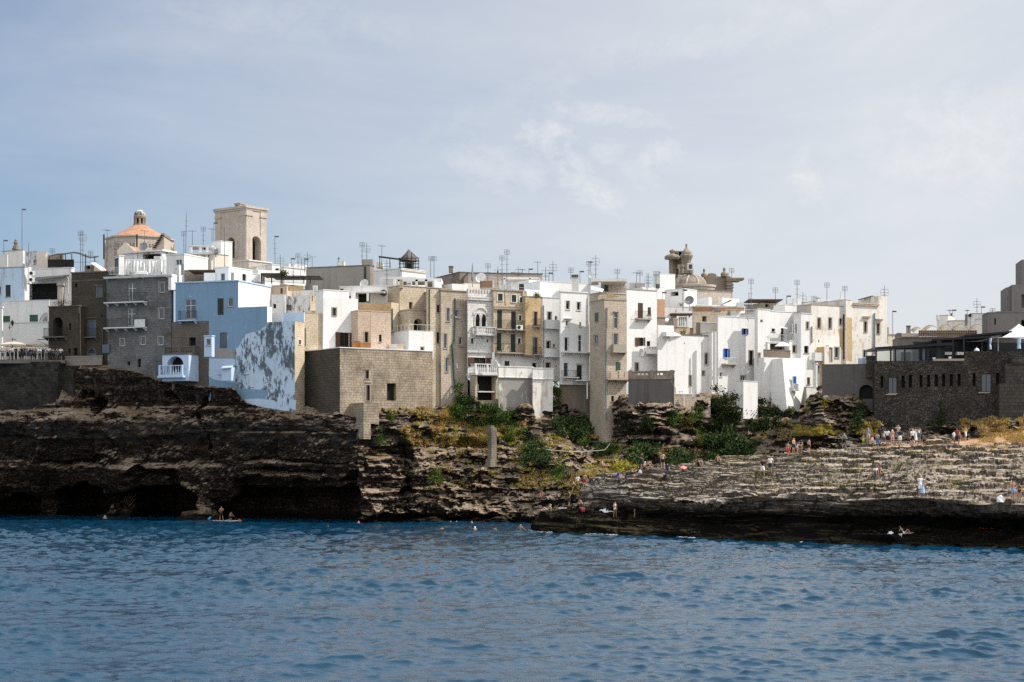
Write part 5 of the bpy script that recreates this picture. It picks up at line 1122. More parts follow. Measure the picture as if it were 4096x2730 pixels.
# ---- stone tower, crop E
crop('E')
T=house('stone_tower_house','tall slim stone tower house running down the cliff, with one shaded and one sunlit face','tower house',(255,520),1568,209)
v=vol(T,(255,522),25,447,1830,L=128,Y=208.6,mat=STR,cop=(.14,.07,SLS),wins=[('L',174,638,204,711,'sgs'),('L',164,830,199,909,'gs'),('R',340,633,374,772,'gs'),('R',336,816,374,941,'gs'),('R',355,1066,396,1150,'sg'),('R',316,1360,341,1409,'dk')])
balcony(v,'R',310,432,976,915,.7,'glass',SLS); balcony(v,'R',262,450,1214,None,.8,'iron',SLS); pipe(v,'R',[(275,590),(275,770),(268,780),(268,1560)],.08,ZNC); band(v,'R',330,376,626,634,.12,SLS,'hood')
mb=MB(); 
for (x,y,w,h) in ((285,1170,1.2,.9),(345,1175,1.0,1.0),(400,1195,1.2,.8)):
    u,z=uz(v,'R',x,1210); fbox(mb,v,'R',u,u+w,z,z+h,.5,.75)
mb.build('broken_parapet',STP,T)
# ---- roofs behind
T=house('white_house','white roof terrace with a flat canopy and a striped awning above the stone tower','house',(140,370),560,214)
mb=MB(); a=at(150,362,219); mb.frame(a,(1,0,0),(0,1,0),(0,0,1),at(455,362,219).x-a.x,5,.35)
for x in (205,455): mb.frame(at(x,450,219),(1,0,0),(0,1,0),(0,0,1),.3,.3,at(x,370,219).z-at(x,450,219).z)
mb.build('canopy',WHC,T); wbox(T,'back_wall',CRM,210,372,450,460,224,.3); wbox(T,'door',SHG,258,392,288,448,223.8,.1)
a,b,c,d=[at(x,y,Y) for x,y,Y in ((140,406,216),(250,430,216),(238,452,213.5),(142,430,213.5))]; mb=MB(); z=Vector((0,0,.06)); mb.raw([a,b,c,d,a-z,b-z,c-z,d-z],[(0,1,2,3),(7,6,5,4),(0,4,5,1),(1,5,6,2),(2,6,7,3),(3,7,4,0)]); mb.build('awning',CAN,T)
T=house('stone_house','low brown stone roof room behind the stone tower','house',(200,460),600,215)
v=vol(T,(200,465),25,452,640,Y=214.5,mat=STR,cop=(.08,.05,SLS))
a,b,c=[at(x,y,213.8) for x,y in ((280,455),(380,495),(280,500))]; mb=MB(); z=Vector((0,.5,0)); mb.raw([a,b,c,a+z,b+z,c+z],[(0,1,2),(5,4,3),(0,3,4,1),(1,4,5,2),(2,5,3,0)]); mb.build('ramp',STO,T)
T=house('white_house','white painted stone house with a brown door balcony and a patterned cloth hung out','house',(450,430),1150,211)
v=vol(T,(450,432),30,713,1260,L=444,Y=211.2,mat=plaster('thick_white_limewash',(.79,.775,.745),(.5,.45,.38),.4,streak=.25,bumpy=1.0),cop=(.1,.06,SLS),wins=[('R',547,550,592,686,'sbr'),('R',633,588,661,653,'sbr'),('R',548,852,598,926,'vd'),('R',625,883,656,928,'vd'),('R',524,1073,551,1143,'ds')])
mb=MB(); u,z=uz(v,'R',541,888); fbox(mb,v,'R',u-.28,u+.28,uz(v,'R',541,925)[1],uz(v,'R',541,852)[1],.03,.08); mb.build('shutter',FRB,T); mb=MB(); u,z=uz(v,'R',598,888); fbox(mb,v,'R',u-.0,u+.2,uz(v,'R',598,925)[1],uz(v,'R',598,852)[1],.03,.08); mb.build('shutter',FRB,T)
balcony(v,'R',525,646,688,625,.6,'iron',SLS)
TT=thing('hanging_cloth','white cloth with red dots hung over the sill of the white painted house','cloth',at(585,1015,210.8))
m_c=M('dotted_cloth'); t=NT(m_c); vo=t.n('ShaderNodeTexVoronoi',{'Vector':t.geo(),'Scale':3.6}); t.out(t.mix(t.ramp(vo.outputs['Distance'],(.22,1),(.26,0)),(.78,.77,.76),(.30,.03,.04)),.9)
mb=MB(); P=[]
for j in range(7):
    for i in range(6): u,z=uz(v,'R',578-4*j+ (36+1.2*j)*i/5,925+15*j); P.append(FP(v,'R',u,z,.14+.05*math.sin(i*1.4+j*.5)))
mb.raw(P,[(j*6+i,j*6+i+1,(j+1)*6+i+1,(j+1)*6+i) for j in range(6) for i in range(5)]); mb.build('cloth',m_c,TT,True)
T=house('brick_house','narrow orange brick wall with a dark stone top behind the white painted house','house',(708,512),740,214.5)
v=vol(T,(706,515),25,782,900,Y=215.2,mat=plain('orange_brick_wall',(.46,.28,.18),.9,scale=6)); v=vol(T,(694,680),25,784,900,Y=213.6,mat=STD,cop=(.1,.05,SLD))
T=house('stone_bastion','dark grey plastered bastion with a pierced parapet right of the stone tower','bastion',(865,1150),1490,205)
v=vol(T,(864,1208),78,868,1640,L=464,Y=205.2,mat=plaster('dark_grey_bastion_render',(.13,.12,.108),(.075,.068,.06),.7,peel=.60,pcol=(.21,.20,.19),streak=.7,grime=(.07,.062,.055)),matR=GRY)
mb=MB(); holes=[(555,1168),(588,1168),(624,1168),(716,1170),(752,1170)]; L=v.lL; z0=v.top+.02; hh=at(600,1150,206).z-at(600,1208,206).z; us=[0,L]; ops=[]
for x,y in holes: u,z=uz(v,'L',x,y); ops.append((u-.17,u+.17,z0+hh*.52,z0+hh*.82))
cs=sorted([0,L]+[q for o in ops for q in o[:2]])
for a,b in zip(cs[:-1],cs[1:]):
    m0=(a+b)/2; h_=[o for o in ops if o[0]<m0<o[1]]
    if h_: fbox(mb,v,'L',a,b,z0,h_[0][2],-.3,.0); fbox(mb,v,'L',a,b,h_[0][3],z0+hh,-.3,.0)
    else: fbox(mb,v,'L',a,b,z0,z0+hh,-.3,.0)
fbox(mb,v,'L',-.1,L+.1,z0+hh+.002,z0+hh+.12,-.36,.08); fbox(mb,v,'L',-.06,L+.06,z0-.1,z0-.001,-.2,.08)
for x in (482,668,842): u,_=uz(v,'L',x,1180); fbox(mb,v,'L',u-.22,u+.22,z0+.002,z0+hh+.2,-.38,.1)
mb.build('parapet',STD,T)
# ---- big white house
T=house('white_house','very large plain white house with a sloping top edge right of the grey bastion','house',(718,740),1380,211)
v=vol(T,(720,742),31,862,1600,L=716,Y=211.4,mat=WHC)
v=vol(T,(862,828),31,1192,1600,on=(v,'R'),mat=WH,cop=(.12,.06,SLD),wins=[('R',1132,990,1164,1088,'gs'),('R',1108,1144,1128,1179,'ds'),('R',995,1184,1013,1271,'ds'),('R',948,895,957,908,'vd')])
vv=vol(T,(795,798),31,862,840,Y=211.0,d=1,mat=WHC,name='parapet'); 
P=[at(862,800,212.2),at(925,828,213.2),at(925,840,213.2),at(862,840,212.2)]; mb=MB(); z=Vector((-.3,.5,0)); mb.raw(P+[p+z for p in P],[(0,1,2,3),(7,6,5,4),(0,4,5,1),(1,5,6,2),(2,6,7,3),(3,7,4,0)]); mb.build('sloping_parapet',WHC,T)
pipe(v,'R',[(1205,850),(1205,1000),(1196,1100)],.09,SLW) if False else None
mb=MB(); u,z=uz(v,'R',838,1048); fbox(mb,v,'R',-.3,-.05,z-1,z+1,.02,.06); 
T3=T
wn=vol(T,(822,1000),31,850,1095,Y=211.35,d=.2,mat=WHC,wins=[('R',828,1002,847,1090,'dk')],name='pier') if False else None
balc=thing('white_balcony','white solid balcony with round holes joining the painted house and the large white house','balcony',at(670,985,211.5))
wbox(balc,'parapet',WHC,622,930,718,986,212.2,.25); wbox(balc,'slab',SLW,618,986,722,994,212.0,1.2)
for x in (650,675,697): wbox(balc,'hole',DARK,x-4,938,x+4,947,212.18,.03)
wbox(balc,'back_wall',WHC,622,845,690,935,214.2,.3)
T=house('terrace_wall','low stone terrace wall with white posts and chairs in front of the large white house','wall',(850,1345),1490,207)
v=vol(T,(850,1346),22,1034,1600,L=845,Y=207.4,mat=STR,cop=(.08,.05,SLW)); mb=MB(); mb.tube(at(945,1480,207.6),at(945,1350,207.6),.1,None,6); mb.build('drainpipe',SLW,T)
wbox(T,'post',WHC,852,1284,878,1344,207.6,.5); wbox(T,'post',WHC,1020,1290,1040,1372,208.4,.5)
v=vol(T,(1034,1372),22,1180,1600,Y=208.6,mat=STR)
TT=thing('terrace_table','white table on the low terrace of the large white house','table',at(925,1340,208)); wbox(TT,'tabletop',IRW,905,1318,942,1323,208.4,.8); wbox(TT,'leg',IRW,910,1323,914,1344,208.5,.08); wbox(TT,'leg',IRW,932,1323,936,1344,208.5,.08)
# ---- stone rooms and stairs above it
T=house('stone_house','small stone roof room with white balustrade and brown canopy above the large white house','house',(880,650),820,216)
v=vol(T,(780,650),20,1030,900,Y=219,mat=STR,wins=[('R',850,650,965,735,'vo')]); wbox(T,'roof',FRB,830,640,1025,652,216.5,4); v=vol(T,(860,758),20,1000,900,Y=216,d=1.0,mat=STP)
mb=MB(); balus(mb,at(892,758,216.2),at(980,758,216.6),1.35,.26); mb.build('balustrade',SLW,T); wbox(T,'pier',STT,858,690,894,760,216,.7); wbox(T,'pier_cap',SLW,855,684,897,692,215.9,.9)
a,b,c,d=[at(x,y,Y) for x,y,Y in ((778,700,216),(825,650,217.5),(850,655,217.5),(800,705,216))]; mb=MB(); z=Vector((0,0,.2)); mb.raw([a,b,c,d,a-z,b-z,c-z,d-z],[(0,1,2,3),(7,6,5,4),(0,4,5,1),(1,5,6,2),(2,6,7,3),(3,7,4,0)]); mb.build('stair',SLW,T)
T=house('stone_house','brown stone house with a dark doorway and orange roof panels among white roofs','house',(1035,580),810,220)
v=vol(T,(1030,585),25,1330,900,Y=220,mat=STR,matR=STR,cop=(.1,.15,SLS),wins=[('R',1108,666,1146,740,'vo')]); wbox(T,'roof_panel',plain('orange_roof_panel',(.34,.18,.10),.9),1040,585,1200,625,219.4,.1); wbox(T,'roof_panel',ZNC,1212,590,1270,630,220.6,.1)
v=vol(T,(1090,720),25,1240,900,Y=216.5,d=1.0,mat=GRY,cop=(.08,.04,SLW)); 
T=house('white_house','white terrace wall and railing below the satellite dish','house',(780,580),700,218)
v=vol(T,(778,580),22,1030,760,Y=218.5,mat=WHC,cop=(.08,.04,SLW)); mb=MB(); rail(mb,at(780,640,217.6),at(1000,640,217.8),1.5,.16,.02); mb.build('railing',IRW,T)
T=house('white_house','white cubic roof houses left below the second church','house',(895,450),600,224)
v=vol(T,(718,415),40,780,700,L=712,Y=222,mat=WHC,cop=(.08,.04,SLW)); v=vol(T,(955,430),50,1060,700,L=780,Y=224,mat=WHC,matR=WHC,cop=(.1,.06,SLW),wins=[('L',832,452,900,490,'vo')]); v=vol(T,(905,552),30,960,640,L=875,Y=219.5,mat=WHC,wins=[('R',910,556,940,588,'gs')])
T=house('white_house','tall white stair head box beside the second church','house',(740,295),430,230)
v=vol(T,(740,296),25,872,640,L=682,Y=230,mat=WHC,cop=(.06,.03,SLW)); wbox(T,'chimney',ZNC,733,276,744,300,230.2,.4); wbox(T,'chimney',SLD,710,385,738,420,221.8,.5)
T=house('white_house','group of grey and white roof boxes left of the white stair head box','house',(520,370),440,228)
v=vol(T,(525,372),50,610,640,L=465,Y=228,mat=WHS,matR=STD); v=vol(T,(580,410),30,720,640,L=460,Y=224,mat=WHC); wbox(T,'roof_room',GRY,530,378,606,410,226,2)
# ---- second church
T=thing('baroque_church','weathered baroque church with a tiled dome, lantern turret, bell gable and stone finials','church',at(1040,440,240))
c=Vector((at(1035,400,242).x,246,0)); rx=(at(1172,370,242).x-at(905,370,242).x)/2; zb=at(1035,372,242).z; zt=at(1035,284,242).z
mb=MB(); mb.lathe(c,[(rx*math.cos(PI/2*k/9),zb+(zt-zb)*math.sin(PI/2*k/9)) for k in range(9)]+[(.4,zt)],28); mb.build('dome',STD,T,True)
mb=MB()
for q in range(8):
    an=R(22.5+45*q); mb.path([c+Vector(((rx*1.01)*math.cos(PI/2*k/9)*math.cos(an),(rx*1.01)*math.cos(PI/2*k/9)*math.sin(an),zb+(zt-zb)*1.01*math.sin(PI/2*k/9))) for k in range(9)],.13,5)
mb.build('dome_rib',STC,T)
rr=rx*1.45; z2=at(1035,375,240).z; z1=at(1035,445,240).z; c2=Vector((at(1110,400,240).x,244,0))
mb=MB(); mb.lathe(c2,[(rx*1.02,z1-4),(rx*1.02,z2-.35),(rx*1.10,z2-.3),(rx*1.10,z2)],24); mb.lathe(c,[(rx*1.04,z1-3),(rx*1.04,zb-.25),(rx*1.12,zb-.2),(rx*1.12,zb+.05)],24); mb.build('apse',STC,T)
v=vol(T,(1060,438),20,1372,700,L=870,Y=238,mat=STD,matR=STC,cop=(.14,.1,SLD),name='nave')
# lantern turret
lc=at(995,280,242); lc.y=246; mb=MB(); r=(at(1045,200,242).x-at(948,200,242).x)/2
hz=lambda y: at(995,y,244).z-lc.z
mb.lathe(lc,[(r*1.1,hz(285)),(r*1.1,hz(262)),(r*.92,hz(255)),(r*.9,hz(165)),(r*1.0,hz(158)),(r*1.25,hz(130)),(r*1.25,hz(122)),(r*.95,hz(112)),(r*.98,hz(100)),(r*.7,hz(80)),(r*.35,hz(65)),(r*.18,hz(55)),(r*.16,hz(35)),(r*.22,hz(30)),(.05,hz(18))],8,R(22))
lan=mb.build('lantern_turret',STD,T)
mb=MB(); p=at(1000,268,244); mb.frame(p-Vector((.42,r*.98+.05,0)),(1,0,0),(0,1,0),(0,0,1),.84,.25,hz(208)-hz(268)); w_=mb.build('window',SLW,lan) ; mb=MB(); mb.frame(p-Vector((.25,r*.98+.07,-.15)),(1,0,0),(0,1,0),(0,0,1),.5,.2,hz(208)-hz(268)-.35); mb.build('pane',GLS,lan)
mb=MB()
for q in range(4):
    an=R(45+90*q); pp=lc+Vector((r*1.15*math.cos(an),r*1.15*math.sin(an),0)); mb.lathe(pp,[(.35,hz(285)),(.28,hz(262)),(.2,hz(240)),(.33,hz(225)),(.15,hz(200))],6)
mb.build('scroll',STD,lan)
# bell gable on the left
v=vol(T,(850,168),40,950,420,L=818,Y=248,mat=STD,cop=(.3,.45,STD),name='bell_gable',wins=[('R',882,250,904,305,'vo^')])
def pinnacle(T,cx,cyb,cyt,Y,w,mat=STD,name='finial'):
    p=at(cx,cyb,Y); h=at(cx,cyt,Y).z-p.z; mb=MB(); mb.lathe(p,[(w,0),(w,h*.12),(w*1.1,h*.14),(w*1.05,h*.3),(w*.75,h*.42),(w*.4,h*.5),(w*.28,h*.58),(w*.45,h*.75),(w*.42,h*.85),(w*.15,h*.93),(.02,h)],8); return mb.build(name,mat,T)
pinnacle(T,848,170,80,247.5,1.05)
mb=MB(); mb.frame(at(875,160,247.8),(1,0,0),(0,1,0),(0,0,1),at(935,160,248).x-at(875,160,248).x,1.6,at(875,118,248).z-at(875,160,248).z); mb.frame(at(862,118,247.6),(1,0,0),(0,1,0),(0,0,1),at(945,160,248).x-at(862,160,248).x,2.0,.35)
for k in range(6): s=k/6; mb.frame(at(895+55*s,175+75*s*s,247.4),(1,0,0),(0,1,0),(0,0,1),.75,1.2,1.2)
mb.build('scroll',STD,T)
# gable front on the right
P=[at(x,y,250) for x,y in ((1120,440),(1120,330),(1150,312),(1160,295),(1185,290),(1205,292),(1225,298),(1232,318),(1258,322),(1280,312),(1322,306),(1345,316),(1346,456),(1120,456))]; k=len(P); z=Vector((.5,1.6,0)); mb=MB(); mb.raw(P+[p+z for p in P],[tuple(range(k))[::-1],tuple(range(k,2*k))]+[(i,(i+1)%k,k+(i+1)%k,k+i) for i in range(k)]); mb.build('gable',STD,T)
mb=MB(); a=at(1322,460,249.4); mb.frame(a,(1,0,0),(0,1,0),(0,0,1),.85,2,at(1322,345,249.4).z-a.z); mb.frame(at(1316,358,249.2),(1,0,0),(0,1,0),(0,0,1),2.1,2.4,.35); mb.frame(at(1320,345,249.1),(1,0,0),(0,1,0),(0,0,1),2.6,2.6,.25)
for y in (395,420): mb.frame(at(1318,y,249.2),(1,0,0),(0,1,0),(0,0,1),1.1,2.2,.18)
mb.build('pilaster',STD,T)
pinnacle(T,1124,325,248,249.6,.42); pinnacle(T,1300,318,238,249.6,.5); pinnacle(T,1330,330,288,249.6,.42)
T=house('white_house','small white roof room with a sloping side and chimneys right below the second church','house',(1285,500),600,226)
v=vol(T,(1280,505),35,1430,700,L=1250,Y=228,mat=WHC); v=vol(T,(1165,500),30,1190,640,Y=230,mat=WHC); v=vol(T,(1065,572),22,1380,700,Y=226,mat=WHC,cop=(.12,.1,SLW),name='parapet'); v=vol(T,(1355,585),22,1480,700,Y=222.5,mat=WHC,cop=(.1,.06,SLW))
mb=MB(); a,b,c=[at(x,y,226) for x,y in ((1282,560),(1362,518),(1362,530))]; z=Vector((0,2,0)); mb.raw([a,b,c,a+z,b+z,c+z],[(0,1,2),(5,4,3),(0,3,4,1),(1,4,5,2),(2,5,3,0)]); mb.build('roof',SLD,T); wbox(T,'drum',WHC,1415,545,1470,600,222,1.5)
crop('F')
T=house('roof_shelter','flat brown canopy over a pale roof room on the right skyline','shelter',(340,520),620,230)
v=vol(T,(330,548),25,500,700,Y=229,mat=CRM,wins=[('R',350,560,385,585,'vd')]); v=vol(T,(150,560),25,330,700,Y=230,mat=WHC); wbox(T,'canopy',FRB,205,517,505,524,226,5); wbox(T,'canopy',plain('orange_awning_panel',(.42,.25,.14),.9),-60,590,170,618,218.6,.15)
mb=MB(); rail(mb,at(0,664,216.5),at(250,664,217.5),.8,1.1,.02); mb.build('railing',IRW,T)
# ---- white row, crop F
T=house('white_house','large smooth white house with bright blue shutters on two windows','house',(60,660),1480,214)
crop('E'); v=vol(T,(1192,806),31,1260,1660,Y=214.8,mat=WHC,cop=(.08,.04,SLW)); balc=None
crop('F'); v=vol(T,(-60,668),31,262,1540,L=-70,Y=215.0,mat=WHC,cop=(.1,.05,SLW),wins=[('R',160,773,187,826,'su'),('R',0,948,26,1030,'su'),('R',210,966,245,1090,'ds'),('R',137,1184,180,1226,'gs'),('R',-45,1157,-24,1194,'ww')])
balcony(v,'R',-30,76,1082,1030,.75,'iron',SLS,IRW)
an=vol(T,(160,1232),40,285,1560,L=100,Y=209.6,mat=WHC,cop=(.08,.05,SLW),name='annex')
for x,Y in ((-92,214.2),(-83,213.8)): mb=MB(); mb.tube(at(x,1260,Y),at(x,800,Y),.2 if x<-90 else .1,None,8); mb.build('drainpipe',WHC,T)
T=house('white_house','slim white house with one tiny square window right of the blue shuttered house','house',(285,605),1500,216)
v=vol(T,(285,606),31,392,1560,L=258,Y=215.6,mat=WHC,cop=(.1,.05,SLW),wins=[('R',308,695,331,720,'vd'),('R',290,988,307,1094,'ds'),('R',302,1228,326,1266,'ww')])
T=house('white_house','white house with stacked terraces and a white sun umbrella over its wooden balcony','house',(375,620),1500,218)
v=vol(T,(376,622),31,622,1560,Y=218.4,mat=WHC,cop=(.1,.05,SLW),wins=[('R',406,773,437,800,'dk'),('R',488,766,516,880,'dk')])
v=vol(T,(525,568),31,625,760,L=425,Y=223,mat=WHC,cop=(.08,.04,SLW)); 
t2=vol(T,(372,895),31,590,1560,L=362,Y=216.2,d=3.5,mat=WHC,cop=(.1,.06,SLW),wins=[('R',392,908,560,1000,'vo'),('R',380,1244,422,1272,'ds')])
mb=MB(); rail(mb,FP(t2,'R',.1,t2.top+.1),FP(t2,'R',t2.lR,t2.top+.1),1.0,.25,.02); mb.build('railing',IRW,T)
t3=vol(T,(340,1024),31,577,1560,Y=214.6,d=2,mat=WHC,wins=[]); 
mb=MB(); u0,u1=.0,t3.lR; 
for k in range(22): fbox(mb,t3,'R',u0+(u1-u0)*k/22,u0+(u1-u0)*(k+.8)/22,t3.top+.01,t3.top+.95,-.15,-.1)
fbox(mb,t3,'R',u0,u1,t3.top+.96,t3.top+1.02,-.2,-.05); mb.build('wooden_railing',plain('grey_weathered_wood',(.20,.16,.125),.85),T)
pipe(t3,'R',[(425,1030),(490,1080),(494,1480)],.1,ZNC) if False else None
mb=MB(); a,b,c,d=[at(x,y,Y) for x,y,Y in ((480,755,217.5),(545,765,218),(545,772,216.9),(480,762,216.5))]; z=Vector((0,0,.08)); mb.raw([a,b,c,d,a-z,b-z,c-z,d-z],[(0,1,2,3),(7,6,5,4),(0,4,5,1),(1,5,6,2),(2,6,7,3),(3,7,4,0)]); mb.build('door_canopy',SLW,T)
T=house('white_house','buttressed white house front that splays out at the foot, with a blue door window','house',(500,1030),1480,213)
P0=[at(498,1035,213),at(690,1035,216.2)]; P1=[at(545,1560,211.2),at(648,1560,214)]
mb=MB(); z=Vector((-1.5,2.5,0)); P=[at(500,1032,213.6),at(692,1032,216.8),at(690,1270,216.6),at(650,1480,214.4),at(640,1600,214.2),at(552,1600,211.6),at(540,1480,211.9)]; k=len(P); mb.raw(P+[p+z for p in P],[tuple(range(k))[::-1],tuple(range(k,2*k))]+[(i,(i+1)%k,k+(i+1)%k,k+i) for i in range(k)]); mb.build('wall',WHC,T)
vb=vol(T,(590,1186),31,625,1306,Y=213.55,d=.15,mat=SLW,wins=[('R',594,1190,621,1302,'suc')],name='door_surround'); balcony(vb,'R',580,632,1306,1260,.45,'glass',SLW,brackets=False)
T=house('white_house','stained white house front with a rail balcony and three windows, right of the umbrella','house',(660,640),1300,216)
v=vol(T,(662,642),31,760,1300,L=598,Y=217.2,mat=WHC,cop=(.1,.06,SLW),wins=[('L',608,735,626,815,'vd'),('R',709,717,729,776,'ds'),('R',690,924,729,986,'dk'),('R',713,1072,730,1115,'ds'),('L',600,925,620,980,'gw')])
wt=vol(T,(592,728),31,634,816,Y=218.8,d=.2,mat=WHC,wins=[('R',594,730,633,814,'gw')],name='bay'); 
pipe(v,'R',[(752,755),(752,900)],.08,ZNC)
lb=vol(T,(560,885),31,660,1040,Y=217.0,d=2.5,mat=WHC,cop=(.08,.05,SLW),wins=[('R',590,922,618,982,'ds')]); mb=MB(); rail(mb,FP(lb,'R',.1,lb.top+.08),FP(lb,'R',lb.lR,lb.top+.08),1.0,.2,.02); mb.build('railing',IRW,T)
T=house('stone_house','whitewashed stone house with brown worn patches and tall narrow windows','house',(750,560),1100,218)
v=vol(T,(752,566),31,1054,1200,L=624,Y=218.6,mat=PNK,matR=WHK,cop=(.1,.05,SLS),wins=[('R',808,682,832,768,'ds'),('R',904,681,928,770,'ds'),('R',996,688,1019,740,'ds'),('R',812,872,823,896,'bs'),('R',884,924,895,972,'ds')])
patch(v,'R',[(860,832),(996,846),(998,940),(860,930)],WHC,'whitewashed_panel'); patch(v,'R',[(1030,672),(1053,676),(1053,1040),(1030,1040)],STO,'bare_patch'); patch(v,'R',[(985,775),(1030,775),(1028,960),(1000,945),(998,850)],STO,'bare_patch',.016)
pipe(v,'R',[(1030,650),(1030,1040)],.1,IRN)
low=vol(T,(690,1040),31,870,1500,Y=217.2,d=3,mat=WHC,wins=[('R',812,1092,829,1154,'gw'),('R',715,1198,740,1260,'sbr')],name='ground_floor'); balcony(low,'R',755,842,1047,985,.6,'solid',SLW)
v5=vol(T,(866,930),31,1010,1400,Y=217.9,d=1.5,mat=STO,matR=WHK,wins=[('R',905,938,938,1070,'bs'),('R',958,935,992,1030,'gs')],name='porch')
T=house('white_house','square grey-white cabin with a pole beside the dark sloping wall','house',(710,1280),1440,214)
v=vol(T,(708,1284),31,860,1480,L=690,Y=213.4,mat=GRL,matR=WHS,cop=(.08,.05,SLW),wins=[('R',710,1385,735,1430,'vd')]); mb=MB(); mb.lathe(at(792,1280,213.2),[(.2,0),(.16,.3),(.15,2.8),(.25,2.85),(.25,3.0)],8); mb.build('pole',WHC,T)
T=house('white_house','white stone gable wall between the patchy house and the tall white corner house','house',(1054,530),1100,221)
v=vol(T,(1054,522),31,1110,1400,Y=221.0,mat=WHK,cop=(.1,.05,SLW)); patch(v,'R',[(1058,676),(1106,680),(1106,1060),(1058,1050)],STO,'bare_patch')
T=house('stone_house','tall white and tan corner house with two hooded windows ending the white row','house',(1110,560),1100,222)
v=vol(T,(1108,566),31,1335,1200,Y=221.6,mat=WHK,wins=[('R',1212,714,1237,804,'ds'),('R',1322,728,1349 if False else 1334,818,'ds'),('R',1206,962,1232,1026,'gs')]) if False else vol(T,(1108,566),28,1411,1420,Y=221.6,mat=WHK,wins=[('R',1212,714,1237,804,'ds'),('R',1322,730,1348,818,'ds'),('R',1206,962,1232,1026,'gs')])
band(v,'R',1196,1256,668,682,.25,STP,'hood'); band(v,'R',1306,1366,690,704,.25,STP,'hood'); band(v,'R',1110,1336,556,574,.2,STP,'cornice'); pipe(v,'R',[(1297,640),(1297,1000)],.1,ZNC)
v2=vol(T,(1338,522),28,1411,1200,Y=223.4,d=6,mat=WHK,name='turret') if False else None
u0=uz(v,'R',1337,560)[0]; mb=MB(); fbox(mb,v,'R',u0,v.lR,v.top+.002,v.top+1.35,-3.,.0); mb.build('roof_block',WHK,T)
T=thing('roof_room','grey roof room with a tilted solar panel on the tall corner house','roof room',at(1220,540,226)); v=vol(T,(1228,520),28,1340,640,L=1158,Y=226,mat=CRM,matR=WHC,wins=[('R',1285,552,1318,572,'vd')])
a,b,c,d=[at(x,y,Y) for x,y,Y in ((1158,520,224),(1278,486,225),(1300,488,228),(1190,516,228))]; mb=MB(); z=Vector((0,0,.1)); mb.raw([a,b,c,d,a-z,b-z,c-z,d-z],[(0,1,2,3),(7,6,5,4),(0,4,5,1),(1,5,6,2),(2,6,7,3),(3,7,4,0)]); mb.build('solar_panel',IRN,T)
T=house('white_house','line of white roof parapets and chimneys on the right skyline','house',(830,530),620,228)
v=vol(T,(835,528),28,1010,700,Y=230,mat=WH,cop=(.08,.05,SLW),wins=[('R',868,535,905,575,'dk'),('R',965,548,995,580,'dk')]); v=vol(T,(625,575),28,760,700,Y=226,mat=WH); wbox(T,'chimney',WHC,596,512,625,565,227,.8); wbox(T,'chimney',WHC,632,508,664,560,228,.8); wbox(T,'chimney',WHC,1010,455,1028,540,228,.7); wbox(T,'chimney',WHC,1000,512,1052,585,227,2); wbox(T,'chimney',WHC,808,512,830,560,229,.7)
T=house('white_house','pale low building with a stone chimney right behind the corner house','house',(1411,810),1000,236)
v=vol(T,(1411,828),20,1530,1400,Y=236,mat=CRM,cop=(.12,.08,SLS)); wbox(T,'chimney',STT,1412,762,1428,830,235,.8)
# ================================================================ ground behind the front row
mb=MB(); mb.quad((-2600,232,15.0),(2600,232,15.0),(2600,4500,15.0),(-2600,4500,15.0)); tag(mb.build('ground',plain('dusty_ground',(.22,.19,.15),.95)),kind='structure')
# ================================================================ right end: restaurant on its dark stone wall
crop('H')
T=thing('restaurant','dark rubble stone restaurant building with a row of slit windows along the shaded wall','restaurant',at(1000,1500,199))
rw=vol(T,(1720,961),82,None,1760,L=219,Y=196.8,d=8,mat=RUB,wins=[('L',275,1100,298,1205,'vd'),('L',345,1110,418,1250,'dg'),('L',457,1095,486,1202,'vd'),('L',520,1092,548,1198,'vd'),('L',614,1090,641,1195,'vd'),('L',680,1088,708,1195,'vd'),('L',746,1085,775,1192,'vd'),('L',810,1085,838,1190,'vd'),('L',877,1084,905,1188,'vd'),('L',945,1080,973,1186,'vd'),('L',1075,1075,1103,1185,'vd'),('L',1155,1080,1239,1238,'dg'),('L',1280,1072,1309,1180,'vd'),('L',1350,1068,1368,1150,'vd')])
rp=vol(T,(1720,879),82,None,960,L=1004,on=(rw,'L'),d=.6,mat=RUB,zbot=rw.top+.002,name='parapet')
for (x,y0,y1) in ((1155,1150,1240),): pass
mb=MB(); u=[uz(rw,'L',x,970)[0] for x in (735,1003)]; fbox(mb,rw,'L',u[1],u[0],rw.top+.003,rw.top+.25,-.5,.02); mb.build('sill',SLS,T)
mb=MB(); u=[uz(rw,'L',x,1250)[0] for x in (318,412)]; z=uz(rw,'L',365,1256)[1]; fbox(mb,rw,'L',u[1],u[0],z-.12,z,-.02,.12); u=[uz(rw,'L',x,1250)[0] for x in (1128,1228)]; z=uz(rw,'L',1180,1240)[1]; fbox(mb,rw,'L',u[1],u[0],z-.12,z,-.02,.12); mb.build('sill',SLS,T)
T=thing('boulder_wall','stepped retaining wall of big dark squared boulders at the right edge below the white marquee','wall',at(1450,1480,195.5))
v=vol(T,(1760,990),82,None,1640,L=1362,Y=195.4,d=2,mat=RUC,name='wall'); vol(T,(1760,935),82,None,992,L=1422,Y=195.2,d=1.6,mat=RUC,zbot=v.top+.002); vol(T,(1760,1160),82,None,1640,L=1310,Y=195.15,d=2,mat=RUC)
crop('F')
T=thing('cement_wall','dark sloping cement wall with a blocked archway left of the restaurant','wall',at(1050,1300,203))
v=vol(T,(1330,1085),78,None,1560,L=845,Y=201.8,d=3,mat=plaster('dark_cement_wall',(.115,.108,.10),(.06,.055,.05),.7,peel=.6,pcol=(.15,.142,.13),streak=.7,grime=(.06,.055,.05)),cop=(.08,.03,SLD),wins=[('L',1168,1262,1294,1386,'vd^')])
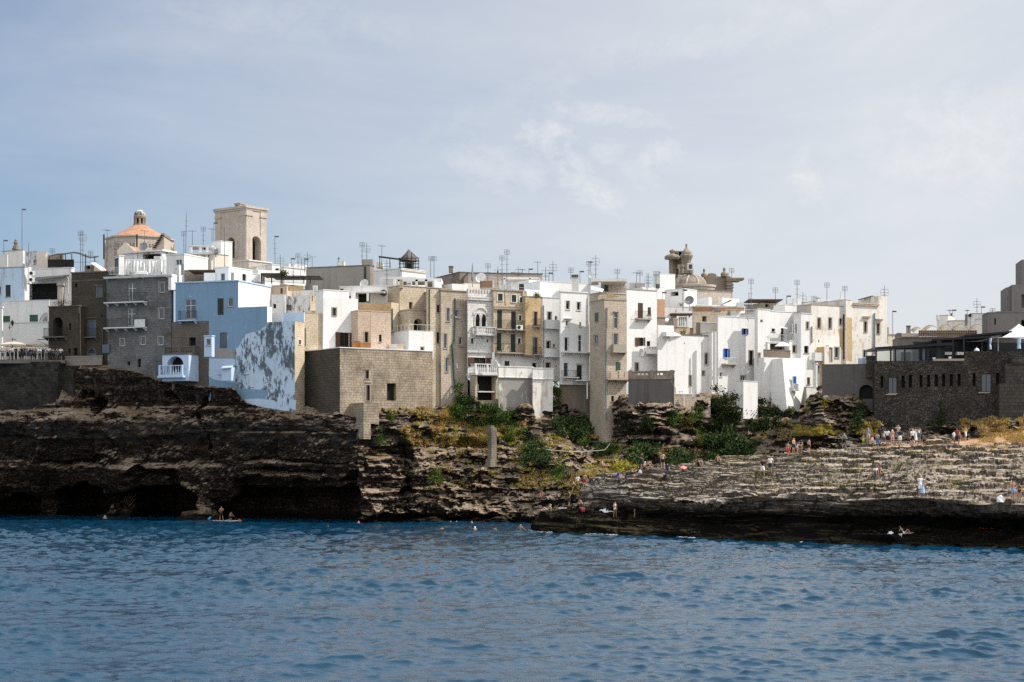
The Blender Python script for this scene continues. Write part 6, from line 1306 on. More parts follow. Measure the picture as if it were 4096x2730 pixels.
T=thing('stone_pier','square stained stone pier between the cement wall and the restaurant veranda','pier',at(1265,1130,202)); vol(T,(1308,1014),78,None,1200,L=1228,Y=201.4,d=2,mat=RUC,cop=(.08,.04,SLD)); wbox(T,'panel',PBL,1165,1032,1226,1085,203,.4)
crop('H')
GLT=M('clear_glass'); t=NT(GLT); a_=t.n('ShaderNodeBsdfTransparent',{'Color':(.86,.9,.9,1)}); b_=t.n('ShaderNodeBsdfGlossy',{'Roughness':.03,'Color':(.8,.85,.9,1)}); f_=t.n('ShaderNodeFresnel',{'IOR':1.45}); x_=t.n('ShaderNodeMixShader',{0:f_.outputs[0],1:a_.outputs[0],2:b_.outputs[0]}); t.n('ShaderNodeOutputMaterial',{'Surface':x_.outputs[0]})
BLK=plain('black_steel',(.014,.015,.017),.45,.2)
T=thing('glass_veranda','black framed glass veranda with stepped flat roofs on top of the restaurant wall','veranda',at(600,965,199))
def slab_between(T,x0,y0,x1,y1,Y0,Y1,dep,th,mat,name='roof'):
    a=at(x0,y0,Y0); b=at(x1,y1,Y1); z=Vector((0,0,-th)); s=Vector((.0,dep,0)); P=[a,b,b+s,a+s]; mb=MB(); mb.raw(P+[p+z for p in P],[(0,1,2,3),(7,6,5,4),(0,4,5,1),(1,5,6,2),(2,6,7,3),(3,7,4,0)]); return mb.build(name,mat,T)
slab_between(T,228,848,905,806,199.6,198.2,5,.3,BLK); slab_between(T,565,812,800,790,200.5,200,5,.2,BLK); slab_between(T,720,776,1235,750,199.6,198.6,5.5,.22,BLK); slab_between(T,1005,742,1420,706,202,201,5,.2,BLK)
for x,yt in ((237,850),(365,842),(404,838),(486,834),(612,826),(690,822),(772,790),(905,780),(1000,776),(1215,765)):
    mb=MB(); a=at(x,975 if x<1000 else 885,199.3 if x<1000 else 198.6); mb.frame(a-Vector((.09,0,0)),(1,0,0),(0,1,0),(0,0,1),.18 if x!=772 else .5,.18,at(x,yt,199.3).z-a.z); mb.build('post',BLK,T)
for x0,x1 in ((245,360),(370,400),(408,482),(492,608)):
    mb=MB(); a=at(x0,968,199.3); b=at(x1,968,199.3); h=at(x0,868,199.3).z-a.z; mb.frame(a,(1,0,0),(0,1,0),(0,0,1),b.x-a.x,.02,h); mb.build('glass_panel',GLT,T)
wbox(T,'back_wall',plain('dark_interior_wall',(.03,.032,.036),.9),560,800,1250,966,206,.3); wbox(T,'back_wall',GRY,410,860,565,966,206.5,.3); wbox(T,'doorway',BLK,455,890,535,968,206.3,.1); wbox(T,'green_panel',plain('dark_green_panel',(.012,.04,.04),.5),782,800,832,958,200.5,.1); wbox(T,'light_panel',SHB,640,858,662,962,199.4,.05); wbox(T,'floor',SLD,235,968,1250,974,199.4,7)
for i,(x0,x1) in enumerate(((835,897),(940,1003))):
    TT=thing('restaurant_table',('restaurant table with a white cloth beside the dark green panel','restaurant table with a white cloth beside the end of the parapet')[i],'table',at((x0+x1)/2,962,199.8)); wbox(TT,'tablecloth',CAN,x0,890,x1,915,200.2,.9); wbox(TT,'leg',BLK,(x0+x1)/2-2,915,(x0+x1)/2+2,962,200.6,.1)
for i,(x,y0,y1) in enumerate(((740,938,967),(878,931,961))):
    TT=thing('flower_pot',('white flared plant pot on the restaurant wall below the veranda roof edge','white flared plant pot on the restaurant wall in front of the white tables')[i],'pot',at(x,y1,198.6)); mb=MB(); p=at(x,y1,198.7); h=at(x,y0,198.7).z-p.z; mb.lathe(p,[(.13,0),(.13,h*.15),(.11,h*.2),(.17,h*.6),(.17,h*.85),(.2,h*.88),(.2,h)],12); mb.build('body',FRW,TT)
TT=thing('serving_dome','white round cloche dish standing on the parapet at the restaurant terrace','dish',at(1112,880,198.4)); mb=MB(); mb.lathe(at(1112,882,198.5),[(.32,0),(.3,.12),(.2,.27),(.04,.33),(.06,.4),(.01,.43)],12); mb.build('body',FRW,TT)
T=thing('marquee','white peaked marquee tent over the restaurant terrace at the right edge','marquee',at(1490,880,201))
ap=at(1490,643,202); ez=at(1255,768,199.5).z; cx_=ap.x; hw=(at(1490,700,200).x-at(1255,700,199).x); mb=MB(); n=10; m=12; vs=[]
for i in range(n+1):
    s=i/n; w_=hw*s; z_=ap.z+(ez-ap.z)*(1-(1-s)**1.7) if s>0 else ap.z
    for k in range(4*m):
        q=k/m; j=int(q); f=q-j; c=[(-1,-1),(1,-1),(1,1),(-1,1)]; a,b=c[j],c[(j+1)%4]; x=(a[0]+(b[0]-a[0])*f)*w_; y=(a[1]+(b[1]-a[1])*f)*w_
        vs.append((cx_+x,202.5+y,z_-.12*math.sin(PI*f)*s))
mb.raw(vs,[(i*4*m+k,i*4*m+(k+1)%(4*m),(i+1)*4*m+(k+1)%(4*m),(i+1)*4*m+k) for i in range(n) for k in range(4*m)]); mb.build('canopy',CAN,T,True)
mb=MB()
for sx_,sy_ in ((-1,-1),(1,-1),(1,1),(-1,1)):
    pass
c4=[Vector((cx_-hw,202.5-hw,ez)),Vector((cx_+hw,202.5-hw,ez)),Vector((cx_+hw,202.5+hw,ez)),Vector((cx_-hw,202.5+hw,ez))]
for a,b in zip(c4,c4[1:]+c4[:1]): mb.path([a,b],.08,5)
mb.build('frame',ZNC,T)
for p in c4: mb=MB(); mb.tube(p-Vector((0,0,4)),p,.07,None,6); mb.build('post',ZNC,T)
TT=thing('tied_curtain','pale blue tied curtain at the left front corner post of the white marquee','curtain',at(1228,865,199.2)); mb=MB(); p=at(1226,868,199.1); h=at(1226,770,199.1).z-p.z; mb.lathe(p,[(.22,0),(.2,h*.3),(.13,h*.45),(.2,h*.7),(.26,h)],9); mb.build('cloth',plain('pale_blue_cloth',(.42,.55,.70),.9),TT)
TT=thing('tied_curtain','pale blue tied curtain under the middle of the white marquee','curtain',at(1478,860,199.2)); mb=MB(); p=at(1480,862,199.1); h=at(1480,768,199.1).z-p.z; mb.lathe(p,[(.24,0),(.2,h*.4),(.24,h)],9); mb.build('cloth',_mc['pale_blue_cloth'],TT)
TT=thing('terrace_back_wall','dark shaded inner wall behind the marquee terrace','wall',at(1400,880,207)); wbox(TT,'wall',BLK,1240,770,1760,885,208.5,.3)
MAU=plaster('mauve_cement',(.20,.175,.165),(.12,.105,.10),.6,streak=.6,grime=(.11,.10,.095))
T=thing('mauve_building','plain mauve cement building behind the glass veranda with a reed fence on top','building',at(900,830,215))
v=vol(T,(1300,760),83,None,1100,L=420,Y=213,d=6,mat=MAU,cop=(.1,.06,SLS)); vol(T,(460,724),83,None,780,L=420,Y=214.6,d=3,mat=MAU)
wbox(T,'parapet',PNK,462,728,610,757,214,.4); wbox(T,'reed_fence',plain('rusty_reed_fence',(.36,.25,.17),.95,var=.3,scale=8),608,702,1115,755,213.6,.1)
mb=MB()
for k in range(26): x=612+k*19.5; mb.tube(at(x,756,213.4),at(x,700,213.4),.035,None,4)
for y in (708,730): mb.tube(at(608,y,213.4),at(1115,y,213.4),.03,None,4)
mb.build('fence_frame',IRN,T)
for x in (505,523): wbox(T,'chimney',STD,x,662,x+14,730,216,.4); wbox(T,'chimney_cap',BLK,x-2,660,x+16,667,215.9,.5)
CANT=M('translucent_canvas'); t=NT(CANT); d_=t.n('ShaderNodeBsdfDiffuse',{'Color':(.80,.72,.60,1)}); e_=t.n('ShaderNodeBsdfTranslucent',{'Color':(.75,.55,.36,1)}); x_=t.n('ShaderNodeMixShader',{0:.4,1:d_.outputs[0],2:e_.outputs[0]}); t.n('ShaderNodeOutputMaterial',{'Surface':x_.outputs[0]})
ordn=('leftmost','second','third','fourth','rightmost')
for i,(x0,x1,yt,yb) in enumerate(((535,640,672,705),(640,775,655,692),(775,900,652,690),(895,1040,650,690),(1040,1185,650,692))):
    T=thing('barrel_canopy',f'cream barrel vault canopy behind the reed fence, {ordn[i]} of the five','canopy',at((x0+x1)/2,yb,222),'cream barrel vault canopies behind the reed fence')
    a=at(x0,yb,221); b=at(x1,yb,221); h=at(x0,yt,221).z-a.z; n=12; vs=[]
    for j in range(2):
        for k in range(n+1):
            s=k/n; vs.append((a.x+(b.x-a.x)*s+j*1.2, 221+j*3.2, a.z+h*math.sin(PI*s)**.85))
    mb=MB(); mb.raw(vs,[(k,k+1,n+2+k,n+1+k) for k in range(n)]); mb.build('canvas',CANT,T,True)
    mb=MB(); mb.path([Vector(q)-Vector((0,.02,.02)) for q in vs[:n+1]],.03,4)
    for p in (vs[0],vs[n],vs[n+1],vs[2*n+1]): mb.tube(p,Vector(p)-Vector((0,0,3.2)),.04,None,4)
    mb.build('frame',IRN,T)
T=thing('grey_building','tall stepped grey cement building at the right picture edge above the marquee','building',at(1500,760,208))
v1=vol(T,(1760,545),82,None,1000,L=1206,Y=210,d=5,mat=MAU,cop=(.1,.04,SLD),wins=[('L',1266,598,1279,652,'vd'),('L',1500,612,1540,700,'vo')]); v2=vol(T,(1760,530),82,None,700,L=1286,Y=211.5,d=5,mat=MAU); v3=vol(T,(1760,322),82,None,600,L=1370,Y=213,d=5,mat=MAU); v4=vol(T,(1760,300),82,None,600,L=1418,Y=212.4,d=5,mat=MAU,wins=[('L',1502,388,1540,505,'vo')]); v5=vol(T,(1760,82),82,None,600,L=1504,Y=214,d=5,mat=MAU)
T=house('white_house','pale grey-white block with a tapered chimney behind the barrel canopies','house',(865,570),700,245)
v=vol(T,(865,572),55,918,780,L=787,Y=245,mat=WHS,cop=(.08,.05,SLS)); vol(T,(788,610),55,800,780,L=764,Y=246,mat=WHS); wbox(T,'chimney',WHS,767,565,780,612,246,.5); wbox(T,'chimney',IRN,890,552,897,574,244.5,.3)
T=house('white_house','weathered white box roofs with a brown chimney left of the stepped grey building','house',(1060,600),700,240)
v=vol(T,(1048,618),80,None,780,L=872,Y=242,d=3,mat=WHS,cop=(.1,.08,STP)); v=vol(T,(1215,556),82,None,780,L=1062,Y=238,d=4,mat=WHS,cop=(.08,.05,SLS),wins=[('L',1098,600,1166,632,'bl')]); wbox(T,'chimney',STD,1018,560,1032,660,238.5,.5); wbox(T,'water_tank',IRN,1048,558,1066,585,238,.5)
# ================================================================ left end: the crowded terrace
crop('A')
TZ=at(0,1441,213).z
mb=MB(); a=W(-120,1441,213.0); b=W(262,1441,213.0); mb.box(a.x,212.75,TZ-.4,b.x,226,TZ); tag(mb.build('paved_terrace',SLD),kind='structure')
T=thing('terrace_railing','long black iron railing along the crowded terrace edge above the cliff','railing',Vector((a.x,212.9,TZ)))
mb=MB(); rail(mb,Vector((a.x,212.9,TZ)),Vector((b.x-.1,212.9,TZ)),1.08,.14,.022,top=.035)
for k in range(8): p=Vector((a.x+(b.x-a.x)*k/7.2,212.9,TZ)); mb.tube(p,p+Vector((0,0,1.12)),.035,None,5)
mb.build('railing',IRN,T)
for i,(xa,xl,xr,Yc,lb) in enumerate(((150,22,250,215.5,'cantilever parasol with a white canopy, left of the two on the crowded terrace'),(322,236,420,216.5,'cantilever parasol with a white canopy, right of the two on the crowded terrace'))):
    T=thing('cantilever_parasol',lb,'parasol',Vector((at(xl,1400,Yc).x,Yc,TZ)),'cantilever parasols on the crowded terrace')
    ap=at(xa,1266,Yc); e0=at(xl,1306,Yc); e1=at(xr,1310,Yc); hx=(e1.x-e0.x)/2; cxx=(e0.x+e1.x)/2; m0=[(-1,-1),(1,-1),(1,1),(-1,1)]; zr=min(e0.z,e1.z); mb=MB(); P=[Vector((cxx+q[0]*hx,Yc+q[1]*1.7,zr)) for q in m0]; A=Vector((cxx,Yc,ap.z))
    for p,q in zip(P,P[1:]+P[:1]):
        h_=(p+q)/2+Vector((0,0,.06)); mb.quad(A,p,h_); mb.quad(A,h_,q); z=Vector((0,0,-.10)); mb.quad(p,q,q+z,p+z)
    mb.build('canopy',CANT,T)
    mb=MB()
    for p in P: mb.tube(A-Vector((0,0,.05)),p-Vector((0,0,.04)),.02,None,4)
    mb.build('rib',ORW,T)
    mx=at(75,1390,Yc).x if i==0 else at(425,1390,Yc).x; mb=MB(); mb.tube((mx,Yc+1.6,TZ),(mx,Yc+1.6,ap.z+.35),.07,None,6); mb.tube((mx,Yc+1.6,ap.z+.3),(cxx,Yc,ap.z+.05),.05,None,5); mb.build('mast',IRN,T)
T=thing('street_lantern','black wrought iron wall lantern on the corner above the parasols','lantern',at(100,1165,219))
mb=MB(); p=at(82,1172,219.0); mb.tube(p,at(82,1140,219),.05,None,5); mb.tube(at(82,1160,219),at(108,1150,219),.03,None,4); mb.tube(at(108,1150,219),at(108,1142,219),.03,None,4); mb.build('bracket',IRN,T)
mb=MB(); mb.lathe(at(108,1140,219),[(.1,0),(.22,.45),(.24,.47),(.08,.68),(.02,.8)],6); mb.build('lamp_head',IRN,T)
TT=thing('air_conditioner','upper of two air conditioner units on the white house by the shaded loggia','air conditioner',at(278,700,226)); acunit(TT,278,702,226.0)
TT=thing('air_conditioner','lower of two air conditioner units on the white house by the shaded loggia','air conditioner',at(275,755,226)); acunit(TT,275,758,226.0)
crop('F'); 
T=thing('sun_umbrella','white sun umbrella over the wooden balcony of the terraced white house','umbrella',at(508,1000,213.4)); p=at(505,1000,213.6); q=at(505,890,213.6); r=(at(578,910,213.6).x-at(428,910,213.6).x)/2; mb=MB(); mb.lathe(q-Vector((0,0,.55)),[(r,0),(r*.6,.32),(r*.2,.5),(.02,.55)],8); mb.build('canopy',CAN,T); mb=MB(); mb.tube(p,q,.03,None,5); mb.build('pole',FRW,T)
for i,(cr,x,y,Y,r,lb) in enumerate((('E',998,532,219,.62,'grey satellite dish on the white terrace wall below the baroque church'),('C',780,385,226,.6,'pale satellite dish in front of the long grey stone building'),('D',488,335,228,.7,'satellite dish against the long pinkish building'),('A',1255,455,236,.65,'satellite dish on the white roofs below the domed church'),('B',970,652,236,.7,'white satellite dish on the roofs right of the bell tower foot'),('B',1247,617,244,.35,'small dark satellite dish on the white roof rooms right of the bell tower'),('D',1455,310,228,.45,'white satellite dish on the skyline above the stone tower house'))):
    crop(cr); T=thing('satellite_dish',lb,'satellite dish',at(x,y,Y)); c=at(x,y,Y); mb=MB(); mb.lathe((0,0,0),[(.02,0),(r*.5,.04),(r*.85,.13),(r,.2),(r*.97,.21),(r*.5,.07),(.02,.03)],16); M_=Vector((-.35,-1,.35)).to_track_quat('Z','Y').to_matrix(); mb.v=[tuple(c+M_@Vector(q)) for q in mb.v]; mb.build('dish',ZNC if i in(0,3) else FRW,T); mb=MB(); mb.tube(c-Vector((0,-.1,1.2)),c,.03,None,5); mb.tube(c,c+M_@Vector((0,0,.6)),.015,None,4); mb.build('mast',IRN,T)
# ---- scaffolded turret on the skyline
crop('C')
T=thing('scaffolded_turret','small bell turret wrapped in metal scaffolding on the middle skyline','turret',at(1168,280,240))
wbox(T,'core',SLD,1128,190,1205,290,241,2.0); wbox(T,'opening',DARK,1145,205,1185,260,240.9,.1); mb=MB(); mb.lathe(at(1166,190,242),[(1.3,0),(1.1,.6),(.5,1.2),(.1,1.7)],8); mb.build('dome',SLD,T)
mb=MB()
for x in (1085,1118,1150,1188,1222,1248):
    for Y in (239.2,240.4,244): mb.tube(at(x,282,Y),at(x,140 if 1140<x<1195 else 165,Y),.06,None,4)
for y in (160,185,210,240,265):
    for Y in (239.2,244): mb.tube(at(1075,y+rng.normal()*2,Y),at(1258,y+rng.normal()*2,Y),.055,None,4)
mb.tube(at(1085,165,239.1),at(1150,130,239.1),.05,None,4); mb.tube(at(1248,165,239.1),at(1190,110,239.1),.05,None,4); mb.tube(at(1150,108,239.1),at(1150,180,239.1),.05,None,4); mb.tube(at(1190,108,239.1),at(1190,180,239.1),.05,None,4)
mb.build('scaffolding',IRN,T)
T=thing('awning_frame','dark sloping roof beam on thin posts in front of the scaffolded turret','awning frame',at(1000,250,228)); mb=MB(); mb.tube(at(903,147,228),at(1200,185,228),.12,None,5); 
for x,y in ((912,148),(1000,162),(1090,172)): mb.tube(at(x,250,228),at(x,y,228),.06,None,4)
mb.build('frame',IRN,T)
T=thing('iron_cross','iron cross on the long grey stone building','cross',at(555,190,240)); mb=MB(); mb.tube(at(555,192,240),at(555,150,240),.05,None,4); mb.tube(at(543,165,240),at(567,165,240),.05,None,4); mb.build('cross',IRN,T)
# ================================================================ rooftop aerials
def aerial(cx,yt,yb,Y,kind):
    b=at(cx,yb,Y); t_=at(cx,yt,Y); h=t_.z-b.z; m1=MB(); lean=Vector((rng.normal()*.012*h,0,0)); m1.tube(b-Vector((0,0,.6)),t_+lean,.045,.03,5)
    m2=MB(); z=t_+lean
    def yagi(z,L,n,w,ang):
        d=Vector((math.cos(ang),math.sin(ang),0)); e=Vector((-d.y,d.x,0)); m2.tube(z-d*L*.5,z+d*L*.5,.03,None,4)
        for i in range(n): p=z+d*L*(i/(n-1)-.5); m2.tube(p-e*w*(1-.3*i/n),p+e*w*(1-.3*i/n),.016,None,4)
    if 'y' in kind: yagi(z-Vector((0,0,.15)),1.1,6,.36,.3+rng.random())
    if 'h' in kind:
        for q in range(3): p=z-Vector((0,0,.5+.42*q)); m2.tube(p-Vector((.5,.1,0)),p+Vector((.5,.1,0)),.03,None,4); 
        for s in (-.5,.5): p=z-Vector((-s,0,.9)); m2.tube(p-Vector((0,0,.3)),p+Vector((0,0,.3)),.018,None,4)
    if 'g' in kind:
        for q in range(4): p=z-Vector((0,0,.2*q)); m2.tube(p-Vector((.36,.05,0)),p+Vector((.36,.05,0)),.03,None,4)
        for s in (-.34,.34): p=z-Vector((-s,0,.3)); m2.tube(p-Vector((0,0,.3)),p+Vector((0,0,.3)),.018,None,4)
    if 'f' in kind: p=z; m2.frame(p+Vector((.03,0,-.25)),(1,0,0),(0,1,0),(0,0,1),.55,.04,.2)
    if 't' in kind: m2.tube(z-Vector((.65,0,0)),z+Vector((.65,0,0)),.025,None,4)
    if 'd' in kind:
        m2.tube(z-Vector((0,.05,min(h,2.6))),z-Vector((0,.05,.1)),.016,None,4)
        for q in (1.2,1.9,2.6):
            if q<h: p=z-Vector((0,0,q)); m2.tube(p-Vector((.3,.1,0)),p+Vector((.3,.1,0)),.02,None,4)
    return b,m1,m2
AER=[('A',192,120,475,242,'f'),('A',35,390,525,238,'f'),('A',250,415,485,240,''),('A',455,470,500,243,'g'),('A',702,315,630,233,'gd'),('A',722,318,630,233.5,'hd'),('A',790,490,520,238,'g'),('A',935,300,545,240,'yd'),('A',1000,390,545,232,'hd'),('A',1030,335,500,246,'d'),('A',1260,305,470,238,'yd'),
 ('B',312,155,480,238,'d'),('B',296,320,480,238.5,'gd'),('B',370,308,410,245,'y'),('B',463,280,420,243,'gd'),('B',540,290,410,248,'y'),('B',556,238,410,249,'f'),('B',648,280,620,232,'d'),('B',1090,355,600,246,'fd'),('B',1135,522,600,250,'h'),('B',1228,548,650,240,'f'),('B',1290,512,630,242,'gd'),('B',1320,538,630,246,'h'),('B',1346,552,640,240,'f'),('B',1372,494,640,239,'h'),('B',1412,541,620,245,'t'),
 ('C',757,25,172,242,'gd'),('C',800,25,172,243,'hd'),('C',930,45,240,240,'y'),('C',975,170,545,214,'hd'),('C',1355,148,290,246,'g'),('C',1385,145,290,248,'g'),
 ('D',547,207,358,232,'gd'),('D',633,232,358,229,'h'),('D',672,140,330,236,'gd'),('D',713,88,395,222,'gd'),('D',812,230,310,240,'hd'),('D',848,252,310,243,'y'),('D',905,248,312,243,'f'),('D',982,186,318,238,'y'),('D',1050,235,330,236,'hd'),('D',1080,282,335,238,'f'),('D',1115,185,335,233,'hd'),('D',1270,245,305,228,'g'),('D',1350,268,340,236,'f'),('D',1428,190,350,228,'gd'),('D',1440,185,350,228.6,'y'),('D',1485,132,330,226,'hd'),
 ('E',370,256,445,226,'gd'),('E',537,280,372,230,'y'),('E',565,270,372,231,'g'),('E',628,292,420,224,'d'),('E',640,292,420,224.6,'hd'),('E',705,275,395,222,'g'),('E',760,450,500,220,'f'),('E',940,430,580,218,'f'),('E',1368,250,580,236,'g'),
 ('F',228,342,600,224,'gd'),('F',208,458,560,230,''),('F',437,418,525,228,'g'),('F',537,482,548,230,'f'),('F',628,352,520,229,'gd'),('F',678,457,545,230,'h'),('F',775,492,550,231,'g'),('F',808,500,550,232,'y'),('F',887,375,530,232,'g'),('F',1045,405,525,229,'g'),('F',1388,400,530,225,'hd'),('F',1462,615,815,236,'f'),
 ('H',880,520,575,246,'y'),('H',902,518,575,246.5,'f'),('H',1030,520,600,244,'y'),('H',1115,420,560,242,'hd'),('H',1152,490,560,242.5,'f'),('H',1250,512,545,216,'g')]
ZON=[(260,'above the far left white roofs'),(640,'in front of the domed church'),(870,'between the domed church and the bell tower'),(1180,'right behind the bell tower'),(1280,'on white roof rooms right of the bell tower'),(1560,'above the long grey stone building'),(1800,'beside the scaffolded turret'),(2060,'above left half of the long pinkish building'),(2250,'above right half of the long pinkish building'),(2420,'above the wide white house roof'),(2500,'above the stone tower house'),(2660,'left of the tall white stair head box'),(2970,'beside the baroque church'),(3150,'above the blue shuttered house roofs'),(3300,'above the umbrella terrace houses'),(3420,'on the patchy stone house roofs'),(3640,'around the tall corner house at the right end'),(4200,'behind the barrel canopies')]
rows={}
for a in AER: CUR[0]=a[0]; x=sx(a[1]); z=next(k for k,(e,_) in enumerate(ZON) if x<e); rows.setdefault(z,[]).append((x,a))
ORD=['first','second','third','fourth','fifth','sixth','seventh','eighth','ninth','tenth']
for z,L in sorted(rows.items()):
    L.sort(key=lambda q:q[0])
    for i,(x,(cr,cx,yt,yb,Y,kd)) in enumerate(L):
        crop(cr); b,m1,m2=aerial(cx,yt,yb,Y,kd); tall='tall' if yb-yt>200 else 'short' if yb-yt<80 else 'thin'
        lab=f'{tall} rooftop TV aerial {ZON[z][1]}'+(f', {ORD[i]} from left' if len(L)>1 else '')
        T=thing('roof_aerial',lab,'aerial',b,'TV aerials on the rooftops'); m1.build('mast',ALU,T)
        if m2.v: m2.build('antenna',ALU,T)
# ================================================================ plants
LF1=leafy('ivy_leaves',(.012,.026,.006),(.032,.066,.013),(.095,.145,.032)); LF2=leafy('fig_leaves',(.013,.026,.009),(.034,.058,.017),(.095,.13,.048)); LF3=leafy('bright_leaves',(.03,.055,.009),(.075,.115,.018),(.17,.20,.045)); LFD=leafy('dark_ivy_leaves',(.010,.018,.007),(.02,.034,.012),(.045,.06,.02))
GR1=leafy('yellow_green_grass',(.14,.15,.018),(.33,.29,.035),(.48,.40,.08),.8); GR2=leafy('dry_orange_grass',(.24,.14,.045),(.44,.27,.095),(.54,.39,.17),.8)
def leaf_quads(mb,p,n,s,spread,up=.3):
    for _ in range(n):
        c=p+Vector(rng.normal(size=3))*spread; d=Vector(rng.normal(size=3)); d.z+=up; d.y-=.4; d.normalize(); u=d.orthogonal().normalized(); a=rng.random()*6.28; w=d.cross(u); u,w=u*math.cos(a)+w*math.sin(a),w*math.cos(a)-u*math.sin(a); k=s*(.6+.8*rng.random())
        mb.quad(c-u*k,c+w*k*.55+d*k*.12,c+u*k,c-w*k*.55+d*k*.12)
def bush(label,cat,x0,y0,x1,y1,n,mat,s=.16,thick=.7,Y=None,name='bush',hang=0,edge=.15,shape='e'):
    """leaves on sprigs spread over the rock inside an uneven outline"""
    mb=MB(); st=MB(); cx,cy=(x0+x1)/2,(y0+y1)/2; base=None; ph=rng.random(4)*6.28; k=0; pts=[]
    while k<n:
        a=rng.uniform(-1,1,2); th=math.atan2(a[1],a[0]); lim=1+edge*(math.sin(3*th+ph[0])+math.sin(5*th+ph[1])*.7+math.sin(9*th+ph[2])*.5); r=math.hypot(*a) if shape=='e' else max(abs(a[0]),abs(a[1]))
        if r>lim: continue
        if fbm(np.array([a[0]*3.1+ph[3]]),np.array([a[1]*3.1]),np.array([0.0]),3,9)[0]<-.30+.55*r**4: k+=1; continue
        px,py=cx+a[0]*(x1-x0)/2,cy+a[1]*(y1-y0)/2; h=hit(px,py,'C') if Y is None else W(px,py,Y)
        k+=1
        if h is None or (Y is None and h.y>218.5): h=W(px,py,(pts[-1].y if pts else 210))
        dep=thick*max(0,1-r/lim)**.5*rng.random()**.6
        p=h+Vector((0,-dep-.05,dep*.35)); pts.append(p); leaf_quads(mb,p,6,s*.62,s*1.15)
        if k%14==0: st.tube(h+Vector((0,.1,-.3)),p,.025,.01,4)
    p0=min(pts,key=lambda q:q.z); T=thing(name,label,cat,p0); mb.build('foliage',mat,T); st.build('stems',FRB,T)
B_=[('large dark green ivy bush below the tall tan stone house','bush',1780,1530,1925,1680,900,LF1,.20,1.4),('wide green ivy mat spreading under the terrace on piers','bush',1880,1590,2090,1730,1000,LF1,.18,1.0),
 ('dark fig bush at the foot of the brown plaster wall','bush',2205,1652,2385,1768,620,LF2,.24,1.3),('leafy dark shrub on the slope below the retaining wall','bush',2062,1752,2206,1872,560,LF2,.20,1.0),('small bright green shrub left of the stone tower foot','bush',2306,1742,2366,1784,220,LF3,.13,.6),
 ('dark fig bush right of the stone tower foot','bush',2484,1766,2656,1864,620,LF2,.24,1.2),('large fig bush with broad leaves in the gully','bush',2790,1718,3030,1856,980,LF2,.26,1.5),('thick dark ivy hanging from the white house wall into the gully','ivy',2826,1552,2962,1745,900,LFD,.20,.8),('dark ivy spreading below the white annex','ivy',2966,1604,3142,1735,700,LFD,.20,.8),
 ('round green shrub on the stone wall right of the grey bastion','bush',2774,1626,2818,1678,200,LF1,.15,.6),('green tuft shrub hanging from the rock under the grey bastion','bush',2664,1640,2732,1706,260,LF1,.15,.6),('small shrub on the rock edge right of the grey bastion','bush',2738,1648,2782,1694,160,LF3,.12,.5),('low green thicket between the stone tower foot and the small bright shrub','bush',2366,1776,2490,1822,420,LF1,.16,.7),('ragged shrubs on the rocks between the gully and the grey bastion','bush',2650,1796,2800,1872,520,LF2,.18,.8),('yellow green thicket in front of the fig bush by the tower foot','bush',2420,1846,2560,1896,360,GR1,.14,.6),('trailing green shrubs on the ledge below the wide ivy mat','bush',1990,1700,2120,1768,420,LF3,.14,.6),('olive scrub on the lit slope above the path by the cove','bush',2180,1850,2300,1930,420,LF3,.13,.6),('narrow green creeper on the gully edge','bush',2782,1690,2812,1782,220,LF3,.13,.4),
 ('round bright shrub at the foot of the splayed white house','bush',3146,1616,3198,1654,240,LF3,.13,.7),('dark shrub in the rock hollow below the grey bastion','bush',2556,1660,2612,1730,220,LFD,.17,.6),('small dark shrub beside the stone tower base','bush',2498,1694,2542,1728,140,LFD,.15,.5),('narrow ivy strip climbing between the terrace wall and the brown plaster wall','ivy',2212,1528,2246,1655,260,LF1,.15,.3),
 ('small shrub in the cleft right of the block buttress','bush',1508,1708,1546,1786,170,LF1,.13,.5),('olive shrub hanging on the middle of the lit cliff','bush',1712,1878,1776,1940,260,LF3,.14,.6),('low shrub on the ledge beneath the bastion','bush',1548,1652,1584,1690,120,LF3,.11,.4),('big tan-green bush at the right picture edge beneath the boulder wall','bush',4072,1600,4140,1676,300,GR1,.16,.8),('dark plant trailing down the restaurant wall','bush',3754,1610,3784,1704,160,LFD,.14,.35),('dark bush at the foot of the cement wall','bush',3392,1612,3474,1720,380,LFD,.18,.9),('dark low shrubs along the foot of the restaurant wall','bush',3500,1660,3760,1712,420,LFD,.16,.5),
 ('small dark potted shrub on the roof below the bell tower pergola','bush',1122,1088,1150,1104,70,LF1,.14,.4),('clump of dark plants on the ledge of the arched stone house','bush',205,1206,300,1222,60,LFD,.11,.3),('small leafy plant on the honey coloured house roof edge','bush',2134,1177,2160,1190,60,LF1,.12,.3),('yellow flowering plant on the large white house terrace','bush',2720,1326,2746,1338,50,GR1,.12,.3)]
for q in B_:
    Yk={'small dark potted':215.5,'clump of dark plan':213,'small leafy plant ':212,'yellow flowering p':215,'narrow ivy strip c':211.0,'thick dark ivy han':None,'dark plant trailin':197.9}
    Yv=next((y for k,y in Yk.items() if q[0].startswith(k)),None); bush(*q[:6],int(q[6]*2.1),q[7],s=q[8],thick=q[9],Y=Yv,name='ivy' if q[1]=='ivy' else 'shrub')
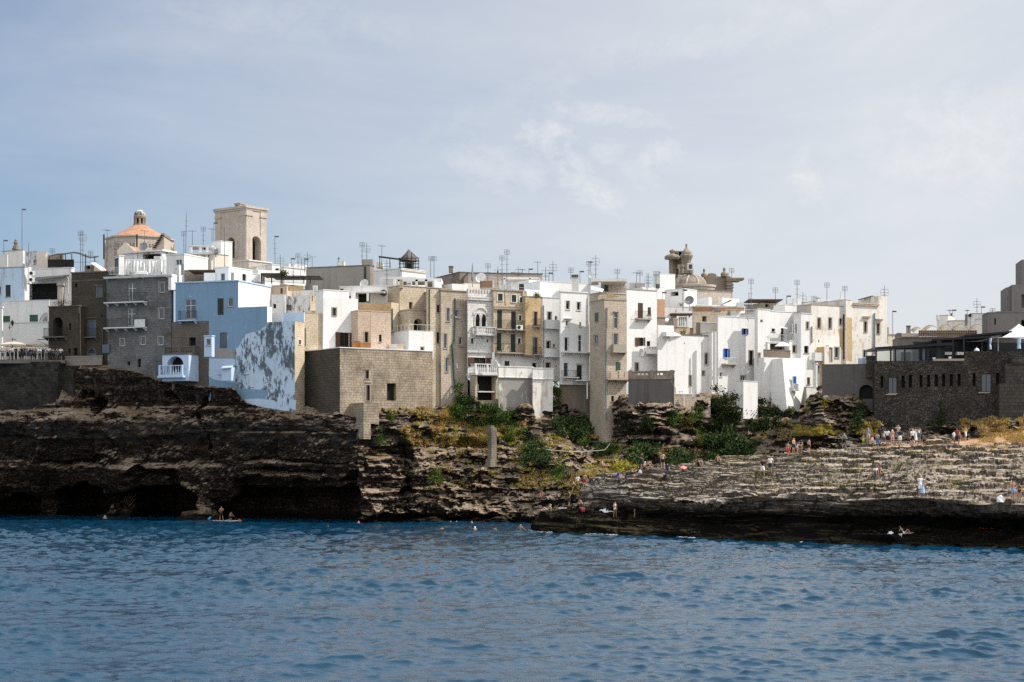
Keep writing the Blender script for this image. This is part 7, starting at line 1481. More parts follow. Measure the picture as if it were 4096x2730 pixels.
# grass: dry and green tufts on the ledges
def grass():
    mb=MB()
    def tuft(p,h,n,mi):
        mb.mi=mi
        for _ in range(n):
            a=rng.random()*6.28; r=rng.random()**.5*h*.95; c=p+Vector((math.cos(a)*r,math.sin(a)*r,-.03)); d=Vector((rng.normal()*.6,rng.normal()*.6-.1,1)).normalized()*h*(.55+.6*rng.random()); w=Vector((math.cos(a+1.3),math.sin(a+1.3),0))*h*.11; mb.quad(c-w,c+w,c+d)
    A=[(1600,1590,1860,1790,1500,.6),(1760,1640,1960,1790,1100,.6),(1880,1690,2110,1800,800,.5),(2040,1760,2200,1960,700,.45),(1560,1640,1680,1700,220,.4),(1700,1800,1990,1960,260,.35),(2190,1740,2480,1930,1100,.4),(2230,1860,2400,1990,420,.45),(2360,1740,2440,1800,160,.8),(2500,1790,2900,1880,420,.4),(2700,1640,2800,1720,140,.4),(3000,1680,3190,1760,220,.4),(3180,1700,3380,1745,900,.22),(3200,1600,3330,1640,110,.5),(2290,1880,2380,1960,160,.5),(3380,1690,3520,1740,200,.35),(3840,1668,4120,1770,1500,.85)]
    for (x0,y0,x1,y1,n,dry) in A:
        for _ in range(n):
            px,py=rng.uniform(x0,x1),rng.uniform(y0,y1); k=fbm(np.array([px*.02]),np.array([py*.03]),np.array([0.]),3,91)[0]
            if k<-.12: continue
            h=hit(px,py,'C' if px<3830 else 'both')
            if h is None or h.y>216: continue
            tuft(h,rng.uniform(.16,.36),16,1 if rng.random()<dry*(.6+.8*(k>.2)) else 0)
    for _ in range(2600):                                           # platform: sparse green tufts, more dry grass at the upper right
        px=rng.uniform(2900,4120); far=px>3860
        py=rng.uniform(1690,1800) if (far and rng.random()<.7) else rng.uniform(1770,1960)
        k=fbm(np.array([px*.012]),np.array([py*.05]),np.array([0.]),3,93)[0]
        if k<(.05 if far else .32): continue
        h=hit(px,py,'P')
        if h is None: continue
        tuft(h,rng.uniform(.10,.22) if not far else rng.uniform(.15,.35),9,1 if far and rng.random()<.7 else 0)
    tag(mb.build('grass',[GR1,GR2]),kind='stuff')
grass()

def foam():
    mb=MB(); n=PLAT.shape[1]
    for u in range(4,n-4):
        col=PLAT[:,u]; i=int(np.argmax(col[:,2]>.03)); p=col[i]
        k=fbm(np.array([p[0]*.35]),np.array([0.]),np.array([0.]),3,120)[0]
        if k<.18 or rng.random()<.55: continue
        for _ in range(2):
            c=Vector((p[0]+rng.normal()*.12,p[1]-.1-abs(rng.normal())*.55*(k+.3),.05+rng.random()*.05)); r=.03+.08*rng.random()
            mb.quad(c+Vector((-r*1.8,0,0)),c+Vector((0,-r,.02)),c+Vector((r*1.8,0,0)),c+Vector((0,r,.05)))
    tag(mb.build('sea_foam',plain('white_foam',(.50,.53,.55),.7)),kind='stuff')
foam()
# ================================================================ people
SK=[plain('tanned_skin',(.36,.20,.125),.6,var=.06),plain('fair_skin',(.50,.32,.23),.6,var=.06),plain('brown_skin',(.20,.11,.07),.6,var=.06)]
HAIR=dict(k=plain('black_hair',(.012,.010,.009),.5),b=plain('brown_hair',(.06,.035,.02),.5),y=plain('blonde_hair',(.36,.24,.11),.5),w=plain('white_cap_cloth',(.75,.74,.72),.8),g=plain('grey_hair',(.3,.29,.28),.6),d=plain('dark_cap_cloth',(.02,.022,.03),.8))
CL={k:plain(n,c,.85,var=.08) for k,n,c in (('w','white_cotton',(.76,.75,.73)),('k','black_cotton',(.015,.015,.017)),('n','navy_cotton',(.02,.03,.07)),('r','red_cotton',(.42,.02,.03)),('b','light_blue_cotton',(.13,.33,.62)),('u','royal_blue_cotton',(.02,.07,.38)),('t','teal_cotton',(.02,.26,.25)),('y','yellow_cotton',(.62,.56,.03)),('e','beige_cotton',(.46,.37,.26)),('p','pink_cotton',(.62,.33,.33)),('d','denim',(.07,.12,.22)),('v','purple_swimwear',(.28,.12,.32)),('x','maroon_cotton',(.16,.035,.03)),('g','grey_cotton',(.22,.22,.23)),('o','dark_green_cotton',(.02,.07,.04)),('l','blue_print_cotton',(.35,.48,.68)))}
def V3(*a): return Vector(a)
def skel(pose):
    J=dict(pel=V3(0,0,.95),spi=V3(0,-.005,1.13),che=V3(0,0,1.33),nec=V3(0,.01,1.47),h0=V3(0,-.015,1.56),h1=V3(0,-.012,1.655))
    for s,q in ((1,'L'),(-1,'R')):
        J.update({'sh'+q:V3(s*.17,0,1.41),'el'+q:V3(s*.225,.025,1.14),'wr'+q:V3(s*.235,-.05,.90),'ha'+q:V3(s*.235,-.075,.83),'hi'+q:V3(s*.09,0,.91),'kn'+q:V3(s*.10,-.02,.50),'an'+q:V3(s*.105,.025,.085),'to'+q:V3(s*.125,-.115,.035)})
    def mv(keys,d):
        for k in keys: J[k]=J[k]+Vector(d)
    def rot(keys,piv,ax,deg):
        m=Matrix.Rotation(R(deg),3,ax); p=J[piv].copy() if isinstance(piv,str) else piv
        for k in keys: J[k]=p+m@(J[k]-p)
    up=['spi','che','nec','h0','h1','shL','elL','wrL','haL','shR','elR','wrR','haR']; armL=['elL','wrL','haL']; armR=['elR','wrR','haR']; legL=['knL','anL','toL']; legR=['knR','anR','toR']
    if pose=='stand': rot(armL,'shL','X',-4); rot(['wrL','haL'],'elL','X',-12)
    if pose=='relaxed':
        rot(legL,'hiL','Y',-5); rot(legR,'hiR','Y',3); rot(armR,'shR','X',-12); rot(['wrR','haR'],'elR','X',-45); rot(['h0','h1'],'nec','Z',25)
    if pose=='walk': rot(legL,'hiL','X',-20); rot(['anL','toL'],'knL','X',12); rot(legR,'hiR','X',16); rot(['anR','toR'],'knR','X',22); rot(armL,'shL','X',22); rot(armR,'shR','X',-22); rot(['wrR','haR'],'elR','X',-20)
    if pose=='hips':
        for s,q in ((1,'L'),(-1,'R')): J['el'+q]=V3(s*.40,.06,1.17); J['wr'+q]=V3(s*.20,-.05,1.03); J['ha'+q]=V3(s*.14,-.07,.99)
    if pose=='photo':
        for s,q in ((1,'L'),(-1,'R')): J['el'+q]=V3(s*.26,-.16,1.26); J['wr'+q]=V3(s*.14,-.36,1.45); J['ha'+q]=V3(s*.09,-.39,1.52)
    if pose=='lean':
        rot(up,'pel','X',14)
        for s,q in ((1,'L'),(-1,'R')): J['el'+q]=J['sh'+q]+V3(s*.09,-.16,-.21); J['wr'+q]=J['el'+q]+V3(-s*.10,-.20,.0); J['ha'+q]=J['wr'+q]+V3(-s*.07,-.03,-.01)
    if pose=='crossed':
        for s,q in ((1,'L'),(-1,'R')): J['el'+q]=V3(s*.25,-.03,1.14); J['wr'+q]=V3(s*.02,-.20,1.17+.04*s); J['ha'+q]=V3(-s*.07,-.19,1.19+.04*s)
    if pose=='bend':
        rot(up,'pel','X',62); 
        for s,q in ((1,'L'),(-1,'R')): J['el'+q]=J['sh'+q]+V3(s*.04,-.06,-.26); J['wr'+q]=J['el'+q]+V3(0,-.07,-.23); J['ha'+q]=J['wr'+q]+V3(0,-.02,-.07)
        rot(legL,'hiL','X',-14); rot(['anL','toL'],'knL','X',22)
    if pose=='climb':
        rot(up,'pel','X',38); rot(legL,'hiL','X',-72); rot(['anL','toL'],'knL','X',58); rot(legR,'hiR','X',20); J['elL']=J['shL']+V3(.14,-.18,-.14); J['wrL']=J['elL']+V3(.14,-.18,.02); J['haL']=J['wrL']+V3(.05,-.06,-.01); J['elR']=J['shR']+V3(-.06,-.05,-.27); J['wrR']=J['elR']+V3(0,-.12,-.2); J['haR']=J['wrR']+V3(0,-.03,-.07)
    if pose in('sit','hug'):
        mv(list(J),(0,0,-.83)); rot(up,'pel','X',12 if pose=='sit' else 26)
        for s,q in ((1,'L'),(-1,'R')):
            J['hi'+q]=J['pel']+V3(s*.09,-.02,-.03); J['kn'+q]=V3(s*.13,-.36,.46); J['an'+q]=V3(s*.12,-.52,.09); J['to'+q]=V3(s*.13,-.66,.035)
            if pose=='hug': J['el'+q]=J['sh'+q]+V3(s*.06,-.22,-.17); J['wr'+q]=V3(s*.06,-.47,.40); J['ha'+q]=V3(-s*.02,-.49,.41)
            else: J['el'+q]=J['sh'+q]+V3(s*.08,.08,-.25); J['wr'+q]=V3(s*.28,.16,.12); J['ha'+q]=V3(s*.29,.17,.045)
    if pose=='recline':
        mv(list(J),(0,0,-.83)); rot(up,'pel','X',-34)
        for s,q in ((1,'L'),(-1,'R')): J['hi'+q]=J['pel']+V3(s*.09,-.03,-.02); J['el'+q]=J['sh'+q]+V3(s*.07,.13,-.22); J['wr'+q]=J['el'+q]+V3(0,.02,-.24); J['wr'+q].z=.1; J['ha'+q]=J['wr'+q]+V3(0,-.06,-.05)
        J['knL']=V3(.1,-.38,.42); J['anL']=V3(.11,-.60,.09); J['toL']=V3(.11,-.75,.035); J['knR']=V3(-.1,-.45,.16); J['anR']=V3(-.11,-.86,.09); J['toR']=V3(-.12,-.95,.16)
    if pose in('kneel','crouch'):
        mv(list(J),(0,0,-.50 if pose=='kneel' else -.55)); rot(up,'pel','X',24 if pose=='kneel' else 48)
        for s,q in ((1,'L'),(-1,'R')):
            J['hi'+q]=J['pel']+V3(s*.09,-.01,-.04)
            if pose=='kneel': J['kn'+q]=V3(s*.13,-.20,.075); J['an'+q]=V3(s*.11,.22,.09); J['to'+q]=V3(s*.11,.34,.04)
            else: J['kn'+q]=V3(s*.16,-.33,.44); J['an'+q]=V3(s*.12,-.02,.09); J['to'+q]=V3(s*.13,-.17,.035)
            J['el'+q]=J['sh'+q]+V3(s*.05,-.14,-.22); J['wr'+q]=J['el'+q]+V3(-s*.03,-.20,-.10); J['ha'+q]=J['wr'+q]+V3(0,-.06,-.03)
    if pose=='paddle':
        J['elL']=V3(.27,-.12,1.18); J['wrL']=V3(.17,-.30,1.20); J['haL']=V3(.14,-.34,1.22); J['elR']=V3(-.26,-.05,1.13); J['wrR']=V3(-.12,-.25,.98); J['haR']=V3(-.08,-.29,.96); rot(legL,'hiL','Y',-6); rot(legR,'hiR','Y',6)
    if pose=='wade':
        for s,q in ((1,'L'),(-1,'R')): J['el'+q]=J['sh'+q]+V3(s*.17,-.03,-.22); J['wr'+q]=J['el'+q]+V3(s*.15,-.13,-.10); J['ha'+q]=J['wr'+q]+V3(s*.06,-.05,-.02)
    return J
RAD=dict(pel=.125,spi=.115,che=.135,nec=.055,h0=.085,h1=.078,sh=.066,el=.043,wr=.030,ha=.034,hi=.092,kn=.058,an=.040,to=.034)
EDG=[('pel','spi'),('spi','che'),('che','nec'),('nec','h0'),('h0','h1')]+[e for q in 'LR' for e in (('che','sh'+q),('sh'+q,'el'+q),('el'+q,'wr'+q),('wr'+q,'ha'+q),('pel','hi'+q),('hi'+q,'kn'+q),('kn'+q,'an'+q),('an'+q,'to'+q))]
PC={}
def posed(pose):
    if pose in PC: return PC[pose]
    J=skel(pose); names=list(J); idx={n:i for i,n in enumerate(names)}
    me=bpy.data.meshes.new('tmp'); me.from_pydata([tuple(J[n]) for n in names],[(idx[a],idx[b]) for a,b in EDG],[])
    ob=bpy.data.objects.new('tmp',me); COL.objects.link(ob); mo=ob.modifiers.new('s','SKIN'); mo.use_smooth_shade=True
    for n in names:
        r=RAD.get(n) or RAD[n[:2]]; sv=me.skin_vertices[0].data[idx[n]]
        fl=.72 if n in('pel','spi','che') else 1.0
        sv.radius=(r,r*fl) if n in('pel','spi','che') else (r,r)
        sv.use_root=(n=='pel')
    md=ob.modifiers.new('d','SUBSURF'); md.levels=1; md.render_levels=1
    dg=bpy.context.evaluated_depsgraph_get(); dg.update(); em=bpy.data.meshes.new_from_object(ob.evaluated_get(dg)); 
    bpy.data.objects.remove(ob); 
    V=np.array([v.co[:] for v in em.vertices]); Nn=np.array([v.normal[:] for v in em.vertices]); F=[tuple(p.vertices) for p in em.polygons]; bpy.data.meshes.remove(em)
    base=MB(); base.raw(V,F)
    for q,s in (('L',1),('R',-1)):                                   # five fingers and a thumb-side thumb
        h=J['ha'+q]; d=(h-J['wr'+q]).normalized(); sd_=d.cross(Vector((0,1,0.2))); sd_=sd_.normalized() if sd_.length>.1 else Vector((1,0,0)); nm=sd_.cross(d)
        for i,(o,L) in enumerate(((-.024,.058),(-.008,.07),(.008,.066),(.024,.05))):
            a=h+sd_*o+d*.02; b=a+d*L*.55+nm*.006; c=b+d*L*.4+nm*.02; base.tube(a,b,.0095,.0085,5); base.tube(b,c,.0085,.007,5)
        a=h-sd_*.03*s-d*.02; b=a-sd_*.028*s+d*.03; base.tube(a,b,.011,.009,5); base.tube(b,b+d*.028,.009,.008,5)
        e=J['h0']+(J['h1']-J['h0'])*.35; u=(J['h1']-J['h0']).normalized(); fx=Vector((1,0,0)); base.tube(e+fx*s*.078-u*.02,e+fx*s*.086+u*.025,.016,.018,5)
        fy=u.cross(fx); base.tube(e+fx*s*.03-fy*(-.0)+u*.03-u.cross(fx)*-1*0,e+fx*s*.03+u*.03,.001,.001,4)
    u=(J['h1']-J['h0']).normalized(); fw=Vector((1,0,0)).cross(u)*1.0
    fw=-fw if fw.y>0 and pose not in('x',) else fw
    e=J['h0']+u*.03; base.tube(e+fw*.075+u*.03,e+fw*.102,.010,.017,5)     # nose
    seg={}
    A=np.array([J[a][:] for a,b in EDG]); B=np.array([J[b][:] for a,b in EDG]); C_=np.array([V[list(f)].mean(0) for f in F])
    AB=B-A; T_=np.clip(((C_[:,None]-A[None])*AB[None]).sum(-1)/(AB**2).sum(-1)[None],0,1); Dd=np.linalg.norm(C_[:,None]-(A[None]+T_[...,None]*AB[None]),axis=-1)
    rr=np.array([[RAD.get(n) or RAD[n[:2]] for n in e_] for e_ in EDG]); Dd=Dd-(rr[:,0][None]*(1-T_)+rr[:,1][None]*T_); k=Dd.argmin(1); tt=T_[np.arange(len(F)),k]
    PC[pose]=dict(J=J,base=base,V=V,N=Nn,F=F,k=k,t=tt,C=C_,u=u,fw=fw,mesh={}); return PC[pose]
def pick(P,rule):
    out=[]
    for i,f in enumerate(P['F']):
        a,b=EDG[P['k'][i]]; t_=P['t'][i]; a2,b2=a.rstrip('LR') if len(a)==3 and a[:2] in RAD else a,b
        key=(a[:2] if a[:2] in RAD and a not in RAD else a)+'-'+(b[:2] if b[:2] in RAD and b not in RAD else b)
        r=rule.get(key)
        if r and r[0]<=t_<=r[1]: out.append(f)
    return out
RULE=dict(tee={'pel-spi':(.35,1),'spi-che':(0,1),'che-nec':(0,.55),'che-sh':(0,1),'sh-el':(0,.6)},tank={'pel-spi':(.35,1),'spi-che':(0,1),'che-nec':(0,.3),'che-sh':(0,.5)},long={'pel-spi':(.2,1),'spi-che':(0,1),'che-nec':(0,.55),'che-sh':(0,1),'sh-el':(0,1),'el-wr':(0,.9)},bra={'spi-che':(.5,1),'che-sh':(0,.25)},
 shorts={'pel-spi':(0,.5),'pel-hi':(0,1),'hi-kn':(0,.8)},trunks={'pel-spi':(0,.45),'pel-hi':(0,1),'hi-kn':(0,.5)},briefs={'pel-spi':(0,.25),'pel-hi':(0,1),'hi-kn':(0,.08)},trousers={'pel-spi':(0,.5),'pel-hi':(0,1),'hi-kn':(0,1),'kn-an':(0,.85)},suit={'pel-spi':(0,1),'pel-hi':(0,1),'hi-kn':(0,.08),'spi-che':(0,1),'che-sh':(0,.25)})
def part_mesh(pose,kind):
    P=posed(pose)
    if kind in P['mesh']: return P['mesh'][kind]
    J=P['J']; mb=MB()
    if kind=='body': mb=P['base']
    elif kind in('hair','long_hair','cap'):
        u,fw=P['u'],P['fw']; o=J['h0']
        fs=[f for i,f in enumerate(P['F']) if EDG[P['k'][i]] in(('h0','h1'),('nec','h0')) and ((Vector(P['C'][i])-o).dot(u)>.075 or (Vector(P['C'][i])-o).dot(fw)<-.012 and (Vector(P['C'][i])-o).dot(u)>-.05)]
        idx={}; vs=[]
        for f in fs:
            for q in f:
                if q not in idx: idx[q]=len(vs); vs.append(P['V'][q]+P['N'][q]*(.016 if kind!='cap' else .022))
        mb.raw(vs,[tuple(idx[q] for q in f) for f in fs])
        if kind=='long_hair': b=o-fw*.075; mb.tube(b+u*.05,b-u*.12-fw*.02,.065,.06,7); mb.tube(b-u*.12-fw*.02,b-u*.30-fw*.01,.06,.03,7)
        if kind=='cap': b=o+u*.085+fw*.07; mb.frame(b-Vector((.06,0,0)),(1,0,0),fw,u,.12,.085,.012)
    elif kind in('dress','skirt'):
        wz=J['pel'].z+.08; legs=min(J['anL'].z,J['anR'].z); lo=(legs+.12 if kind=='dress' else J['knL'].z+.02); prof=[]
        for i in range(8): s=i/7; z=wz+(lo-wz)*s; prof.append((.135+.11*s**.8,z))
        n=18; vs=[(r*(1+.10*s_*math.sin(5*a))*math.cos(a)*1.0,r*.78*(1+.10*s_*math.sin(5*a))*math.sin(a),z) for s_,(r,z) in zip([i/7 for i in range(8)],prof) for a in [2*PI*k/n for k in range(n)]]
        mb.raw(vs,[(i*n+k,(i+1)*n+k,(i+1)*n+(k+1)%n,i*n+(k+1)%n) for i in range(7) for k in range(n)])
        if kind=='dress':
            fs=pick(P,RULE['tank']); idx={}; vs=[]
            for f in fs:
                for q in f:
                    if q not in idx: idx[q]=len(vs); vs.append(P['V'][q]+P['N'][q]*.014)
            mb.raw(vs,[tuple(idx[q] for q in f) for f in fs])
    else:
        fs=pick(P,RULE[kind]); idx={}; vs=[]; off={'tee':.024,'long':.022,'shorts':.03,'trunks':.02,'trousers':.02}.get(kind,.010)
        for f in fs:
            for q in f:
                if q not in idx: idx[q]=len(vs); vs.append(P['V'][q]+P['N'][q]*off)
        mb.raw(vs,[tuple(idx[q] for q in f) for f in fs])
    V=np.array(mb.v); me=bpy.data.meshes.new(kind); me.from_pydata(V.tolist(),[],mb.f); me.polygons.foreach_set('use_smooth',[True]*len(me.polygons)); me.materials.append(SK[0]); P['mesh'][kind]=me; return me
PNAME=dict(tee='shirt',tank='shirt',long='shirt',bra='bikini_top',shorts='shorts',trunks='swim_trunks',briefs='swim_briefs',trousers='trousers',suit='swimsuit',dress='dress',skirt='skirt',hair='hair',long_hair='hair',cap='cap')
def person(label,loc,pose,yaw,h,top=None,bot=None,hair='k',hk='hair',skin=0,group=None):
    """top and bot are (garment, colour letter); yaw 0 faces the sea"""
    T=bpy.data.objects.new('person',None); COL.objects.link(T); T.location=loc; T.rotation_euler=(0,0,R(yaw)); T.scale=(h/1.745,)*3; ORG[T.name]=Vector(loc); tag(T,label,'person',group)
    def add(kind,nm,mat):
        o=bpy.data.objects.new(nm,part_mesh(pose,kind)); COL.objects.link(o); o.parent=T; o.material_slots[0].link='OBJECT'; o.material_slots[0].material=mat; return o
    add('body','body',SK[skin]); add(hk,PNAME[hk],HAIR[hair])
    for g in (top,bot):
        if g: add(g[0],PNAME[g[0]],CL[g[1]])
    return T
MISS=[]
def put(label,px,py,pose,yaw,h,top=None,bot=None,hair='k',hk='hair',skin=0,on='both',group=None,z=None):
    p=hit(px,py,on); d=0
    while (p is None or p.y>209) and d<60: d+=3; p=hit(px,py+d,on)
    if d>9: MISS.append((label,'lowered',d))
    if p is None: MISS.append((label,px,py)); p=W(px,py,190)
    q=Vector((p.x,p.y+.12,0)); zz=drop(q.x,q.y,on); q.z=zz if zz is not None and abs(zz-p.z)<.8 else p.z
    return person(label,q,pose,yaw,h,top,bot,hair,hk,skin,group)
# --- the crowd at the terrace railing
CROWD=[(10,1.66,'lean',('tank','w'),('shorts','d'),'b','long_hair','person in a white vest leaning on the terrace railing at the left picture edge'),(31,1.62,'lean',('tank','x'),('shorts','k'),'k','long_hair','person in a maroon top leaning on the terrace railing by the parasol mast'),(49,1.78,'lean',('tee','w'),('shorts','n'),'k','hair','person in a white tee shirt at the railing under the left parasol'),(64,1.72,'crossed',('tee','k'),('trousers','k'),'k','hair','person all in black with crossed arms under the left parasol'),
 (79,1.35,'stand',('tee','x'),('shorts','k'),'k','hair','child in a dark red top standing in the railing crowd'),(87,1.72,'photo',('tee','k'),('trousers','k'),'b','cap','person in black with a cap holding up a phone at the railing'),(98,1.86,'stand',('tee','n'),('shorts','n'),'k','hair','tall person in a navy blue shirt in the railing crowd'),(112,1.70,'lean',('tank','n'),('shorts','n'),'k','hair','person in a navy vest and shorts leaning under the right parasol'),(120,1.68,'stand',('tee','k'),('shorts','d'),'b','hair','person in black tee and denim shorts behind the railing'),(131,1.66,'relaxed',('tank','x'),('trousers','k'),'b','long_hair','person with long hair and a dark vest turning aside in the railing crowd'),
 (142,1.70,'walk',('tee','g'),('trousers','k'),'k','hair','person in a grey shirt walking behind the railing crowd'),(158,1.66,'crossed',('long','w'),('trousers','k'),'k','hair','person in white long sleeves with crossed arms at the terrace railing'),(172,1.68,'stand',('tee','k'),('trousers','n'),'k','hair','person in black shirt and navy trousers beside the crossed arms figure'),(185,1.60,'lean',('tank','w'),('shorts','g'),'k','hair','person in a white vest and grey shorts at the railing right of the parasols'),(196,1.78,'lean',('tee','w'),('shorts','n'),'k','hair','broad person in a white tee leaning at the railing right of the parasols'),(214,1.66,'lean',('tank','e'),('shorts','k'),'b','hair','person in a beige vest leaning in the shade of the arched house balcony'),(228,1.60,'stand',('tee','g'),('shorts','g'),'b','hair','short person in grey standing in the shade of the arched house balcony'),(243,1.66,'lean',('tee','w'),('shorts','o'),'k','hair','person in a white shirt bending over the right end of the terrace railing')]
for px,h,po,tp,bt,ha,hk,lb in CROWD:
    Yk=213.35 if po in('lean','photo','crossed') else 214.1; p=W(px,1441,Yk); p.z=TZ; person(lb,p,po,rng.uniform(-25,25),h,tp,bt,ha,hk,int(rng.integers(0,3)),'people along the terrace railing')
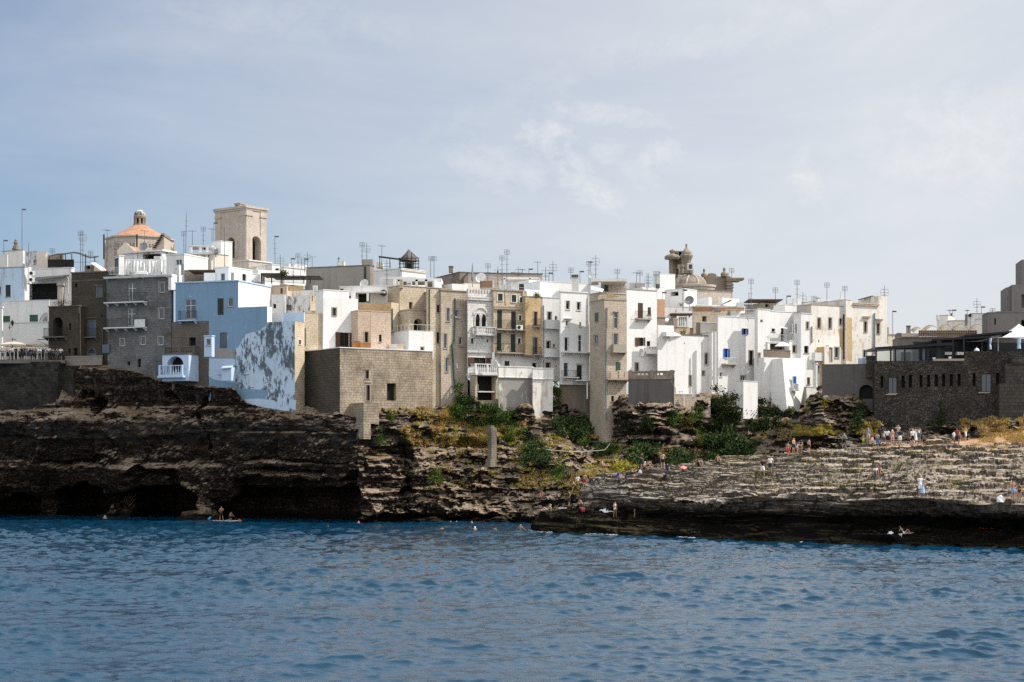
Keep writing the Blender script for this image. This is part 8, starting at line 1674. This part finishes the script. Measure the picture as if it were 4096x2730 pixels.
# --- far group along the top of the platform
PP=[('person in a teal top and dark shorts beside the grey pushchair',3378,1799,'relaxed',150,1.68,('tank','t'),('shorts','k'),'y','hair',1),
('child in a blue top and yellow shorts on the rock edge',3455,1786,'stand',170,1.12,('tank','b'),('shorts','y'),'y','hair',0),
('man in a light blue sleeveless shirt seen from behind on the rock top',3474,1786,'stand',180,1.78,('tank','b'),('shorts','e'),'g','cap',0),
('child in a red shirt and white shorts beside the light blue vest man',3490,1786,'stand',190,1.12,('tee','r'),('shorts','w'),'k','hair',0),
('person in a cream shirt and blue jeans in the rock top crowd',3511,1786,'stand',170,1.45,('tee','e'),('trousers','d'),'b','hair',0),
('person in a black tee partly hidden behind the cream shirt figure',3520,1781,'stand',180,1.76,('tee','k'),('shorts','k'),'k','hair',2),
('woman in a white vest and denim shorts stepping among the rock top crowd',3539,1785,'walk',140,1.62,('tank','w'),('shorts','d'),'w','cap',0),
('man in a white tee and black shorts in the middle of the rock top crowd',3551,1783,'stand',170,1.75,('tee','w'),('shorts','k'),'k','hair',0),
('bare-backed person in pink shorts and a white cap on the rock top',3571,1785,'relaxed',190,1.70,None,('shorts','p'),'w','cap',1),
('man in a beige shirt and cap standing up behind the pink shorts figure',3594,1774,'photo',180,1.80,('tee','e'),('shorts','g'),'g','cap',0),
('man in a navy shirt and white shorts in the rock top crowd',3601,1784,'hips',180,1.72,('tee','n'),('shorts','w'),'k','hair',0),
('grey-haired man in a white tee and black shorts walking beside the white dress woman',3651,1787,'walk',185,1.74,('tee','w'),('shorts','k'),'g','hair',1),
('man with a dark cap standing behind the walking white tee man',3647,1776,'stand',180,1.80,('tank','k'),('shorts','n'),'d','cap',0),
('woman in a long white dress beside the walking white tee man',3662,1772,'relaxed',160,1.66,None,('dress','w'),'b','long_hair',0),
('long-haired woman in a white top and denim shorts ending the rock top crowd',3677,1770,'stand',175,1.72,('tank','w'),('shorts','d'),'k','long_hair',0),
('small child in black behind the denim shorts woman',3687,1768,'stand',170,1.15,('tee','k'),('shorts','k'),'k','hair',0),
('grey-haired man in a dark red shirt and dark shorts on the orange dirt',3829,1792,'walk',10,1.74,('tee','x'),('shorts','k'),'g','hair',2),
('person in a white shirt stooping behind the dark red shirt man',3816,1768,'bend',120,1.65,('tee','w'),('shorts','w'),'k','hair',0),
('child with bare chest close behind the dark red shirt man',3837,1774,'stand',20,1.40,None,('shorts','x'),'y','hair',0),
('woman in a pale vest and black shorts near the dry grass bank',3862,1764,'hips',20,1.64,('tank','w'),('shorts','k'),'b','hair',0),
('person in black crouching over a turquoise bag near the dry grass bank',3886,1754,'crouch',60,1.68,('tee','k'),('trousers','k'),'k','hair',0),
('woman in a yellow vest taking a photo under the restaurant wall',3864,1726,'photo',70,1.68,('tank','y'),('shorts','w'),'b','hair',0),
('person in a blue shirt sitting in the shade under the restaurant wall',3832,1718,'sit',20,1.70,('tee','u'),('shorts','u'),'k','hair',2),
('shirtless person in white shorts sitting right of the yellow vest woman',3893,1722,'sit',-20,1.72,None,('shorts','w'),'b','hair',0),
('man in a white tee with elbows out on the bank by the boulder wall',4044,1676,'hips',10,1.74,('tee','w'),('shorts','k'),'b','hair',0),
('man in a black tee with a white print and white shorts walking on the platform',3051,1910,'walk',5,1.78,('tee','k'),('shorts','w'),'k','hair',0),
('man in a white tee and navy shorts with a shoulder bag walking on the platform',3082,1904,'walk',-10,1.76,('tee','w'),('shorts','n'),'k','hair',0),
('girl wrapped in a red towel at the back edge of the platform',3153,1829,'stand',20,1.55,None,('skirt','r'),'k','hair',0),
('shirtless man in dark trunks standing between the red towel girl and the bending figure',3175,1825,'relaxed',40,1.72,None,('trunks','k'),'k','hair',1),
('person in white bending down at the back edge of the platform',3190,1823,'bend',70,1.6,('tee','w'),('trunks','w'),'k','hair',1),
('woman with long black hair in a dark bikini with her back turned',3204,1823,'stand',185,1.62,('bra','k'),('briefs','k'),'k','long_hair',0),
('shirtless boy in dark trunks standing alone at the back edge of the platform',3236,1820,'stand',120,1.55,None,('trunks','k'),'k','hair',1),
('person in a white shirt sitting on the rock ledge next to a bare shouldered friend',3503,1905,'sit',10,1.68,('tee','w'),('shorts','d'),'k','long_hair',0),
('bare shouldered person sitting on the rock ledge next to the white shirt figure',3520,1906,'hug',-20,1.70,None,('trunks','k'),'k','hair',0),
('woman in a long pale blue wrap skirt standing at the platform edge',3690,1988,'stand',-15,1.68,('bra','w'),('dress','l'),'k','long_hair',0),
('man in a white shirt standing just behind the pale blue dress woman',3681,1984,'stand',10,1.76,('tee','w'),('shorts','w'),'k','hair',0),
('shirtless man in blue trunks with hands on hips at the right edge',4053,2014,'hips',20,1.78,None,('trunks','b'),'k','hair',0),
('woman in a dark swimsuit holding a white towel at the right edge',4079,2012,'crossed',-10,1.68,('suit','k'),None,'y','hair',0),
('woman in a white bikini reclining on a white towel on the low shelf',3616,2136,'recline',75,1.66,('bra','w'),('briefs','w'),'k','long_hair',0),
('man in dark trunks hugging his knees on a blue towel on the low shelf',4020,2122,'hug',40,1.76,None,('trunks','n'),'k','hair',0),
('shirtless man in dark trunks seen from behind on top of the platform',2652,1885,'relaxed',180,1.78,None,('trunks','k'),'k','hair',1),
('person in dark clothes sitting behind the standing shirtless man',2668,1883,'sit',160,1.70,('tee','n'),('shorts','n'),'k','hair',0),
('man in a black tee standing in front of the fig bush',2567,1881,'relaxed',60,1.74,('tee','k'),('shorts','k'),'k','hair',0),
('shirtless tanned man stooping beside the fig bush',2588,1884,'crouch',120,1.74,None,('trunks','k'),'k','hair',0),
('person in a white sun hat sitting beside the fig bush',2578,1887,'sit',150,1.62,('bra','w'),('briefs','k'),'w','cap',0),
('shirtless person sitting at the left end of the platform top',2529,1898,'hug',170,1.70,None,('trunks','k'),'k','hair',0),
('person in a royal blue shirt crouching on the left tip of the platform top',2465,1917,'crouch',70,1.72,('tee','u'),('shorts','u'),'b','hair',1),
('person all in black crouching on the platform rock',2650,1929,'crouch',100,1.70,('tee','k'),('trousers','k'),'k','hair',2),
('man in a white tee and red shorts walking up the path by the cove',2311,1960,'walk',170,1.74,('tee','w'),('shorts','r'),'b','hair',1),
('boy in red shorts leaning forward on the path by the cove',2339,1953,'relaxed',150,1.60,None,('shorts','r'),'k','hair',1),
('left of three dark figures sitting on the slope above the path',2270,1916,'sit',20,1.65,('tee','o'),('shorts','k'),'k','hair',2),
('middle one of three dark figures sitting on the slope above the path',2285,1917,'sit',-10,1.65,None,('trunks','x'),'k','hair',2),
('right of three dark figures sitting on the slope above the path',2301,1919,'hug',0,1.65,None,('trunks','k'),'k','hair',2),
('shirtless man in dark trunks climbing up over the rocks by the cove',2303,2006,'climb',-70,1.76,None,('trunks','k'),'k','hair',0),
('woman in a black sundress standing on a white towel by the cove',2276,2033,'stand',-60,1.66,('tank','k'),('skirt','k'),'b','hair',0),
('person in dark swimwear sitting by a red towel at the cove edge',2310,2038,'hug',40,1.66,None,('trunks','k'),'k','hair',2),
('shirtless person kneeling over a red towel at the cove edge',2328,2038,'kneel',-60,1.70,None,('trunks','k'),'k','hair',0),
('sunbather with a white cap reclining on the lowest rocks of the cove',2190,2040,'recline',-75,1.68,('bra','t'),('briefs','t'),'w','cap',1),
('person with a bare pale back sitting at the foot of the lit cliff',2236,2005,'hug',170,1.70,None,('trunks','k'),'b','hair',1),
('small child sitting beside the bare-backed figure at the foot of the cliff',2221,2006,'hug',150,1.10,None,('trunks','k'),'k','hair',0),
('left of two bathers sitting against the foot of the cliff',2157,2002,'sit',40,1.66,('bra','k'),('briefs','k'),'k','hair',0),
('right of two bathers sitting against the foot of the cliff',2169,2003,'sit',-20,1.66,('bra','x'),('briefs','x'),'b','hair',0),
('woman in a white bikini standing on the low shelf in front of the dark wall',2460,2075,'relaxed',30,1.66,('bra','w'),('briefs','w'),'k','long_hair',0),
('woman in a purple bikini bottom standing in the shade of the dark wall',2540,2072,'crossed',60,1.64,None,('briefs','v'),'k','hair',0),
('pale bather sitting with a companion high on the slope beneath the tower',2406,1870,'sit',30,1.66,('bra','w'),('briefs','w'),'b','hair',1),
('companion of the pale bather lying back beneath the tower',2418,1871,'recline',60,1.66,('bra','k'),('briefs','k'),'k','hair',1),
('person in a black and white striped shirt sitting at the gully edge',2797,1868,'hug',20,1.70,('tee','g'),('shorts','k'),'k','hair',0),
('shirtless tanned person sitting under the large fig bush',2871,1858,'sit',10,1.72,None,('trunks','k'),'k','hair',0)]
for q in PP: put(q[0],float(q[1]),q[2],q[3],q[4],q[5],q[6],q[7],q[8],q[9],q[10],'P' if (q[1]>2440 or q[2]>2008) and not 2780<q[1]<2880 else 'both','bathers and walkers on the rocks')
# --- in the water
def sea_person(label,px,py,pose,sub,yaw,hair='k',hk='hair',skin=0,top=None):
    Y=CAMH*FPX/(py-HOR); p=W(px,py,Y); p.z=-sub; person(label,p,pose,yaw,1.72,top,('trunks','k'),hair,hk,skin,'swimmers in the sea')
for q in [('swimmer with dark hair, shoulders above the sea, left of the white capped one',1767,2116,'stand',1.36,190,'k','hair',0),('swimmer with a white cap, shoulders above the sea',1900,2118,'stand',1.34,200,'w','cap',1),('swimmer with dark hair between the white capped one and the wading one',1979,2118,'stand',1.34,150,'k','hair',0),('tanned bather wading waist deep with arms spread near the rock platform tip',2082,2124,'wade',.98,170,'y','cap',0),('dark haired lone swimmer out in front of the dark cliff',1311,2108,'stand',1.38,170,'k','hair',2),
 ('distant swimmer close to the lit cliff corner',1434,2092,'stand',1.42,20,'y','hair',1),('distant pale swimmer by the cove entrance, leftmost of three',1803,2093,'stand',1.40,20,'g','hair',1),('distant pale swimmer by the cove entrance, middle of three',1826,2094,'stand',1.36,0,'y','hair',1),('distant pale swimmer by the cove entrance, rightmost of three',1887,2094,'stand',1.36,-20,'y','hair',1),('distant swimmer near the foot of the dark cliff at the left',420,2075,'stand',1.20,20,'y','hair',1)]: sea_person(*q)
# paddle board
Yb=204.5; bc=W(897,1818,Yb); bc.z=.05
T=thing('paddle_board','white and blue stand up paddle board on the sea before the dark cliff','paddle board',bc)
L=2.0; n=18; vs=[]
for i in range(n+1):
    s=i/n*2-1; w_=.40*(1-abs(s)**2.6)**.55 if abs(s)<1 else .001; x=s*L*.9; z=.06*max(0,abs(s)-.6)**1.2
    vs+= [(bc.x+x,bc.y-w_,bc.z+z),(bc.x+x,bc.y+w_,bc.z+z),(bc.x+x,bc.y+w_*.9,bc.z+z-.13),(bc.x+x,bc.y-w_*.9,bc.z+z-.13)]
mb=MB(); mb.raw(vs,[(i*4+k,i*4+(k+1)%4,(i+1)*4+(k+1)%4,(i+1)*4+k) for i in range(n) for k in range(4)]+[(0,1,2,3),(n*4+3,n*4+2,n*4+1,n*4)]); mb.build('board',FRW,T)
mb=MB(); mb.frame(bc+Vector((.3,-.25,.004)),(1,0,0),(0,1,0),(0,0,1),1.1,.5,.012); mb.build('deck_pad',plain('blue_deck_pad',(.04,.18,.38),.8),T)
person('shirtless tanned man in dark shorts standing on the paddle board',bc+Vector((-.35,0,0)),'paddle',10,1.76,None,('shorts','k'),'k','hair',0); person('tanned person kneeling on the paddle board with an orange bladed paddle',bc+Vector((.65,0,.01)),'kneel',60,1.66,None,('trunks','k'),'k','hair',0)
def paddle(label,a,b,blade,mat):
    T=thing('paddle',label,'paddle',b); mb=MB(); mb.tube(a,b,.018,None,6); mb.tube(a-Vector((.06,0,0)),a+Vector((.06,0,0)),.016,None,5); mb.build('shaft',IRN,T); d=(b-a).normalized(); s=d.cross(Vector((0,1,0))).normalized(); mb=MB(); P=[b-s*.05,b+d*.15-s*.11,b+d*.42-s*.10,b+d*.5,b+d*.42+s*.10,b+d*.15+s*.11,b+s*.05]; y=Vector((0,.03,0)); k=len(P); mb.raw([p-y for p in P]+[p+y for p in P],[tuple(range(k)),tuple(range(k,2*k))[::-1]]+[(i,(i+1)%k,k+(i+1)%k,k+i) for i in range(k)]); mb.build('blade',mat,T)
paddle('paddle with a bright blue blade held by the standing man',bc+Vector((-.22,-.3,1.25)),bc+Vector((-1.5,-.35,.42)),.1,plain('cyan_blade',(.03,.33,.55),.4)); paddle('paddle with an orange red blade held by the kneeling figure',bc+Vector((.55,-.35,.75)),bc+Vector((1.75,-.4,.12)),.1,plain('orange_blade',(.75,.09,.03),.4))
# --- towels and bags
def towel(label,px,py,w,d,mat,yaw=0,lump=.03):
    p=hit(px,py,'P') or hit(px,py)
    if p is None: MISS.append((label,px,py)); return
    T=None; n,m=14,9; a=R(yaw); vs=[]
    for j in range(m+1):
        for i in range(n+1):
            u=(i/n-.5)*w; v=(j/m-.5)*d; x=p.x+u*math.cos(a)-v*math.sin(a); y=p.y+.1+u*math.sin(a)+v*math.cos(a); z=drop(x,y,'P'); z=p.z if z is None or abs(z-p.z)>.35 else z
            vs.append((x,y,z+.045+lump*(1+vnoise(np.array([u*4.]),np.array([v*4.]),np.array([px*.1]),3)[0])))
    mb=MB(); mb.raw(vs,[(j*(n+1)+i,j*(n+1)+i+1,(j+1)*(n+1)+i+1,(j+1)*(n+1)+i) for j in range(m) for i in range(n)]); o=mb.build('towel',mat,None,True); tag(o,label,'towel'); return o
OR_=plain('orange_towel_cloth',(.72,.10,.03),.9); RD_=plain('red_towel_cloth',(.22,.02,.03),.9); TB_=plain('blue_towel_cloth',(.09,.22,.42),.9)
towel('orange beach towel spread on the low shelf at the right',3950,2117,1.5,.9,OR_); towel('blue beach towel under the man hugging his knees',4022,2126,1.3,.9,TB_,10); towel('white beach towel under the reclining woman on the low shelf',3618,2139,1.1,.8,CAN,5); towel('white beach towel at the cove edge under the black sundress woman',2262,2036,1.5,.8,CAN); towel('white beach towel lying alone on the low shelf near the dark wall',2428,2050,1.5,.9,CAN,-8); towel('red beach towel beneath the kneeling figure at the cove edge',2326,2042,.9,.5,RD_,6)
def lump(label,cat,name,px,py,sx_,sz,mat,on='P'):
    p=hit(px,py,on) or hit(px,py); 
    if p is None: MISS.append((label,px,py)); return
    mb=MB(); n,m=12,7; vs=[]
    for j in range(m+1):
        for i in range(n): a=2*PI*i/n; f=PI*j/m*.5; r=sx_*math.cos(f)*(1+.22*math.sin(3*a+j)); vs.append((p.x+r*math.cos(a),p.y+.1+r*.8*math.sin(a),p.z-.03+sz*math.sin(f)*(1+.12*math.sin(2*a))))
    mb.raw(vs,[(j*n+i,j*n+(i+1)%n,(j+1)*n+(i+1)%n,(j+1)*n+i) for j in range(m) for i in range(n)]); o=mb.build(name,mat,None,True); tag(o,label,cat)
lump('heap of crumpled white towel on the platform left of the couple at the right edge','towel','crumpled_towel',4003,2008,.42,.55,CAN); lump('white beach bag on the low shelf left of the reclining woman','bag','beach_bag',3566,2137,.34,.26,CAN); lump('turquoise bag beside the person crouching by the dry grass bank','bag','beach_bag',3880,1757,.32,.4,plain('turquoise_bag',(.03,.42,.42),.6)); lump('white bag at the left end of the platform top near the sun hat figure','bag','beach_bag',2564,1892,.28,.36,CAN); lump('coral pink inflatable float on the platform near the gully','float','inflatable_float',2733,1876,.42,.32,plain('coral_float',(.75,.24,.20),.4)); lump('dark backpack on the slope above the path by the cove','bag','backpack',2255,1880,.3,.35,CL['n'],'both')
T=thing('pushchair','grey pushchair with pale wheels next to the teal top figure','pushchair',hit(3394,1797,'P') or W(3394,1797,183)); p=T.location.copy(); ORG[T.name]=p.copy()
mb=MB(); mb.tube(p+Vector((-.25,0,.15)),p+Vector((.15,0,1.0)),.02,None,5); mb.tube(p+Vector((.3,0,.15)),p+Vector((-.1,0,.65)),.02,None,5); mb.tube(p+Vector((.15,-.2,1.0)),p+Vector((.15,.25,1.0)),.02,None,5); mb.build('frame',ZNC,T)
mb=MB(); mb.frame(p+Vector((-.2,-.18,.42)),(1,0,.15),(0,1,0),(-.3,0,1),.42,.36,.36); mb.build('seat',CL['g'],T)
for dx in (-.27,.32):
    mb=MB(); mb.lathe((0,0,0),[(.14,-.02),(.15,0),(.14,.02)],14); mb.v=[(p.x+dx+q[0],p.y+q[2],p.z+.15+q[1]) for q in mb.v]; mb.build('wheel',ZNC,T)
# a stray rope on the slope
T=thing('rope_rail','pale rope strung along the slope below the stone tower','rope',W(2300,1800,203)); a=W(2185,1798,201.5); b=W(2420,1800,203.5); mb=MB(); P=[a.lerp(b,i/14)-Vector((0,0,1.0*4*(i/14)*(1-i/14)*.22)) for i in range(15)]; mb.path(P,.03,4); mb.tube(b,b+Vector((.6,0,.75)),.035,None,4); mb.build('rope',CAN,T)
T=thing('stone_pillar','free-standing square stone pillar on the cliff below the ivy bush','pillar',W(1990,1840,203)); mb=MB(); p=W(1966,1852,203.0); a=R(35); mb.frame(p,(math.cos(a),math.sin(a),0),(-math.sin(a),math.cos(a),0),(0,0,1),.75,.85,W(1966,1712,203.0).z-p.z); mb.frame(W(1964,1712,203.1),(math.cos(a),math.sin(a),0),(-math.sin(a),math.cos(a),0),(0,0,1),.5,.9,.28); mb.frame(p-Vector((.12,.1,.5)),(math.cos(a),math.sin(a),0),(-math.sin(a),math.cos(a),0),(0,0,1),.98,1.0,.95); mb.build('shaft',stone('dark_pillar_stone',(.22,.185,.145),(.44,.375,.30),(.07,.06,.05),.38,.27,.7,var=.8),T)
for m in MISS: print('MISS',m)
